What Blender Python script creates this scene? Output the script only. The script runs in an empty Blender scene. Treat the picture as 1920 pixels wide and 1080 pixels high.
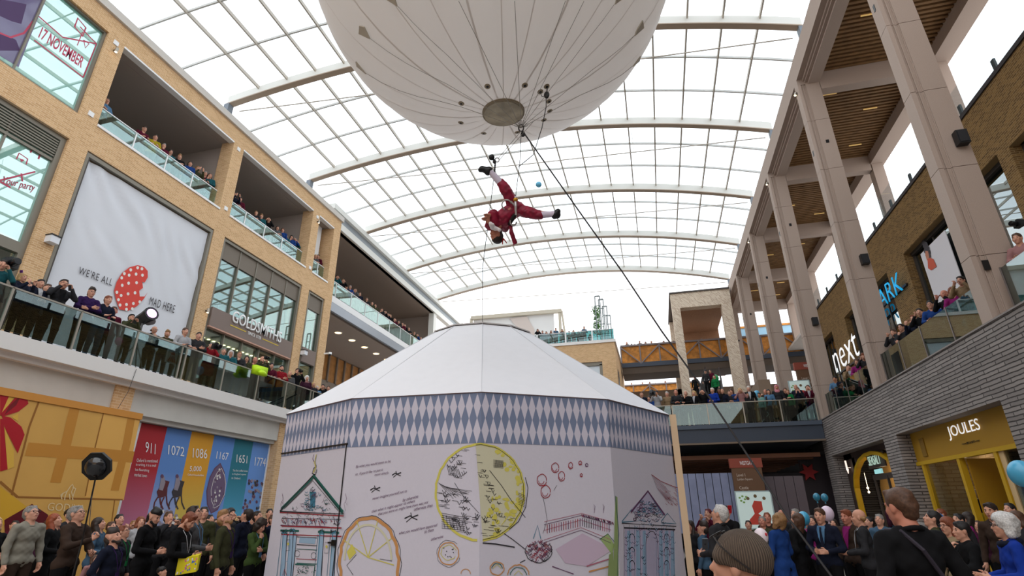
import bpy, bmesh, math, random
import numpy as np
from mathutils import Vector, Matrix, Euler
C = bpy.context.scene.collection
random.seed(4)
PI = math.pi
# ---------------------------------------------------------------- camera, sky, light, exposure
F_PX = 1020.07
CAM_R = np.array([[0.96866, 0.24828, -0.00714], [0.1013, -0.36863, 0.92404], [-0.22679, 0.89581, 0.38223]])  # right, up, forward
CAM_O = np.array([0.0, 0.0, 1.7])
cd = bpy.data.cameras.new('camera'); cam = bpy.data.objects.new('camera', cd); C.objects.link(cam)
cd.sensor_width = 36.0; cd.lens = F_PX / 1920 * 36.0; cd.clip_end = 500; cd.clip_start = 0.05
_m = Matrix([[CAM_R[0][i], CAM_R[1][i], -CAM_R[2][i]] for i in range(3)]).to_4x4()
_m.translation = Vector(CAM_O); cam.matrix_world = _m
bpy.context.scene.camera = cam
sc = bpy.context.scene
sc.view_settings.view_transform = 'Standard'; sc.view_settings.look = 'None'; sc.view_settings.gamma = 1
sc.view_settings.use_curve_mapping = False; sc.view_settings.exposure = 0.0
world = bpy.data.worlds.new('overcast_sky'); sc.world = world; world.use_nodes = True
wn = world.node_tree; wn.nodes.clear()
wo = wn.nodes.new('ShaderNodeOutputWorld'); bg = wn.nodes.new('ShaderNodeBackground')
tc = wn.nodes.new('ShaderNodeTexCoord'); nz = wn.nodes.new('ShaderNodeTexNoise'); cr = wn.nodes.new('ShaderNodeValToRGB')
nz.inputs['Scale'].default_value = 2.2; nz.inputs['Detail'].default_value = 5
cr.color_ramp.elements[0].position = 0.35; cr.color_ramp.elements[0].color = (0.80, 0.84, 0.90, 1)
cr.color_ramp.elements[1].position = 0.62; cr.color_ramp.elements[1].color = (1, 1, 1, 1)
wn.links.new(tc.outputs['Generated'], nz.inputs['Vector']); wn.links.new(nz.outputs['Fac'], cr.inputs['Fac'])
wn.links.new(cr.outputs['Color'], bg.inputs['Color']); bg.inputs['Strength'].default_value = 2.2
wn.links.new(bg.outputs['Background'], wo.inputs['Surface'])

# ---------------------------------------------------------------- helpers
def ray(px, py):
    return CAM_R.T @ np.array([(px - 960) / F_PX, -(py - 540) / F_PX, 1.0])
def on(ax, c, px, py):
    d = ray(px, py); t = (c - CAM_O[ax]) / d[ax]; return Vector(CAM_O + d * t)
def onp(o, n, px, py):
    d = Vector(ray(px, py)); t = (Vector(o) - Vector(CAM_O)).dot(n) / d.dot(n); return Vector(CAM_O) + d * t
def at(px, py, zc):
    return Vector(CAM_O + ray(px, py) * zc)
def V(*a): return Vector(a)

_mats = {}
def s2l(c):
    return tuple(((x / 255) / 12.92 if x / 255 <= 0.04045 else ((x / 255 + 0.055) / 1.055) ** 2.4) for x in c)
def mat(name, col, rough=0.7, metal=0.0, noise=0.0, nscale=6.0, bump=0.0, spec=0.4, emit=None, estr=0, alpha=None):
    """col is an sRGB 0-255 triple of the surface itself"""
    if name in _mats: return _mats[name]
    m = bpy.data.materials.new(name); m.use_nodes = True; nt = m.node_tree; b = nt.nodes['Principled BSDF']
    c = s2l(col)
    b.inputs['Base Color'].default_value = (*c, 1); b.inputs['Roughness'].default_value = rough
    b.inputs['Metallic'].default_value = metal; b.inputs['Specular IOR Level'].default_value = spec
    if noise or bump:
        t = nt.nodes.new('ShaderNodeTexCoord'); n = nt.nodes.new('ShaderNodeTexNoise')
        n.inputs['Scale'].default_value = nscale; n.inputs['Detail'].default_value = 4
        nt.links.new(t.outputs['Object'], n.inputs['Vector'])
        if noise:
            r = nt.nodes.new('ShaderNodeValToRGB')
            r.color_ramp.elements[0].position = .3; r.color_ramp.elements[1].position = .7
            r.color_ramp.elements[0].color = (*[x * (1 - noise) for x in c], 1)
            r.color_ramp.elements[1].color = (*[min(1, x * (1 + noise)) for x in c], 1)
            nt.links.new(n.outputs['Fac'], r.inputs['Fac']); nt.links.new(r.outputs['Color'], b.inputs['Base Color'])
        if bump:
            bp = nt.nodes.new('ShaderNodeBump'); bp.inputs['Strength'].default_value = bump
            nt.links.new(n.outputs['Fac'], bp.inputs['Height']); nt.links.new(bp.outputs['Normal'], b.inputs['Normal'])
    if emit:
        b.inputs['Emission Color'].default_value = (*s2l(emit), 1); b.inputs['Emission Strength'].default_value = estr
    _mats[name] = m; return m
def glass_mat(name, tint, refl=0.12, rough=0.0, graz=0.5):
    """sheet glass: tinted see-through plus a mirror share that grows at grazing angles"""
    if name in _mats: return _mats[name]
    m = bpy.data.materials.new(name); m.use_nodes = True; nt = m.node_tree; nt.nodes.clear()
    o = nt.nodes.new('ShaderNodeOutputMaterial'); mx = nt.nodes.new('ShaderNodeMixShader')
    tr = nt.nodes.new('ShaderNodeBsdfTransparent'); gl = nt.nodes.new('ShaderNodeBsdfGlossy')
    lw = nt.nodes.new('ShaderNodeLayerWeight'); lw.inputs['Blend'].default_value = 0.35
    ma = nt.nodes.new('ShaderNodeMath'); ma.operation = 'MULTIPLY_ADD'; ma.inputs[1].default_value = graz; ma.inputs[2].default_value = refl
    ma.use_clamp = True
    tr.inputs['Color'].default_value = (*s2l(tint), 1); gl.inputs['Roughness'].default_value = rough
    gl.inputs['Color'].default_value = (.9, .97, .96, 1)
    nt.links.new(lw.outputs['Fresnel'], ma.inputs[0]); nt.links.new(ma.outputs[0], mx.inputs['Fac'])
    nt.links.new(tr.outputs[0], mx.inputs[1]); nt.links.new(gl.outputs[0], mx.inputs[2]); nt.links.new(mx.outputs[0], o.inputs['Surface'])
    _mats[name] = m; return m
def brick_mat(name, c1, c2, mortar, bw=0.22, bh=0.075, ms=0.012, bump=0.3, rough=.9, herring=False, offset=.5, var=0.0, rag=0.0, msm=.2):
    if name in _mats: return _mats[name]
    m = bpy.data.materials.new(name); m.use_nodes = True; nt = m.node_tree; b = nt.nodes['Principled BSDF']
    t = nt.nodes.new('ShaderNodeTexCoord'); sp = nt.nodes.new('ShaderNodeSeparateXYZ'); ad = nt.nodes.new('ShaderNodeMath'); ad.operation = 'ADD'
    cb = nt.nodes.new('ShaderNodeCombineXYZ'); br = nt.nodes.new('ShaderNodeTexBrick')
    nt.links.new(t.outputs['Object'], sp.inputs[0]); nt.links.new(sp.outputs[0], ad.inputs[0]); nt.links.new(sp.outputs[1], ad.inputs[1])
    nt.links.new(ad.outputs[0], cb.inputs[0]); nt.links.new(sp.outputs[2], cb.inputs[1])
    if rag:
        ng = nt.nodes.new('ShaderNodeTexNoise'); ng.inputs['Scale'].default_value = 3.5; ng.inputs['Detail'].default_value = 3; vm = nt.nodes.new('ShaderNodeVectorMath'); vm.operation = 'MULTIPLY_ADD'; vm.inputs[1].default_value = (rag, rag, 0)
        nt.links.new(cb.outputs[0], ng.inputs['Vector']); nt.links.new(ng.outputs['Color'], vm.inputs[0]); nt.links.new(cb.outputs[0], vm.inputs[2]); cb = vm
    if herring:
        mp = nt.nodes.new('ShaderNodeMapping'); mp.inputs['Rotation'].default_value = (0, 0, PI / 4)
        nt.links.new(cb.outputs[0], mp.inputs[0]); nt.links.new(mp.outputs[0], br.inputs['Vector'])
    else: nt.links.new(cb.outputs[0], br.inputs['Vector'])
    br.inputs['Scale'].default_value = 1; br.inputs['Brick Width'].default_value = bw; br.inputs['Row Height'].default_value = bh
    br.inputs['Mortar Size'].default_value = ms; br.inputs['Color1'].default_value = (*s2l(c1), 1); br.inputs['Color2'].default_value = (*s2l(c2), 1)
    br.inputs['Mortar'].default_value = (*s2l(mortar), 1); br.inputs['Bias'].default_value = 0; br.offset = offset
    br.inputs['Mortar Smooth'].default_value = msm
    nt.links.new(br.outputs['Color'], b.inputs['Base Color']); b.inputs['Roughness'].default_value = rough; b.inputs['Specular IOR Level'].default_value = .2
    if bump:
        iv = nt.nodes.new('ShaderNodeMath'); iv.operation = 'SUBTRACT'; iv.inputs[0].default_value = 1
        bp = nt.nodes.new('ShaderNodeBump'); bp.inputs['Strength'].default_value = bump; bp.inputs['Distance'].default_value = .03
        nt.links.new(br.outputs['Fac'], iv.inputs[1]); nt.links.new(iv.outputs[0], bp.inputs['Height']); nt.links.new(bp.outputs['Normal'], b.inputs['Normal'])
    _mats[name] = m; return m

class MB:
    def __init__(s): s.v = []; s.f = []; s.mi = []; s.mats = []; s.cur = 0
    def use(s, m):
        if m not in s.mats: s.mats.append(m)
        s.cur = s.mats.index(m); return s
    def add(s, vs, fs):
        n = len(s.v); s.v += [tuple(v) for v in vs]; s.f += [tuple(i + n for i in f) for f in fs]; s.mi += [s.cur] * len(fs); return s
    def box(s, x0, x1, y0, y1, z0, z1):
        vs = [(x, y, z) for z in (z0, z1) for y in (y0, y1) for x in (x0, x1)]
        return s.add(vs, [(0, 2, 3, 1), (4, 5, 7, 6), (0, 1, 5, 4), (2, 6, 7, 3), (0, 4, 6, 2), (1, 3, 7, 5)])
    def obox(s, c, a, b, d):
        """box about centre c with half-axis vectors a, b, d"""
        c, a, b, d = Vector(c), Vector(a), Vector(b), Vector(d)
        vs = [c + a * i + b * j + d * k for k in (-1, 1) for j in (-1, 1) for i in (-1, 1)]
        return s.add(vs, [(0, 2, 3, 1), (4, 5, 7, 6), (0, 1, 5, 4), (2, 6, 7, 3), (0, 4, 6, 2), (1, 3, 7, 5)])
    def beam(s, p, q, w, h, up=(0, 0, 1)):
        p, q = Vector(p), Vector(q); d = (q - p); L = d.length
        if L < 1e-6: return s
        d /= L; sd = d.cross(Vector(up))
        if sd.length < 1e-4: sd = d.cross(Vector((1, 0, 0)))
        sd.normalize(); u = sd.cross(d)
        return s.obox((p + q) / 2, sd * w / 2, d * L / 2, u * h / 2)
    def tube(s, pts, r, n=6, cap=True):
        pts = [Vector(p) for p in pts]; R = r if isinstance(r, (list, tuple)) else [r] * len(pts)
        vs = []; fs = []; prev = None
        for i, p in enumerate(pts):
            d = (pts[min(i + 1, len(pts) - 1)] - pts[max(i - 1, 0)])
            if d.length < 1e-9: d = Vector((0, 0, 1))
            d.normalize()
            if prev is None:
                a = d.cross(Vector((0, 0, 1)))
                if a.length < .05: a = d.cross(Vector((1, 0, 0)))
            else: a = prev - d * prev.dot(d)
            a.normalize(); prev = a; b = d.cross(a)
            for k in range(n):
                t = 2 * PI * k / n; vs.append(p + (a * math.cos(t) + b * math.sin(t)) * R[i])
        for i in range(len(pts) - 1):
            for k in range(n):
                k2 = (k + 1) % n; fs.append((i * n + k, i * n + k2, (i + 1) * n + k2, (i + 1) * n + k))
        if cap: fs.append(tuple(range(n - 1, -1, -1))); fs.append(tuple((len(pts) - 1) * n + k for k in range(n)))
        return s.add(vs, fs)
    def prism(s, poly, ext):
        ext = Vector(ext); n = len(poly); P = [Vector(p) for p in poly]
        return s.add(P + [p + ext for p in P], [tuple(range(n))[::-1], tuple(range(n, 2 * n))] + [(i, (i + 1) % n, n + (i + 1) % n, n + i) for i in range(n)])
    def poly(s, pts): return s.add(pts, [tuple(range(len(pts)))])
    def ell(s, c, r, n=10, m=7, rot=None):
        c = Vector(c); vs = []; fs = []
        for j in range(m + 1):
            ph = PI * j / m
            for i in range(n):
                t = 2 * PI * i / n; p = Vector((r[0] * math.sin(ph) * math.cos(t), r[1] * math.sin(ph) * math.sin(t), r[2] * math.cos(ph)))
                if rot is not None: p = rot @ p
                vs.append(c + p)
        for j in range(m):
            for i in range(n):
                i2 = (i + 1) % n; fs.append((j * n + i, (j + 1) * n + i, (j + 1) * n + i2, j * n + i2))
        return s.add(vs, fs)
    def lathe(s, c, axis, prof, n=16):
        """prof: list of (distance along axis, radius)"""
        axis = Vector(axis).normalized(); a = axis.cross(Vector((0, 0, 1)))
        if a.length < .05: a = axis.cross(Vector((1, 0, 0)))
        a.normalize(); b = axis.cross(a); vs = []; fs = []
        for d, r in prof:
            for k in range(n):
                t = 2 * PI * k / n; vs.append(Vector(c) + axis * d + (a * math.cos(t) + b * math.sin(t)) * r)
        for i in range(len(prof) - 1):
            for k in range(n): fs.append((i * n + k, i * n + (k + 1) % n, (i + 1) * n + (k + 1) % n, (i + 1) * n + k))
        fs.append(tuple(range(n))[::-1]); fs.append(tuple((len(prof) - 1) * n + k for k in range(n)))
        return s.add(vs, fs)
    def build(s, name, m=None, parent=None, smooth=False, loc=None):
        me = bpy.data.meshes.new(name); vs = s.v
        if loc is not None: vs = [(v[0] - loc[0], v[1] - loc[1], v[2] - loc[2]) for v in vs]
        me.from_pydata([tuple(v) for v in vs], [], s.f); 
        if s.mats:
            for k in s.mats: me.materials.append(k)
            me.polygons.foreach_set('material_index', s.mi)
        elif m: me.materials.append(m)
        if smooth: me.polygons.foreach_set('use_smooth', [True] * len(me.polygons))
        me.update(); o = bpy.data.objects.new(name, me); C.objects.link(o)
        if loc is not None: o.location = loc
        if parent is not None:
            o.parent = parent
            if loc is None: o.matrix_parent_inverse = parent_inv(parent)
        return o
def parent_inv(p):
    return mw(p).inverted()
def mw(o):
    m = Matrix.LocRotScale(o.location, o.rotation_euler, o.scale)
    return (mw(o.parent) @ o.matrix_parent_inverse @ m) if o.parent else m
def tag(o, label=None, cat=None, group=None, kind=None):
    if label: o['label'] = label
    if cat: o['category'] = cat
    if group: o['group'] = group
    if kind: o['kind'] = kind
    return o
def empty(name, loc=(0, 0, 0), label=None, cat=None, group=None, kind=None):
    o = bpy.data.objects.new(name, None); C.objects.link(o); o.location = loc; o.empty_display_size = .2
    return tag(o, label, cat, group, kind)
def struct(o): o['kind'] = 'structure'; return o
def text(s, o, u, v, m, parent=None, name='lettering', depth=.01, fit=True, bold=0.0, shear=0.0, spacing=1.0):
    """text from corner o, spanning vector u along the line and v up the letters"""
    cu = bpy.data.curves.new(name, 'FONT'); cu.body = s; cu.size = 1; cu.offset = bold; cu.shear = shear; cu.space_character = spacing
    cu.resolution_u = 3
    ob = bpy.data.objects.new(name, cu); C.objects.link(ob)
    dg = bpy.context.evaluated_depsgraph_get(); dg.update()
    me = bpy.data.meshes.new_from_object(ob.evaluated_get(dg)); bpy.data.objects.remove(ob)
    co = np.empty(len(me.vertices) * 3); me.vertices.foreach_get('co', co); co = co.reshape(-1, 3)
    o, u, v = Vector(o), Vector(u), Vector(v); n = u.cross(v).normalized()
    mn, mx = co.min(0), co.max(0)
    if fit: sx, sy = 1 / (mx[0] - mn[0]), 1 / (mx[1] - mn[1]); ox, oy = mn[0], mn[1]
    else: sx = v.length / u.length; sy = 1; ox, oy = 0, 0
    a = (co[:, 0] - ox) * sx; b = (co[:, 1] - oy) * sy
    out = np.array(o)[None] + a[:, None] * np.array(u)[None] + b[:, None] * np.array(v)[None] + np.array(n)[None] * .004
    bm = bmesh.new(); bm.from_mesh(me); bpy.data.meshes.remove(me)
    bm.verts.ensure_lookup_table()
    for i, vv in enumerate(bm.verts): vv.co = out[i]
    if depth > .003:
        fs = bm.faces[:]; r = bmesh.ops.extrude_face_region(bm, geom=fs)
        for g in r['geom']:
            if isinstance(g, bmesh.types.BMVert): g.co += n * depth
    me = bpy.data.meshes.new(name); bm.to_mesh(me); bm.free(); me.materials.append(m)
    ob = bpy.data.objects.new(name, me); C.objects.link(ob)
    if parent is not None: ob.parent = parent; ob.matrix_parent_inverse = parent_inv(parent)
    return ob
class Ink:
    """flat printed strokes on a panel: points are photo pixels dropped onto the panel's plane"""
    def __init__(s, o, n, off=.004): s.o = Vector(o); s.n = Vector(n).normalized(); s.mb = MB(); s.off = off
    def p(s, x, y): return onp(s.o + s.n * s.off, s.n, x, y)
    def line(s, pts, w, m, close=False):
        s.off += 1.5e-5
        s.mb.use(m); P = [s.p(*q) for q in pts]; P = [p for k_, p in enumerate(P) if k_ == 0 or (p - P[k_ - 1]).length > 1e-5]
        n = len(P)
        if n < 2: return s
        vs = []
        for i in range(n):
            a = P[i - 1] if (i or close) else P[i]; b = P[(i + 1) % n] if (i < n - 1 or close) else P[i]
            d1 = (P[i] - a); d2 = (b - P[i]); d = (d1.normalized() if d1.length > 1e-6 else V(0, 0, 0)) + (d2.normalized() if d2.length > 1e-6 else V(0, 0, 0))
            if d.length < .3: d = d2 if d2.length > 1e-6 else d1
            sd = d.normalized().cross(s.n).normalized() * w / 2; vs += [P[i] - sd, P[i] + sd]
        s.mb.add(vs, [(2 * i, 2 * i + 1, (2 * i + 3) % (2 * n), (2 * i + 2) % (2 * n)) for i in range(n if close else n - 1)])
        return s
    def fill(s, pts, m, lift=0): 
        s.off += 1.5e-5
        s.mb.use(m); s.mb.poly([s.p(*q) - s.n * lift for q in pts]); return s
    def arc(s, cx, cy, rx, ry, a0, a1, w, m, k=24, wob=0):
        return s.line([(cx + (rx + wob * math.sin(i * 2.3)) * math.cos(a0 + (a1 - a0) * i / k), cy + (ry + wob * math.sin(i * 1.7)) * math.sin(a0 + (a1 - a0) * i / k)) for i in range(k + 1)], w, m)
    def disc(s, cx, cy, rx, ry, m, k=28, lift=.001):
        return s.fill([(cx + rx * math.cos(2 * PI * i / k), cy + ry * math.sin(2 * PI * i / k)) for i in range(k)], m, lift)
    def build(s, name, parent): 
        return s.mb.build(name, None, parent)
ORD = ['first', 'second', 'third', 'fourth', 'fifth', 'sixth', 'seventh', 'eighth', 'ninth', 'tenth', 'eleventh', 'twelfth', 'thirteenth', 'fourteenth', 'fifteenth', 'sixteenth', 'seventeenth', 'eighteenth', 'nineteenth', 'twentieth'] + ['twenty-' + x for x in ('first', 'second', 'third', 'fourth', 'fifth', 'sixth', 'seventh', 'eighth', 'ninth')] + ['thirtieth'] + ['thirty-' + x for x in ('first', 'second', 'third', 'fourth', 'fifth', 'sixth', 'seventh', 'eighth', 'ninth')] + ['fortieth'] * 9
# ---------------------------------------------------------------- people: one smooth surface grown from a distance field
def _cap(P, a, b, ra, rb):
    a = np.array(a, float); b = np.array(b, float); ab = b - a; L = ab @ ab + 1e-12
    t = np.clip(((P - a) @ ab) / L, 0, 1); return np.linalg.norm(P - (a + t[..., None] * ab), axis=-1) - (ra + (rb - ra) * t)
def _ell(P, c, r, R=None):
    q = P - np.array(c, float)
    if R is not None: q = q @ np.array(R)
    r = np.array(r, float); k0 = np.linalg.norm(q / r, axis=-1); k1 = np.linalg.norm(q / (r * r), axis=-1) + 1e-9
    return k0 * (k0 - 1.0) / k1
def field_mesh(prims, vox, k=.02, cuts=(), wob=0.0):
    """prims: ('c',a,b,ra,rb) | ('e',centre,radii,R); cuts are carved out of the union. returns verts, quads"""
    lo = np.full(3, 9e9); hi = np.full(3, -9e9)
    for p in prims:
        if p[0] == 'c': pts = np.array([p[1], p[2]]); r = max(p[3], p[4])
        else: pts = np.array([p[1]]); r = max(p[2])
        lo = np.minimum(lo, pts.min(0) - r); hi = np.maximum(hi, pts.max(0) + r)
    lo -= 3 * vox; hi += 3 * vox; N = np.ceil((hi - lo) / vox).astype(int) + 1
    F = np.full(N, 1.0, np.float32)
    def sub(p, pad):
        if p[0] == 'c': pts = np.array([p[1], p[2]]); r = max(p[3], p[4])
        else: pts = np.array([p[1]]); r = max(p[2])
        i0 = np.maximum(((pts.min(0) - r - pad - lo) / vox).astype(int), 0); i1 = np.minimum(((pts.max(0) + r + pad - lo) / vox).astype(int) + 2, N)
        if (i1 <= i0).any(): return None
        g = np.stack(np.meshgrid(*[lo[i] + vox * np.arange(i0[i], i1[i]) for i in range(3)], indexing='ij'), -1)
        d = _cap(g, *p[1:]) if p[0] == 'c' else _ell(g, *p[1:])
        return (slice(i0[0], i1[0]), slice(i0[1], i1[1]), slice(i0[2], i1[2])), d
    for p in prims:
        r = sub(p, k + 3 * vox)
        if r is None: continue
        sl, d = r; a = F[sl]; kk = k
        if p[0] == 'c' and max(p[3], p[4]) < .013: kk = k * .35
        h = np.clip(.5 + .5 * (a - d) / kk, 0, 1); F[sl] = a * (1 - h) + d * h - kk * h * (1 - h)
    for p in cuts:
        r = sub(p, 3 * vox)
        if r is None: continue
        sl, d = r; F[sl] = np.maximum(F[sl], -d)
    if wob:
        gx, gy, gz = [lo[i] + vox * np.arange(N[i]) for i in range(3)]
        W = np.sin(gx * 31)[:, None, None] * np.sin(gz * 23 + 1)[None, None, :] + np.sin(gy * 37 + 2)[None, :, None] * np.sin(gz * 41)[None, None, :]
        W2 = np.sin(gx * 63 + 1)[:, None, None] * np.sin(gy * 17)[None, :, None] * np.sin(gz * 71 + gx[0] * 40)[None, None, :]; F += (wob * (W + W2)).astype(np.float32)
    S = F < 0; n0, n1, n2 = N
    c = np.zeros((n0 - 1, n1 - 1, n2 - 1), np.int8)
    for i in (0, 1):
        for j in (0, 1):
            for l in (0, 1): c += S[i:n0 - 1 + i, j:n1 - 1 + j, l:n2 - 1 + l]
    act = np.argwhere((c > 0) & (c < 8)); idx = -np.ones(c.shape, int); idx[tuple(act.T)] = np.arange(len(act))
    pos = np.zeros((len(act), 3)); cnt = np.zeros(len(act))
    crn = [(i, j, l) for i in (0, 1) for j in (0, 1) for l in (0, 1)]
    for a in crn:
        for ax in range(3):
            if a[ax]: continue
            b = list(a); b[ax] = 1
            fa = F[tuple((act + a).T)]; fb = F[tuple((act + b).T)]; m = (fa < 0) != (fb < 0)
            t = np.where(m, fa / np.where(m, fa - fb, 1), 0); q = np.array(a, float)[None].repeat(len(act), 0); q[:, ax] += t
            pos += q * m[:, None]; cnt += m
    vs = lo + vox * (act + pos / np.maximum(cnt, 1)[:, None])
    quads = []
    for ax in range(3):
        o = [x for x in range(3) if x != ax]; sl0 = [slice(None)] * 3; sl1 = [slice(None)] * 3; sl0[ax] = slice(0, -1); sl1[ax] = slice(1, None)
        A = S[tuple(sl0)]; B = S[tuple(sl1)]; e = np.argwhere(A != B); e = e[(e[:, o[0]] > 0) & (e[:, o[1]] > 0)]
        e = e[(e[:, o[0]] < N[o[0]] - 1) & (e[:, o[1]] < N[o[1]] - 1)]
        d0 = np.zeros(3, int); d0[o[0]] = 1; d1 = np.zeros(3, int); d1[o[1]] = 1
        q = np.stack([idx[tuple((e - d0 - d1).T)], idx[tuple((e - d1).T)], idx[tuple(e.T)], idx[tuple((e - d0).T)]], 1)
        fl = A[tuple(e.T)]
        if ax == 1: fl = ~fl
        q = np.where(fl[:, None], q, q[:, ::-1]); quads.append(q)
    return vs, np.concatenate(quads)
def mesh_np(name, vs, qs, mats=(), mi=None):
    me = bpy.data.meshes.new(name); me.vertices.add(len(vs)); me.vertices.foreach_set('co', vs.astype(np.float32).ravel())
    me.loops.add(len(qs) * 4); me.loops.foreach_set('vertex_index', qs.astype(np.int32).ravel())
    me.polygons.add(len(qs)); me.polygons.foreach_set('loop_start', np.arange(len(qs), dtype=np.int32) * 4)
    for m in mats: me.materials.append(m)
    if mi is not None: me.polygons.foreach_set('material_index', mi.astype(np.int32))
    me.polygons.foreach_set('use_smooth', np.ones(len(qs), bool)); me.update(calc_edges=True); return me

SKINS = [mat('skin_fair', (198, 146, 122), .6), mat('skin_ruddy', (190, 126, 104), .6), mat('skin_tan', (180, 125, 92), .55), mat('skin_brown', (120, 78, 56), .55)]
LIP = mat('lips', (150, 78, 72), .5); EYE = mat('eye_dark', (30, 24, 22), .25)
def hand(w, d, side, curl, up=(0, 0, 1)):
    """palm, five unequal fingers and thumb; w wrist point, d hand direction, side: thumb direction, curl 0..1"""
    w = np.array(w, float); d = np.array(d, float); d /= np.linalg.norm(d); s = np.array(side, float); s -= d * (s @ d); s /= np.linalg.norm(s)
    n = np.cross(d, s)  # palm normal
    P = [('c', w, w + d * .055, .024, .026), ('c', w + d * .03 + s * .018, w + d * .082 + s * .026, .016, .015), ('c', w + d * .03 - s * .018, w + d * .078 - s * .026, .016, .015)]
    for i, (o, L) in enumerate(((.032, .072), (.011, .082), (-.011, .076), (-.032, .058))):
        b = w + d * .085 + s * o; a1 = curl * 1.1; a2 = curl * 2.2
        m = b + (d * math.cos(a1) + n * math.sin(a1)) * L * .5; e = m + (d * math.cos(a2) + n * math.sin(a2)) * L * .5
        P += [('c', b, m, .0098, .0088), ('c', m, e, .0088, .0074)]
    t0 = w + d * .03 + s * .026; t1 = t0 + (d * .55 + s * .75 + n * .25) * .04; t2 = t1 + (d * .8 + s * (.35 - .3 * curl) + n * .5 * (.3 + curl)) * .034
    P += [('c', t0, t1, .0125, .0105), ('c', t1, t2, .0105, .0085)]
    return P
def rotx(a): c, s = math.cos(a), math.sin(a); return np.array([[1, 0, 0], [0, c, -s], [0, s, c]])
def rotz(a): c, s = math.cos(a), math.sin(a); return np.array([[c, -s, 0], [s, c, 0], [0, 0, 1]])
def head_xf(pitch, yaw, base=(0, 0, 1.50)):
    R = rotz(yaw) @ rotx(pitch); b = np.array(base)
    return lambda p: b + R @ (np.array(p, float)), R
def head_prims(T, R):
    c = np.array([0, .012, .118]); h = lambda x, y, z: T(c + np.array([x, y, z]))
    P = [('e', h(0, -.014, .032), (.075, .094, .094), R), ('e', h(0, .022, -.035), (.06, .068, .082), R), ('c', h(0, .058, -.092), h(0, .066, -.098), .022, .02),
         ('c', h(-.045, .0, -.06), h(0, .05, -.095), .022, .022), ('c', h(.045, .0, -.06), h(0, .05, -.095), .022, .022),
         ('c', h(0, .082, .012), h(0, .104, -.026), .008, .0135), ('c', h(-.034, .074, .026), h(.034, .074, .026), .012, .012),
         ('e', h(-.034, .062, -.022), (.022, .022, .022), R), ('e', h(.034, .062, -.022), (.022, .022, .022), R),
         ('e', h(0, .083, -.056), (.023, .011, .0075), R), ('e', h(0, .081, -.066), (.02, .011, .0075), R),
         ('e', h(-.077, -.004, -.008), (.009, .019, .031), R), ('e', h(.077, -.004, -.008), (.009, .019, .031), R),
         ('c', T((0, -.012, -.06)), h(0, -.012, -.05), .056, .05)]
    feat = [(h(-.031, .084, .005), .0095, 2), (h(.031, .084, .005), .0095, 2), (h(-.011, .092, -.061), .009, 1), (h(.011, .092, -.061), .009, 1), (h(0, .094, -.061), .009, 1), (h(-.04, .084, .027), .008, 3), (h(.04, .084, .027), .008, 3), (h(-.026, .088, .029), .008, 3), (h(.026, .088, .029), .008, 3)]
    return P, feat, h
# poses: elbow and wrist of right (+x) and left arm, hand direction, thumb side, curl, lean
POSES = {
 'stand':   dict(R=((.235, .0, 1.14), (.245, .075, .90)), hd=((0, .15, -1), (0, 1, .1)), curl=.45),
 'pockets': dict(R=((.26, -.06, 1.15), (.205, .06, .95)), hd=((-.2, .2, -1), (0, 1, .1)), curl=.3),
 'rail':    dict(R=((.25, .12, 1.17), (.13, .34, 1.13)), hd=((-.6, .8, 0), (-.6, -.6, .3)), curl=.35, lean=.12),
 'phone':   dict(R=((.20, .19, 1.20), (.085, .33, 1.42)), hd=((-.25, .1, 1), (-1, 0, .2)), curl=.7),
 'camera':  dict(R=((.25, .14, 1.27), (.10, .19, 1.50)), hd=((-.6, .3, .9), (-.4, -.8, .2)), curl=.8),
 'crossed': dict(R=((.245, .09, 1.17), (-.03, .215, 1.19)), hd=((-1, .1, .15), (0, .2, 1)), curl=.35, cross=1),
 'waist':   dict(R=((.25, .02, 1.14), (.085, .26, 1.10)), hd=((-.55, .75, .1), (-.3, .1, 1)), curl=.55),
 'chin':    dict(R=((.19, .16, 1.16), (.055, .155, 1.37)), hd=((-.2, -.1, 1), (-1, .3, 0)), curl=.8, L=((.245, .09, 1.16), (-.06, .22, 1.16))),
 'reach':   dict(R=((.27, .10, 1.43), (.12, .25, 1.62)), hd=((-.3, .4, 1), (-.8, -.4, .2)), curl=.7, L=((.235, .0, 1.14), (.245, .09, .90))),
 'pole':    dict(R=((.25, .14, 1.18), (.06, .30, 1.26)), hd=((-.4, .5, .6), (-.4, -.6, .7)), curl=.95, L=((.25, .10, 1.13), (.07, .27, 1.05))),
}
_body = {}
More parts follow.
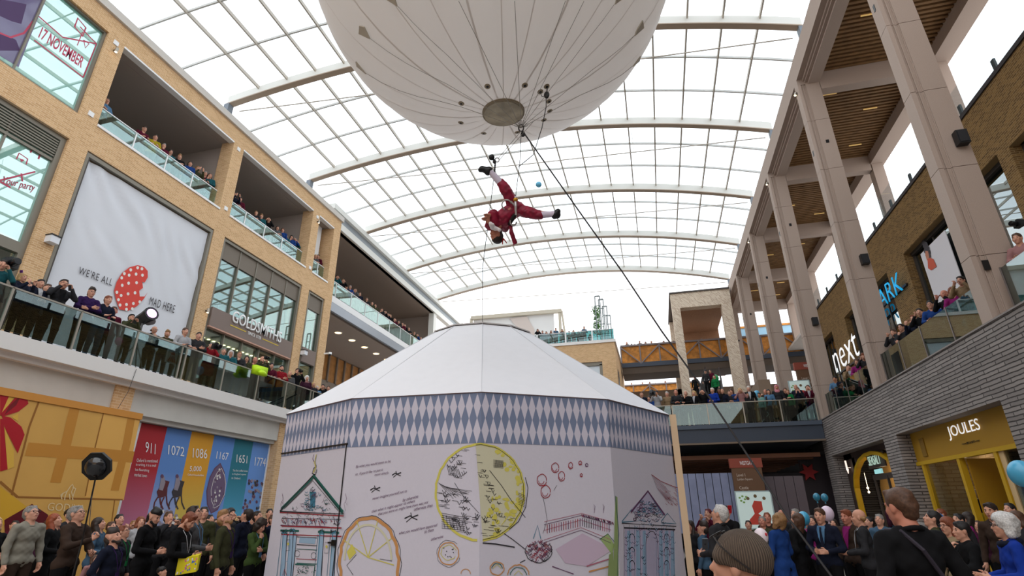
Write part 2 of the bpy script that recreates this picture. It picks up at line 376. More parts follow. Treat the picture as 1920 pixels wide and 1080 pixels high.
def person_meshes(pose, pitch, yaw, fine):
    key = (pose, round(pitch, 1), round(yaw, 1), fine)
    if key in _body: return _body[key]
    Q = POSES[pose]; ln = Q.get('lean', 0.0); vox = (.0085 if fine == 2 else .012 if fine == 1 else .02)
    def lp(p):  # lean from the hips
        p = np.array(p, float)
        if p[2] > .92 and ln: t = (p[2] - .92); return p + np.array([0, ln * t * 1.6, -ln * t * .12])
        return p
    sh = lp((.178, 0, 1.415)); Rt = Q['R']; Lt = Q.get('L', Rt)
    arms = []; hands = []
    for sgn, A in ((1, Rt), (-1, Lt)):
        m = np.array([sgn, 1, 1]); e = np.array(A[0]) * m; w = np.array(A[1]) * m
        if Q.get('cross') and sgn < 0: w = w + np.array([0, -.03, -.05])
        s = sh * m; arms.append((s, e, w)); d = np.array(Q['hd'][0]) * m; sd = np.array(Q['hd'][1]) * m
        if pose in ('chin', 'reach') and sgn < 0:
            d = (np.array((1, .1, .1)) if pose == 'chin' else np.array((0, .15, -1.))); sd = (np.array((0, .2, 1.)) if pose == 'chin' else np.array((0, 1., .1)))
        hands.append((w, d, sd))
    T, R = head_xf(pitch, yaw, lp((0, -.005, 1.50)))
    HP, feat, h = head_prims(T, R)
    tor = lambda g: [('e', lp((0, -.005, 1.30)), (.165 + g, .105 + g, .15 + g)), ('e', lp((0, 0, 1.10)), (.145 + g, .10 + g, .18 + g)), ('e', (0, -.01, .95), (.165 + g, .11 + g, .12 + g)),
                     ('c', lp((-.13, -.01, 1.40)), lp((.13, -.01, 1.40)), .062 + g, .062 + g), ('c', lp((-.06, -.02, 1.445)), lp((.06, -.02, 1.445)), .055 + g * .8, .055 + g * .8)]
    legs = lambda g: sum([[('c', (s * .092, 0, .90), (s * .10, .012, .50), .083 + g, .056 + g), ('c', (s * .10, .012, .50), (s * .105, -.02, .10), .055 + g, .038 + g)] for s in (-1, 1)], [])
    armp = lambda g, cut=0: sum([[('c', s, e, .05 + g, .042 + g), ('c', e, e + (w - e) * (1 - cut), .041 + g, .028 + g)] for s, e, w in arms], [])
    body = tor(-.008) + legs(0) + armp(-.004) + [('c', lp((0, -.015, 1.42)), T((0, -.012, .0)), .057, .055)] + HP
    for s in (-1, 1): body += [('c', (s * .105, -.03, .05), (s * .115, .12, .028), .036, .028)]
    if fine:
        for i, (w, d, sd) in enumerate(hands): body += hand(w, d * 1, sd, Q['curl'])
    else:
        for w, d, sd in hands: dd = d / np.linalg.norm(d); body += [('c', w, w + dd * .08, .026, .03), ('c', w + dd * .08, w + dd * .14, .03, .022)]
    vs, qs = field_mesh(body, vox, k=.02 if fine else .03)
    ctr = vs[qs].mean(1); mi = np.zeros(len(qs), int)
    for p, r, k in feat: mi[np.linalg.norm(ctr - p, axis=1) < r * (1 if fine else 1.25)] = k
    out = {'body': mesh_np('person', vs, qs, [SKINS[0], LIP, EYE, EYE], mi)}
    gv = .013 if fine else .02
    jack = tor(.008) + armp(.009, .06); zc = .86
    vs, qs = field_mesh(jack + [('c', (-.09, -.005, .93), (.09, -.005, .93), .105, .105)], gv, k=.028, wob=.0032, cuts=[('c', T((0, -.0, .02)), T((0, .02, .2)), .062, .1), ('e', (0, 0, .56), (.6, .6, .28))])
    out['jacket'] = mesh_np('jacket', vs, qs, [LIP])
    coat = jack + [('c', (-.10, -.005, .93), (-.11, 0, .62), .115, .135), ('c', (.10, -.005, .93), (.11, 0, .62), .115, .135)]
    vs, qs = field_mesh(coat, gv, k=.05, wob=.0025, cuts=[('c', T((0, -.0, .02)), T((0, .02, .2)), .062, .1)])
    out['coat'] = mesh_np('coat', vs, qs, [LIP])
    vs, qs = field_mesh([('e', (0, -.01, .93), (.17, .118, .11))] + legs(.012), gv, k=.03, wob=.0015)
    out['trousers'] = mesh_np('trousers', vs, qs, [LIP])
    vs, qs = field_mesh(sum([[('c', (s * .105, -.045, .055), (s * .12, .15, .035), .047, .036), ('c', (s * .105, -.03, .06), (s * .105, -.02, .12), .045, .045)] for s in (-1, 1)], []), gv, k=.015)
    out['shoes'] = mesh_np('shoes', vs, qs, [LIP])
    # hair styles
    face = [('e', h(0, .105, -.03), (.07, .075, .085), R), ('e', h(0, .13, .02), (.06, .075, .05), R)]
    low = ('e', h(0, .06, -.16), (.2, .16, .12), R)
    def hr(name, pr, cuts, wob=.0015, vv=None):
        vs, qs = field_mesh(pr, vv or vox * 1.0, k=.02, cuts=cuts, wob=wob); out['hair_' + name] = mesh_np('hair', vs, qs, [LIP])
    hr('short', [('e', h(0, -.02, .042), (.081, .100, .092), R), ('c', h(0, -.06, .0), h(0, -.055, -.04), .066, .05), ('c', h(-.03, .05, .10), h(.045, .045, .095), .018, .016)], face + [low], .003)
    hr('bald', [('c', h(-.06, -.03, -.005), h(-.06, -.06, -.02), .026, .026), ('c', h(.06, -.03, -.005), h(.06, -.06, -.02), .026, .026), ('c', h(-.05, -.07, -.01), h(.05, -.07, -.01), .036, .036)], face, .0005)
    hr('long', [('e', h(0, -.02, .042), (.088, .104, .097), R), ('c', h(-.06, -.03, .0), h(-.085, -.02, -.18), .045, .045), ('c', h(.06, -.03, .0), h(.085, -.02, -.18), .045, .045), ('c', h(0, -.06, .0), h(0, -.07, -.21), .075, .07)], face + [('e', h(0, .09, -.12), (.062, .08, .12), R)], .003)
    hr('bob', [('e', h(0, -.02, .04), (.095, .108, .102), R), ('c', h(-.06, -.02, .0), h(-.07, -.01, -.085), .045, .04), ('c', h(.06, -.02, .0), h(.07, -.01, -.085), .045, .04), ('c', h(0, -.06, .0), h(0, -.06, -.07), .075, .06)], face + [('e', h(0, .09, -.1), (.064, .08, .1), R)], .003)
    hr('curly', [('e', h(0, -.025, .045), (.115, .12, .11), R), ('c', h(-.08, -.03, .0), h(-.09, -.02, -.07), .055, .05), ('c', h(.08, -.03, .0), h(.09, -.02, -.07), .055, .05), ('c', h(0, -.07, .0), h(0, -.07, -.07), .075, .06)], face + [('e', h(0, .09, -.1), (.062, .08, .1), R)], .006)
    hr('tuft', [('e', h(0, -.005, .075), (.08, .095, .07), R), ('c', h(0, .05, .11), h(.01, -.03, .13), .035, .04), ('c', h(0, -.06, .0), h(0, -.055, -.05), .07, .055)], face + [low], .004)
    hr('wrap', [('e', h(0, -.02, .03), (.098, .112, .112), R), ('c', h(0, -.0, -.07), T((0, .0, -.05)), .085, .12), ('c', h(0, -.06, .0), T((0, -.06, -.06)), .085, .11)], face, .003)
    hr('hat', [('e', h(0, -.018, .06), (.09, .108, .085), R), ('c', h(-.05, .055, .045), h(.05, .055, .045), .022, .022)], [('e', h(0, .08, -.06), (.09, .08, .085), R), ('e', h(0, -.02, -.09), (.15, .15, .1), R)], 0)
    hr('beard', [('c', h(-.05, .02, -.06), h(0, .07, -.095), .024, .024), ('c', h(.05, .02, -.06), h(0, .07, -.095), .024, .024), ('c', h(0, .06, -.1), h(0, .065, -.1), .03, .03), ('c', h(-.02, .087, -.045), h(.02, .087, -.045), .007, .007)], [('e', h(0, .1, -.06), (.022, .03, .013), R)], .001)
    out['h'] = h; out['T'] = T; out['hands'] = [(w, d) for w, d, sd in hands]; out['R'] = R
    _body[key] = out; return out
def cloth(col, rough=.9): return mat('cloth_%d_%d_%d' % tuple(col), tuple(x * .74 for x in col), rough, noise=.06, nscale=9, bump=.5, spec=.15)
def hairm(col): return mat('hair_%d_%d_%d' % tuple(col), col, .55, noise=.35, nscale=70, bump=.5)
HC = dict(black=(24, 20, 20), dark=(44, 32, 26), brown=(78, 52, 36), auburn=(120, 62, 36), red=(140, 66, 34), sandy=(140, 104, 66), blond=(190, 155, 105), grey=(128, 124, 120), silver=(190, 188, 186), white=(214, 210, 204), pink=(196, 120, 130), maroon=(90, 20, 30))
CC = dict(black=(24, 24, 27), navy=(30, 36, 58), blue=(38, 80, 160), brightblue=(30, 70, 190), lightblue=(110, 160, 205), teal=(40, 110, 120), purple=(60, 32, 92), red=(176, 30, 44), maroon=(112, 26, 54), magenta=(170, 40, 130), pink=(205, 150, 148), olive=(78, 80, 52), green=(80, 104, 52), brightgreen=(30, 150, 80), brown=(76, 58, 48), tan=(176, 146, 110), beige=(196, 172, 134), oatmeal=(178, 172, 156), grey=(112, 112, 114), charcoal=(58, 58, 62), white=(222, 222, 226), denim=(86, 120, 150), mint=(150, 206, 200), yellow=(214, 190, 40), plum=(84, 40, 64), khaki=(140, 120, 70))
def person(pos, face, height, hair, hcol, top, pose='stand', pitch=0.0, yaw=0.0, fine=0, garment='jacket', trousers='black', skin=0, extras=(), label=None, group=None, width=1.0, hatcol=None):
    """pos: feet; face: heading angle (0 = +Y, counter-clockwise)"""
    M = person_meshes(pose, pitch, yaw, fine)
    b = bpy.data.objects.new('person', M['body']); C.objects.link(b); b.location = pos; b.rotation_euler = (0, 0, face)
    s = height / 1.745; b.scale = (s * width, s * width, s)
    def slot(o, i, m): o.material_slots[i].link = 'OBJECT'; o.material_slots[i].material = m
    slot(b, 0, SKINS[skin]); slot(b, 3, hairm(HC[hcol]) if hair != 'wrap' else EYE)
    def child(mesh, name, m):
        c = bpy.data.objects.new(name, mesh); C.objects.link(c); c.parent = b; slot(c, 0, m); return c
    child(M[garment], garment, cloth(CC[top]))
    if garment != 'coat' or fine: child(M['trousers'], 'trousers', cloth(CC[trousers]))
    if fine or garment == 'jacket': child(M['shoes'], 'shoes', mat('shoe_leather', (30, 26, 25), .5))
    nm = {'wrap': 'headscarf', 'hat': 'cap'}.get(hair, 'hair')
    if hair: child(M['hair_' + hair], nm, cloth(CC[hatcol]) if hatcol else hairm(HC[hcol]))
    h, T, R = M['h'], M['T'], M['R']
    if fine:
        ring = MB(); nb = [(.074 * math.cos(t), -.012 + .072 * math.sin(t), 1.462 - .03 * math.sin(t)) for t in [i * PI / 8 for i in range(17)]]; ring.tube(nb, .017, 6, False); cc = ring.build('collar', cloth(CC[top]), None, True); cc.parent = b
    cl = lambda mb, name, m, sm=False: (lambda o: (setattr(o, 'parent', b), o)[1])(mb.build(name, m, None, sm))
    fz = lambda y, z, o=0: (0, y, z)
    for e in extras:
        if e == 'glasses':
            mb = MB()
            for sx in (-1, 1):
                pts = [h(sx * .033 + .024 * math.cos(t), .101, .004 + .019 * math.sin(t)) for t in [i * PI / 5 for i in range(11)]]; mb.tube(pts, .0028, 4)
                mb.tube([h(sx * .057, .1, .008), h(sx * .08, .0, .008)], .0026, 4)
            mb.tube([h(-.01, .103, .008), h(.01, .103, .008)], .0026, 4); cl(mb, 'glasses', mat('spectacle_frame', (30, 26, 26), .4))
        elif e == 'beard': child(M['hair_beard'], 'beard', hairm(HC[hcol]))
        elif isinstance(e, tuple) and e[0] == 'lanyard':
            mb = MB(); mb.tube([(-.065, .04, 1.47), (-.07, .115, 1.38), (-.03, .15, 1.22), (0, .155, 1.12), (.03, .15, 1.22), (.07, .115, 1.38), (.065, .04, 1.47)], .006, 4)
            mb.box(-.035, .035, .148, .156, 1.03, 1.12); cl(mb, 'lanyard', cloth(CC[e[1]]))
        elif isinstance(e, tuple) and e[0] == 'shirt':
            mb = MB(); f = lambda x, y, z: (x, y, z)
            mb.add([(-.055, .06, 1.475), (.055, .06, 1.475), (.06, .105, 1.42), (.045, .138, 1.30), (.004, .146, 1.12), (-.004, .146, 1.12), (-.045, .138, 1.30), (-.06, .105, 1.42)], [(0, 1, 2, 3, 4, 5, 6, 7)])
            mb.add([(-.06, .0, 1.50), (-.02, .07, 1.455), (-.055, .085, 1.43), (-.075, .0, 1.46)], [(0, 1, 2, 3)]); mb.add([(.06, .0, 1.50), (.02, .07, 1.455), (.055, .085, 1.43), (.075, .0, 1.46)], [(3, 2, 1, 0)])
            cl(mb, 'shirt', cloth(CC[e[1]]))
        elif isinstance(e, tuple) and e[0] == 'tie':
            mb = MB(); mb.add([(-.018, .098, 1.455), (.018, .098, 1.455), (.012, .13, 1.42), (.028, .155, 1.2), (0, .158, 1.13), (-.028, .155, 1.2), (-.012, .13, 1.42)], [(0, 6, 5, 4, 3, 2, 1)])
            cl(mb, 'tie', cloth(CC[e[1]]))
        elif isinstance(e, tuple) and e[0] == 'scarf':
            mb = MB(); pts = [(.095 * math.cos(t), -.01 + .09 * math.sin(t), 1.455 - .02 * math.sin(t)) for t in [i * PI / 6 for i in range(13)]]; mb.tube(pts, .032, 8); cl(mb, 'scarf', cloth(CC[e[1]]), True)
    tag(b, label or 'person', 'person', group); return b
# ---------------------------------------------------------------- materials of the place
BUFF = brick_mat('buff_brick', (216, 178, 134), (196, 156, 112), (222, 194, 158), .235, .075, .010, .25)
STOCK = brick_mat('stock_brick', (138, 106, 64), (96, 72, 44), (150, 124, 86), .235, .075, .012, .4, herring=False)
HERR = brick_mat('herringbone_brick', (222, 206, 184), (176, 148, 122), (222, 210, 194), .26, .075, .014, .5, herring=True)
GREYBR = brick_mat('long_grey_brick', (152, 144, 140), (128, 121, 118), (80, 75, 73), .9, .098, .016, 1.0, offset=.37, rag=.035, msm=.6)
SHOPBR = brick_mat('white_shop_brick', (196, 176, 146), (180, 158, 126), (150, 128, 98), .4, .12, .012, .4)
PALE = mat('pale_render', (206, 203, 196), .85, noise=.06, nscale=1.2)
SLAB = mat('slab_edge', (232, 228, 224), .7)
CONC = mat('cast_stone', (172, 154, 142), .85, noise=.07, nscale=60, bump=.08)
TAUPE = mat('taupe_soffit', (150, 136, 126), .9)
SOFD = mat('dark_plaster', (168, 156, 148), .9)
STEELW = mat('white_steel', (226, 226, 220), .45)
STEELB = mat('rafter_grey', (196, 188, 176), .5)
FLG = mat('flange_bronze', (176, 158, 140), .5)  # the arch flanges are tan-brown in themselves
ALU = mat('brushed_aluminium', (168, 160, 148), .35, metal=.6)
FRAMEG = mat('grey_window_frame', (128, 122, 110), .45, metal=.3)
DARKF = mat('dark_bronze_frame', (70, 62, 56), .45)
BLACK = mat('black_metal', (22, 22, 25), .4)
NAVYS = mat('blue_grey_steel', (58, 66, 80), .5)
WOOD = mat('golden_timber', (196, 128, 50), .6, noise=.35, nscale=3, bump=.1)
WOODS = mat('soffit_timber', (122, 90, 56), .7, noise=.2, nscale=3)
G_TERR = glass_mat('terrace_glass', (176, 190, 188), .07)
G_ROOF = glass_mat('roof_glass', (240, 246, 250), .03)
G_CLEAR = glass_mat('clear_glass', (226, 242, 238), .10, graz=.35)
G_SHOP = glass_mat('shop_glass', (120, 130, 126), .30)
G_TEAL = glass_mat('teal_window_film', (150, 214, 202), .42, graz=.4)
_nt = G_TEAL.node_tree; _tb = [n for n in _nt.nodes if n.type == 'BSDF_TRANSPARENT'][0]; _df = _nt.nodes.new('ShaderNodeBsdfDiffuse'); _df.inputs['Color'].default_value = (*s2l((150, 214, 202)), 1)
_mxn = [n for n in _nt.nodes if n.type == 'MIX_SHADER'][0]; _nt.links.new(_df.outputs[0], _mxn.inputs[1])
WHITE = mat('white_paint', (238, 238, 238), .6)
LAMP_WARM = mat('warm_lamp', (255, 240, 210), .5, emit=(255, 226, 178), estr=6)
DLIT = mat('downlight_glow', (255, 230, 190), .5, emit=(255, 214, 150), estr=3.5)

# ground and upper floors
floor = struct(MB().box(-60, 60, -30, 110, -.3, 0).build('floor', mat('stone_paving', (128, 122, 116), .6, noise=.1, nscale=2)))
struct(MB().box(-24, -14.4, -40, 28.9, 5.3, 5.65).build('trim_1', mat('terrace_paving', (150, 144, 138), .8)))
# ---------------------------------------------------------------- left building
FX = -19.3
wl = MB().use(BUFF); D = .75
ys = [(-40, 3.6), (11.6, 12.3), (18.65, 19.35), (25.7, 26.4), (28.1, 28.85)]
for a, b in ys: wl.box(FX - D, FX, a, b, 5.65, 20.2)
for z0, z1 in ((14.25, 15.36), (19.38, 20.2)): wl.box(FX - D, FX + .001, 3.6, 28.1, z0, z1)
wl.box(FX - .05, FX, 3.6, 3.61, 6, 19)
wl.box(-24, FX - D, 28.1, 28.85, 5.65, 20.2)
# ground floor brick piers under the terrace
for a, b in ((4.6, 5.2), (12.05, 12.65), (19.45, 20.0)): wl.box(-15.1, -14.62, a, b, 0, 5.3)
wl.box(-40, 30, -41, -40, 0, 14)
wall_left = struct(wl.build('wall_left'))
cap = MB().box(FX - .9, FX + .12, -40, 28.95, 20.2, 20.55); struct(cap.build('trim_2', mat('pale_capping', (206, 200, 192), .6)))
struct(MB().box(-14.75, -14.3, -40, 29.0, 5.28, 5.66).box(-14.9, -14.5, -40, 29, 5.14, 5.28).build('trim_3', SLAB))
gp = MB()
for a, b in ((-40, 4.6), (5.2, 12.05), (12.65, 19.45)): gp.box(-15.2, -14.68, a, b, 4.45, 5.3); gp.box(-15.6, -14.8, a, b, 4.32, 4.45)
struct(gp.build('trim_4', PALE))
struct(MB().box(-16.2, -15.6, -40, 29, 0, 5.3).build('wall_shopfront', mat('plain_shop_wall', (120, 112, 104), .8)))
# recessed loggias on the second floor
lg = MB()
for a, b in ((12.3, 18.65), (19.35, 25.7), (26.4, 28.1)):
    lg.box(-26, FX - .04, a, b, 19.375, 19.6); lg.box(-26, FX - D - .01, a - .35, b + .35, 19.36, 19.6)
struct(lg.build('ceiling_loggia', SOFD))
struct(MB().box(-26.2, -26, 3, 29, 15.3, 19.6).box(-26, FX - D, 11.9, 12.1, 15.3, 19.5).box(-26, FX - D, 18.9, 19.1, 15.36, 19.5).box(-26, FX - D, 25.95, 26.15, 15.36, 19.5).build('wall_loggia', mat('loggia_wall', (176, 164, 156), .9)))
struct(MB().box(-26, FX - .02, 11.7, 28.1, 15.15, 15.36).build('floor_loggia', SLAB))
tr = MB().use(WHITE)
for a, b in ((12.3, 18.65), (19.35, 25.7), (26.4, 28.1)):
    tr.box(FX - .25, FX + .05, a, b, 15.36, 15.46); tr.box(FX - .3, FX + .0, a, b, 19.30, 19.38)
struct(tr.build('trim_5'))
struct(MB().box(-21.2, -20.1, 27.4, 27.9, 16.45, 19.4).build('trim_6', WHITE))
def balustrade(p, q, posts, h=1.08, label='', glass=None, railm=None, group=None, rail=True, pr=.025, rw=.05, pm=None, z_in=0.0):
    p, q = Vector(p), Vector(q); root = empty('glass_balustrade', p, label, 'balustrade', group); d = q - p; dn = d.normalized(); up = V(0, 0, 1)
    if rail: MB().beam(p + up * h, q + up * h, rw, rw * .8).build('handrail', railm or ALU, root)
    n = max(1, len(posts))
    for t in posts: MB().beam(p + d * t, p + d * t + up * h, pr * 2, pr * 2, dn).build('post', pm or railm or ALU, root)
    sd = dn.cross(up); off = V(0, 0, 0)
    e = [0] + [t for t in posts if .004 < t < .996] + [1]
    for a, b in zip(e, e[1:]): MB().beam(p + d * a + dn * .02 + up * h * .52, p + d * b - dn * .02 + up * h * .52, .014, h * .92).build('glass_pane', glass or G_TERR, root)
    return root
Y0, Y1 = 5.0, 29.0
balustrade((-14.42, Y0, 5.66), (-14.42, Y1, 5.66), [(y - Y0) / (Y1 - Y0) for y in (6.9, 8.65, 10.36, 12.1, 13.75, 13.93, 15.65, 17.42, 19.15, 20.85, 21.05, 22.8, 24.5, 26.2)],
            label='long glass balustrade with steel handrail along the first-floor terrace facing the banner', z_in=0)
for i, (a, b, ps) in enumerate(((12.3, 18.65, (.28, .53, .76)), (19.35, 25.7, (.22, .46, .70)), (26.4, 28.1, (.6,)))):
    balustrade((FX - .38, a, 15.46), (FX - .38, b, 15.46), ps, 1.02, 'glass balustrade in the ' + ('widest-looking loggia opening next to the poster window', 'loggia opening above the jewellery shop', 'narrow end loggia opening at the brick corner')[i], G_CLEAR, WHITE, 'loggia balustrades')
# windows and shopfronts
def framed(name, y0, y1, z0, z1, X, muls, fm, gm, inner=None, t=.09, depth=.22, label=None, trans=()):
    w = empty(name, (X, (y0 + y1) / 2, z0)); w['kind'] = 'structure'
    m = MB().box(X - depth, X, y0, y0 + t, z0, z1).box(X - depth, X, y1 - t, y1, z0, z1).box(X - depth, X, y0 + t, y1 - t, z1 - t, z1).box(X - depth, X, y0 + t, y1 - t, z0, z0 + t)
    m.build('window_frame', fm, w)
    for y in muls: MB().box(X - depth * .8, X - depth * .2, y - .03, y + .03, z0 + t, z1 - t).build('mullion', fm, w)
    for z in trans: MB().box(X - depth * .8, X - depth * .15, y0 + t, y1 - t, z - .05, z + .05).build('transom', fm, w)
    MB().box(X - depth * .6, X - depth * .5, y0 + t, y1 - t, z0 + t, z1 - t).build('pane', gm, w)
    return w
back = MB().use(mat('shop_interior', (96, 88, 82), .9)); back.box(-26, -25.8, 3, 28, 5.65, 14.3).box(-26, FX - D, 3, 28, 14.05, 14.24).box(-26, FX - D, 26.1, 26.3, 5.7, 14.1).box(-26, FX - D, 18.9, 19.1, 5.7, 14.1)
struct(back.build('wall_shops'))
w1 = framed('window_1', 3.6, 11.6, 15.38, 19.4, FX - .1, (9.42,), FRAMEG, G_TEAL)
w2 = framed('window_2', 3.6, 11.6, 9.8, 14.25, FX - .12, (9.93,), FRAMEG, G_TEAL, t=.18, trans=(13.25,))
lv = MB()
for i in range(7): lv.box(FX - .2, FX - .13, 3.8, 11.4, 13.36 + i * .1, 13.41 + i * .1)
lv.build('louvre', FRAMEG, w2)
framed('window_3', 3.6, 11.6, 5.66, 9.8, FX - .12, (9.93,), FRAMEG, G_CLEAR, t=.18)
# jewellery shopfront
w4 = framed('window_4', 19.36, 25.7, 5.66, 14.2, FX - .05, (20.7, 21.95, 23.2, 24.45), FRAMEG, G_CLEAR, t=.13, depth=.3)
MB().box(FX - .32, FX - .15, 19.5, 25.57, 13.2, 14.07).build('louvre_panel', mat('grey_louvre', (118, 108, 96), .6), w4)
w5 = framed('window_5', 26.5, 28.05, 5.66, 14.2, FX - .05, (), FRAMEG, G_CLEAR, t=.1, depth=.3)
MB().box(FX - .32, FX - .15, 26.6, 27.95, 13.2, 14.1).build('louvre_panel', _mats['grey_louvre'], w5)
MB().box(FX - .3, FX - .02, 26.6, 27.95, 9.9, 10.75).build('sign_band', mat('taupe_sign', (128, 112, 104), .6), w5)
# pale sheet inside the jeweller, its colour standing in for reflections in the glass
struct(MB().box(-25.6, -25.4, 19.1, 26.1, 10.8, 14.0).build('wall_jeweller_reflection', mat('pale_reflection_wall', (206, 214, 206), .7)))
sg = empty('shop_sign', (FX, 22.5, 10), 'taupe fascia sign reading GOLDSMITHS in white letters above the lit shop entrance', 'sign')
MB().box(FX - .28, FX + .04, 19.5, 25.57, 9.75, 10.66).build('fascia_board', _mats['taupe_sign'], sg)
MB().box(FX - .2, FX + .06, 19.5, 25.57, 9.69, 9.75).build('edge_trim', mat('copper_trim', (196, 150, 130), .5), sg)
text('GOLDSMITHS', (FX + .06, 20.75, 10.32), (0, 3.75, 0), (0, 0, .60), WHITE, sg, 'lettering', .04, bold=.006)
text('SINCE 1778', (FX + .045, 22.0, 10.08), (0, .95, 0), (0, 0, .16), WHITE, sg, 'small_lettering', .01)
MB().box(FX + .04, FX + .05, 20.75, 21.85, 10.14, 10.19).box(FX + .04, FX + .05, 23.1, 24.4, 10.14, 10.19).build('yellow_line', mat('yellow_line', (206, 178, 60), .5), sg)
# ceiling of the jeweller with its row of spotlights
struct(MB().box(-25.7, FX - .4, 19.1, 26.1, 9.62, 9.70).box(-25.7, FX - .4, 26.3, 28.1, 9.62, 9.7).build('ceiling_shop', mat('shop_ceiling', (150, 146, 140), .8)))
for i in range(18):
    o = MB().lathe((FX - 1.2, 19.9 + i * .34, 9.6), (0, 0, -1), [(0, .07), (.03, .075), (.035, .05)], 10).build('spotlight', LAMP_WARM); o['kind'] = 'thing'
    tag(o, 'small round ceiling spotlight over the jewellery shop entrance, ' + ORD[i] + ' from the left', 'light', 'ceiling spotlights in the jewellery shop')
# banner
bn = empty('advertising_banner', (FX, 15.4, 8), 'huge white fabric banner with a red spotted balloon filling the shop opening', 'banner')
bm_ = mat('banner_fabric', (216, 218, 224), .8, noise=.02, nscale=.6, bump=.0)
vs = []; fs = []; NY, NZ = 60, 50
for j in range(NZ + 1):
    for i in range(NY + 1):
        y = 12.44 + 6.04 * i / NY; z = 5.7 + 8.3 * j / NZ; u = (y - 12.44) / 6.04; w = (z - 5.7) / 8.3
        am = math.exp(-((w - .86 + .22 * (u - .5)) / .07) ** 2) * .06 + math.exp(-((w - .70 + .16 * u) / .05) ** 2) * .03
        vs.append((FX - .16 + am * math.sin(u * 40 + w * 34 + 2 * math.sin(u * 9)), y, z))
for j in range(NZ):
    for i in range(NY): a = j * (NY + 1) + i; fs.append((a, a + 1, a + NY + 2, a + NY + 1))
MB().add(vs, fs).build('fabric', bm_, bn, True)
fr = MB().box(FX - .2, FX - .02, 12.32, 12.42, 5.66, 14.2).box(FX - .2, FX - .02, 18.5, 18.62, 5.66, 14.2).box(FX - .2, FX - .02, 12.42, 18.5, 14.05, 14.2)
fr.build('banner_frame', FRAMEG, bn)
MB().box(FX - .12, FX - .04, 12.42, 12.48, 5.66, 14.0).build('dark_edge', DARKF, bn)
k = Ink((FX - .13, 15, 10), (1, 0, 0), .01); RED = mat('balloon_print_red', (214, 66, 54), .6); CR = mat('print_white', (232, 228, 222), .6)
bal = [(217, 560), (214, 545), (219, 528), (229, 512), (243, 501), (258, 497), (270, 500), (277, 508), (277, 520), (271, 530), (267, 528), (268, 540), (261, 545), (262, 556), (271, 556), (277, 548), (270, 560), (257, 574), (240, 583), (224, 580)]
k.fill(bal, RED); k.fill([(217, 578), (221, 579), (220, 587), (215, 586)], RED)
for x, y in ((233, 513), (245, 506), (258, 502), (266, 504), (242, 516), (255, 514), (267, 516), (228, 521), (229, 535), (241, 531), (256, 530), (219, 548), (227, 554), (240, 551), (253, 549), (222, 562), (225, 572), (237, 571), (250, 569), (237, 580), (248, 579), (262, 566)): k.disc(x, y, 2.6, 3.1, CR, 10, -.004)
k.build('balloon_print', bn)
INK = mat('print_dark', (62, 56, 60), .7)
def pt(x, y): return on(0, FX - .12, x, y)
for s_, a, b, c in (("WE'RE ALL", (146, 513), (209, 536), (149, 499)), ('MAD HERE', (279, 571), (326, 587), (282, 556))):
    o, e, t_ = pt(*a), pt(*b), pt(*c); text(s_, o, (0, (e - o).y, (e - o).z), (0, (t_ - o).y * .3, (t_ - o).z), INK, bn, 'lettering', .002, spacing=1.15)
# lettering and lines on the poster windows
PINK = mat('poster_red', (190, 70, 96), .6); PURP = mat('poster_purple', (74, 50, 92), .6)
k = Ink((FX - .21, 10, 17), (1, 0, 0), .003)
k.line([(64, 23), (118, 70), (181, 82)], .05, PINK); k.line([(64, 75), (156, 145)], .05, PINK); k.line([(156, 145), (181, 82), (150, 50)], .05, PINK); k.line([(146, 34), (161, 52), (155, 68), (140, 50)], .06, PINK, True); k.line([(155, 60), (145, 85)], .03, PINK)
k.line([(157, 75), (167, 82), (160, 90), (157, 75)], .04, PINK)
k.fill([(-140, -70), (30, -60), (86, 0), (58, 66), (35, 126), (-140, 20)], mat('poster_lilac', (104, 96, 132), .1, spec=1)); k.fill([(-60, -20), (10, 0), (50, 8), (40, 45), (22, 40), (0, 30), (-50, 20)], PURP, -.0); k.fill([(-40, 50), (0, 60), (30, 75), (38, 95), (0, 95)], PURP, 0)
k.line([(0, 62), (20, 70), (45, 62), (62, 40)], .06, PINK); k.build('poster_print', w1)
text('17 NOVEMBER', on(0, FX - .212, 71, 70), on(0, FX - .212, 152, 128) - on(0, FX - .212, 71, 70), V(0, .0, .5), PINK, w1, 'poster_lettering', .002, bold=.02)
k = Ink((FX - .23, 10, 12), (1, 0, 0), .003)
k.line([(57, 286), (61, 279), (75, 290), (72, 298)], .06, PINK); k.line([(31, 298), (36, 287), (52, 298), (49, 308)], .04, PINK); k.fill([(37, 297), (46, 300), (40, 304)], PINK); k.line([(0, 338), (66, 322)], .05, PINK)
k.line([(0, 340), (20, 352)], .06, PINK); k.line([(40, 325), (42, 340)], .05, PINK); k.build('poster_print', w2)
text('Your party', on(0, FX - .22, 0, 347), on(0, FX - .22, 62, 362) - on(0, FX - .22, 0, 347), V(0, 0, .34), PINK, w2, 'poster_lettering', .002)
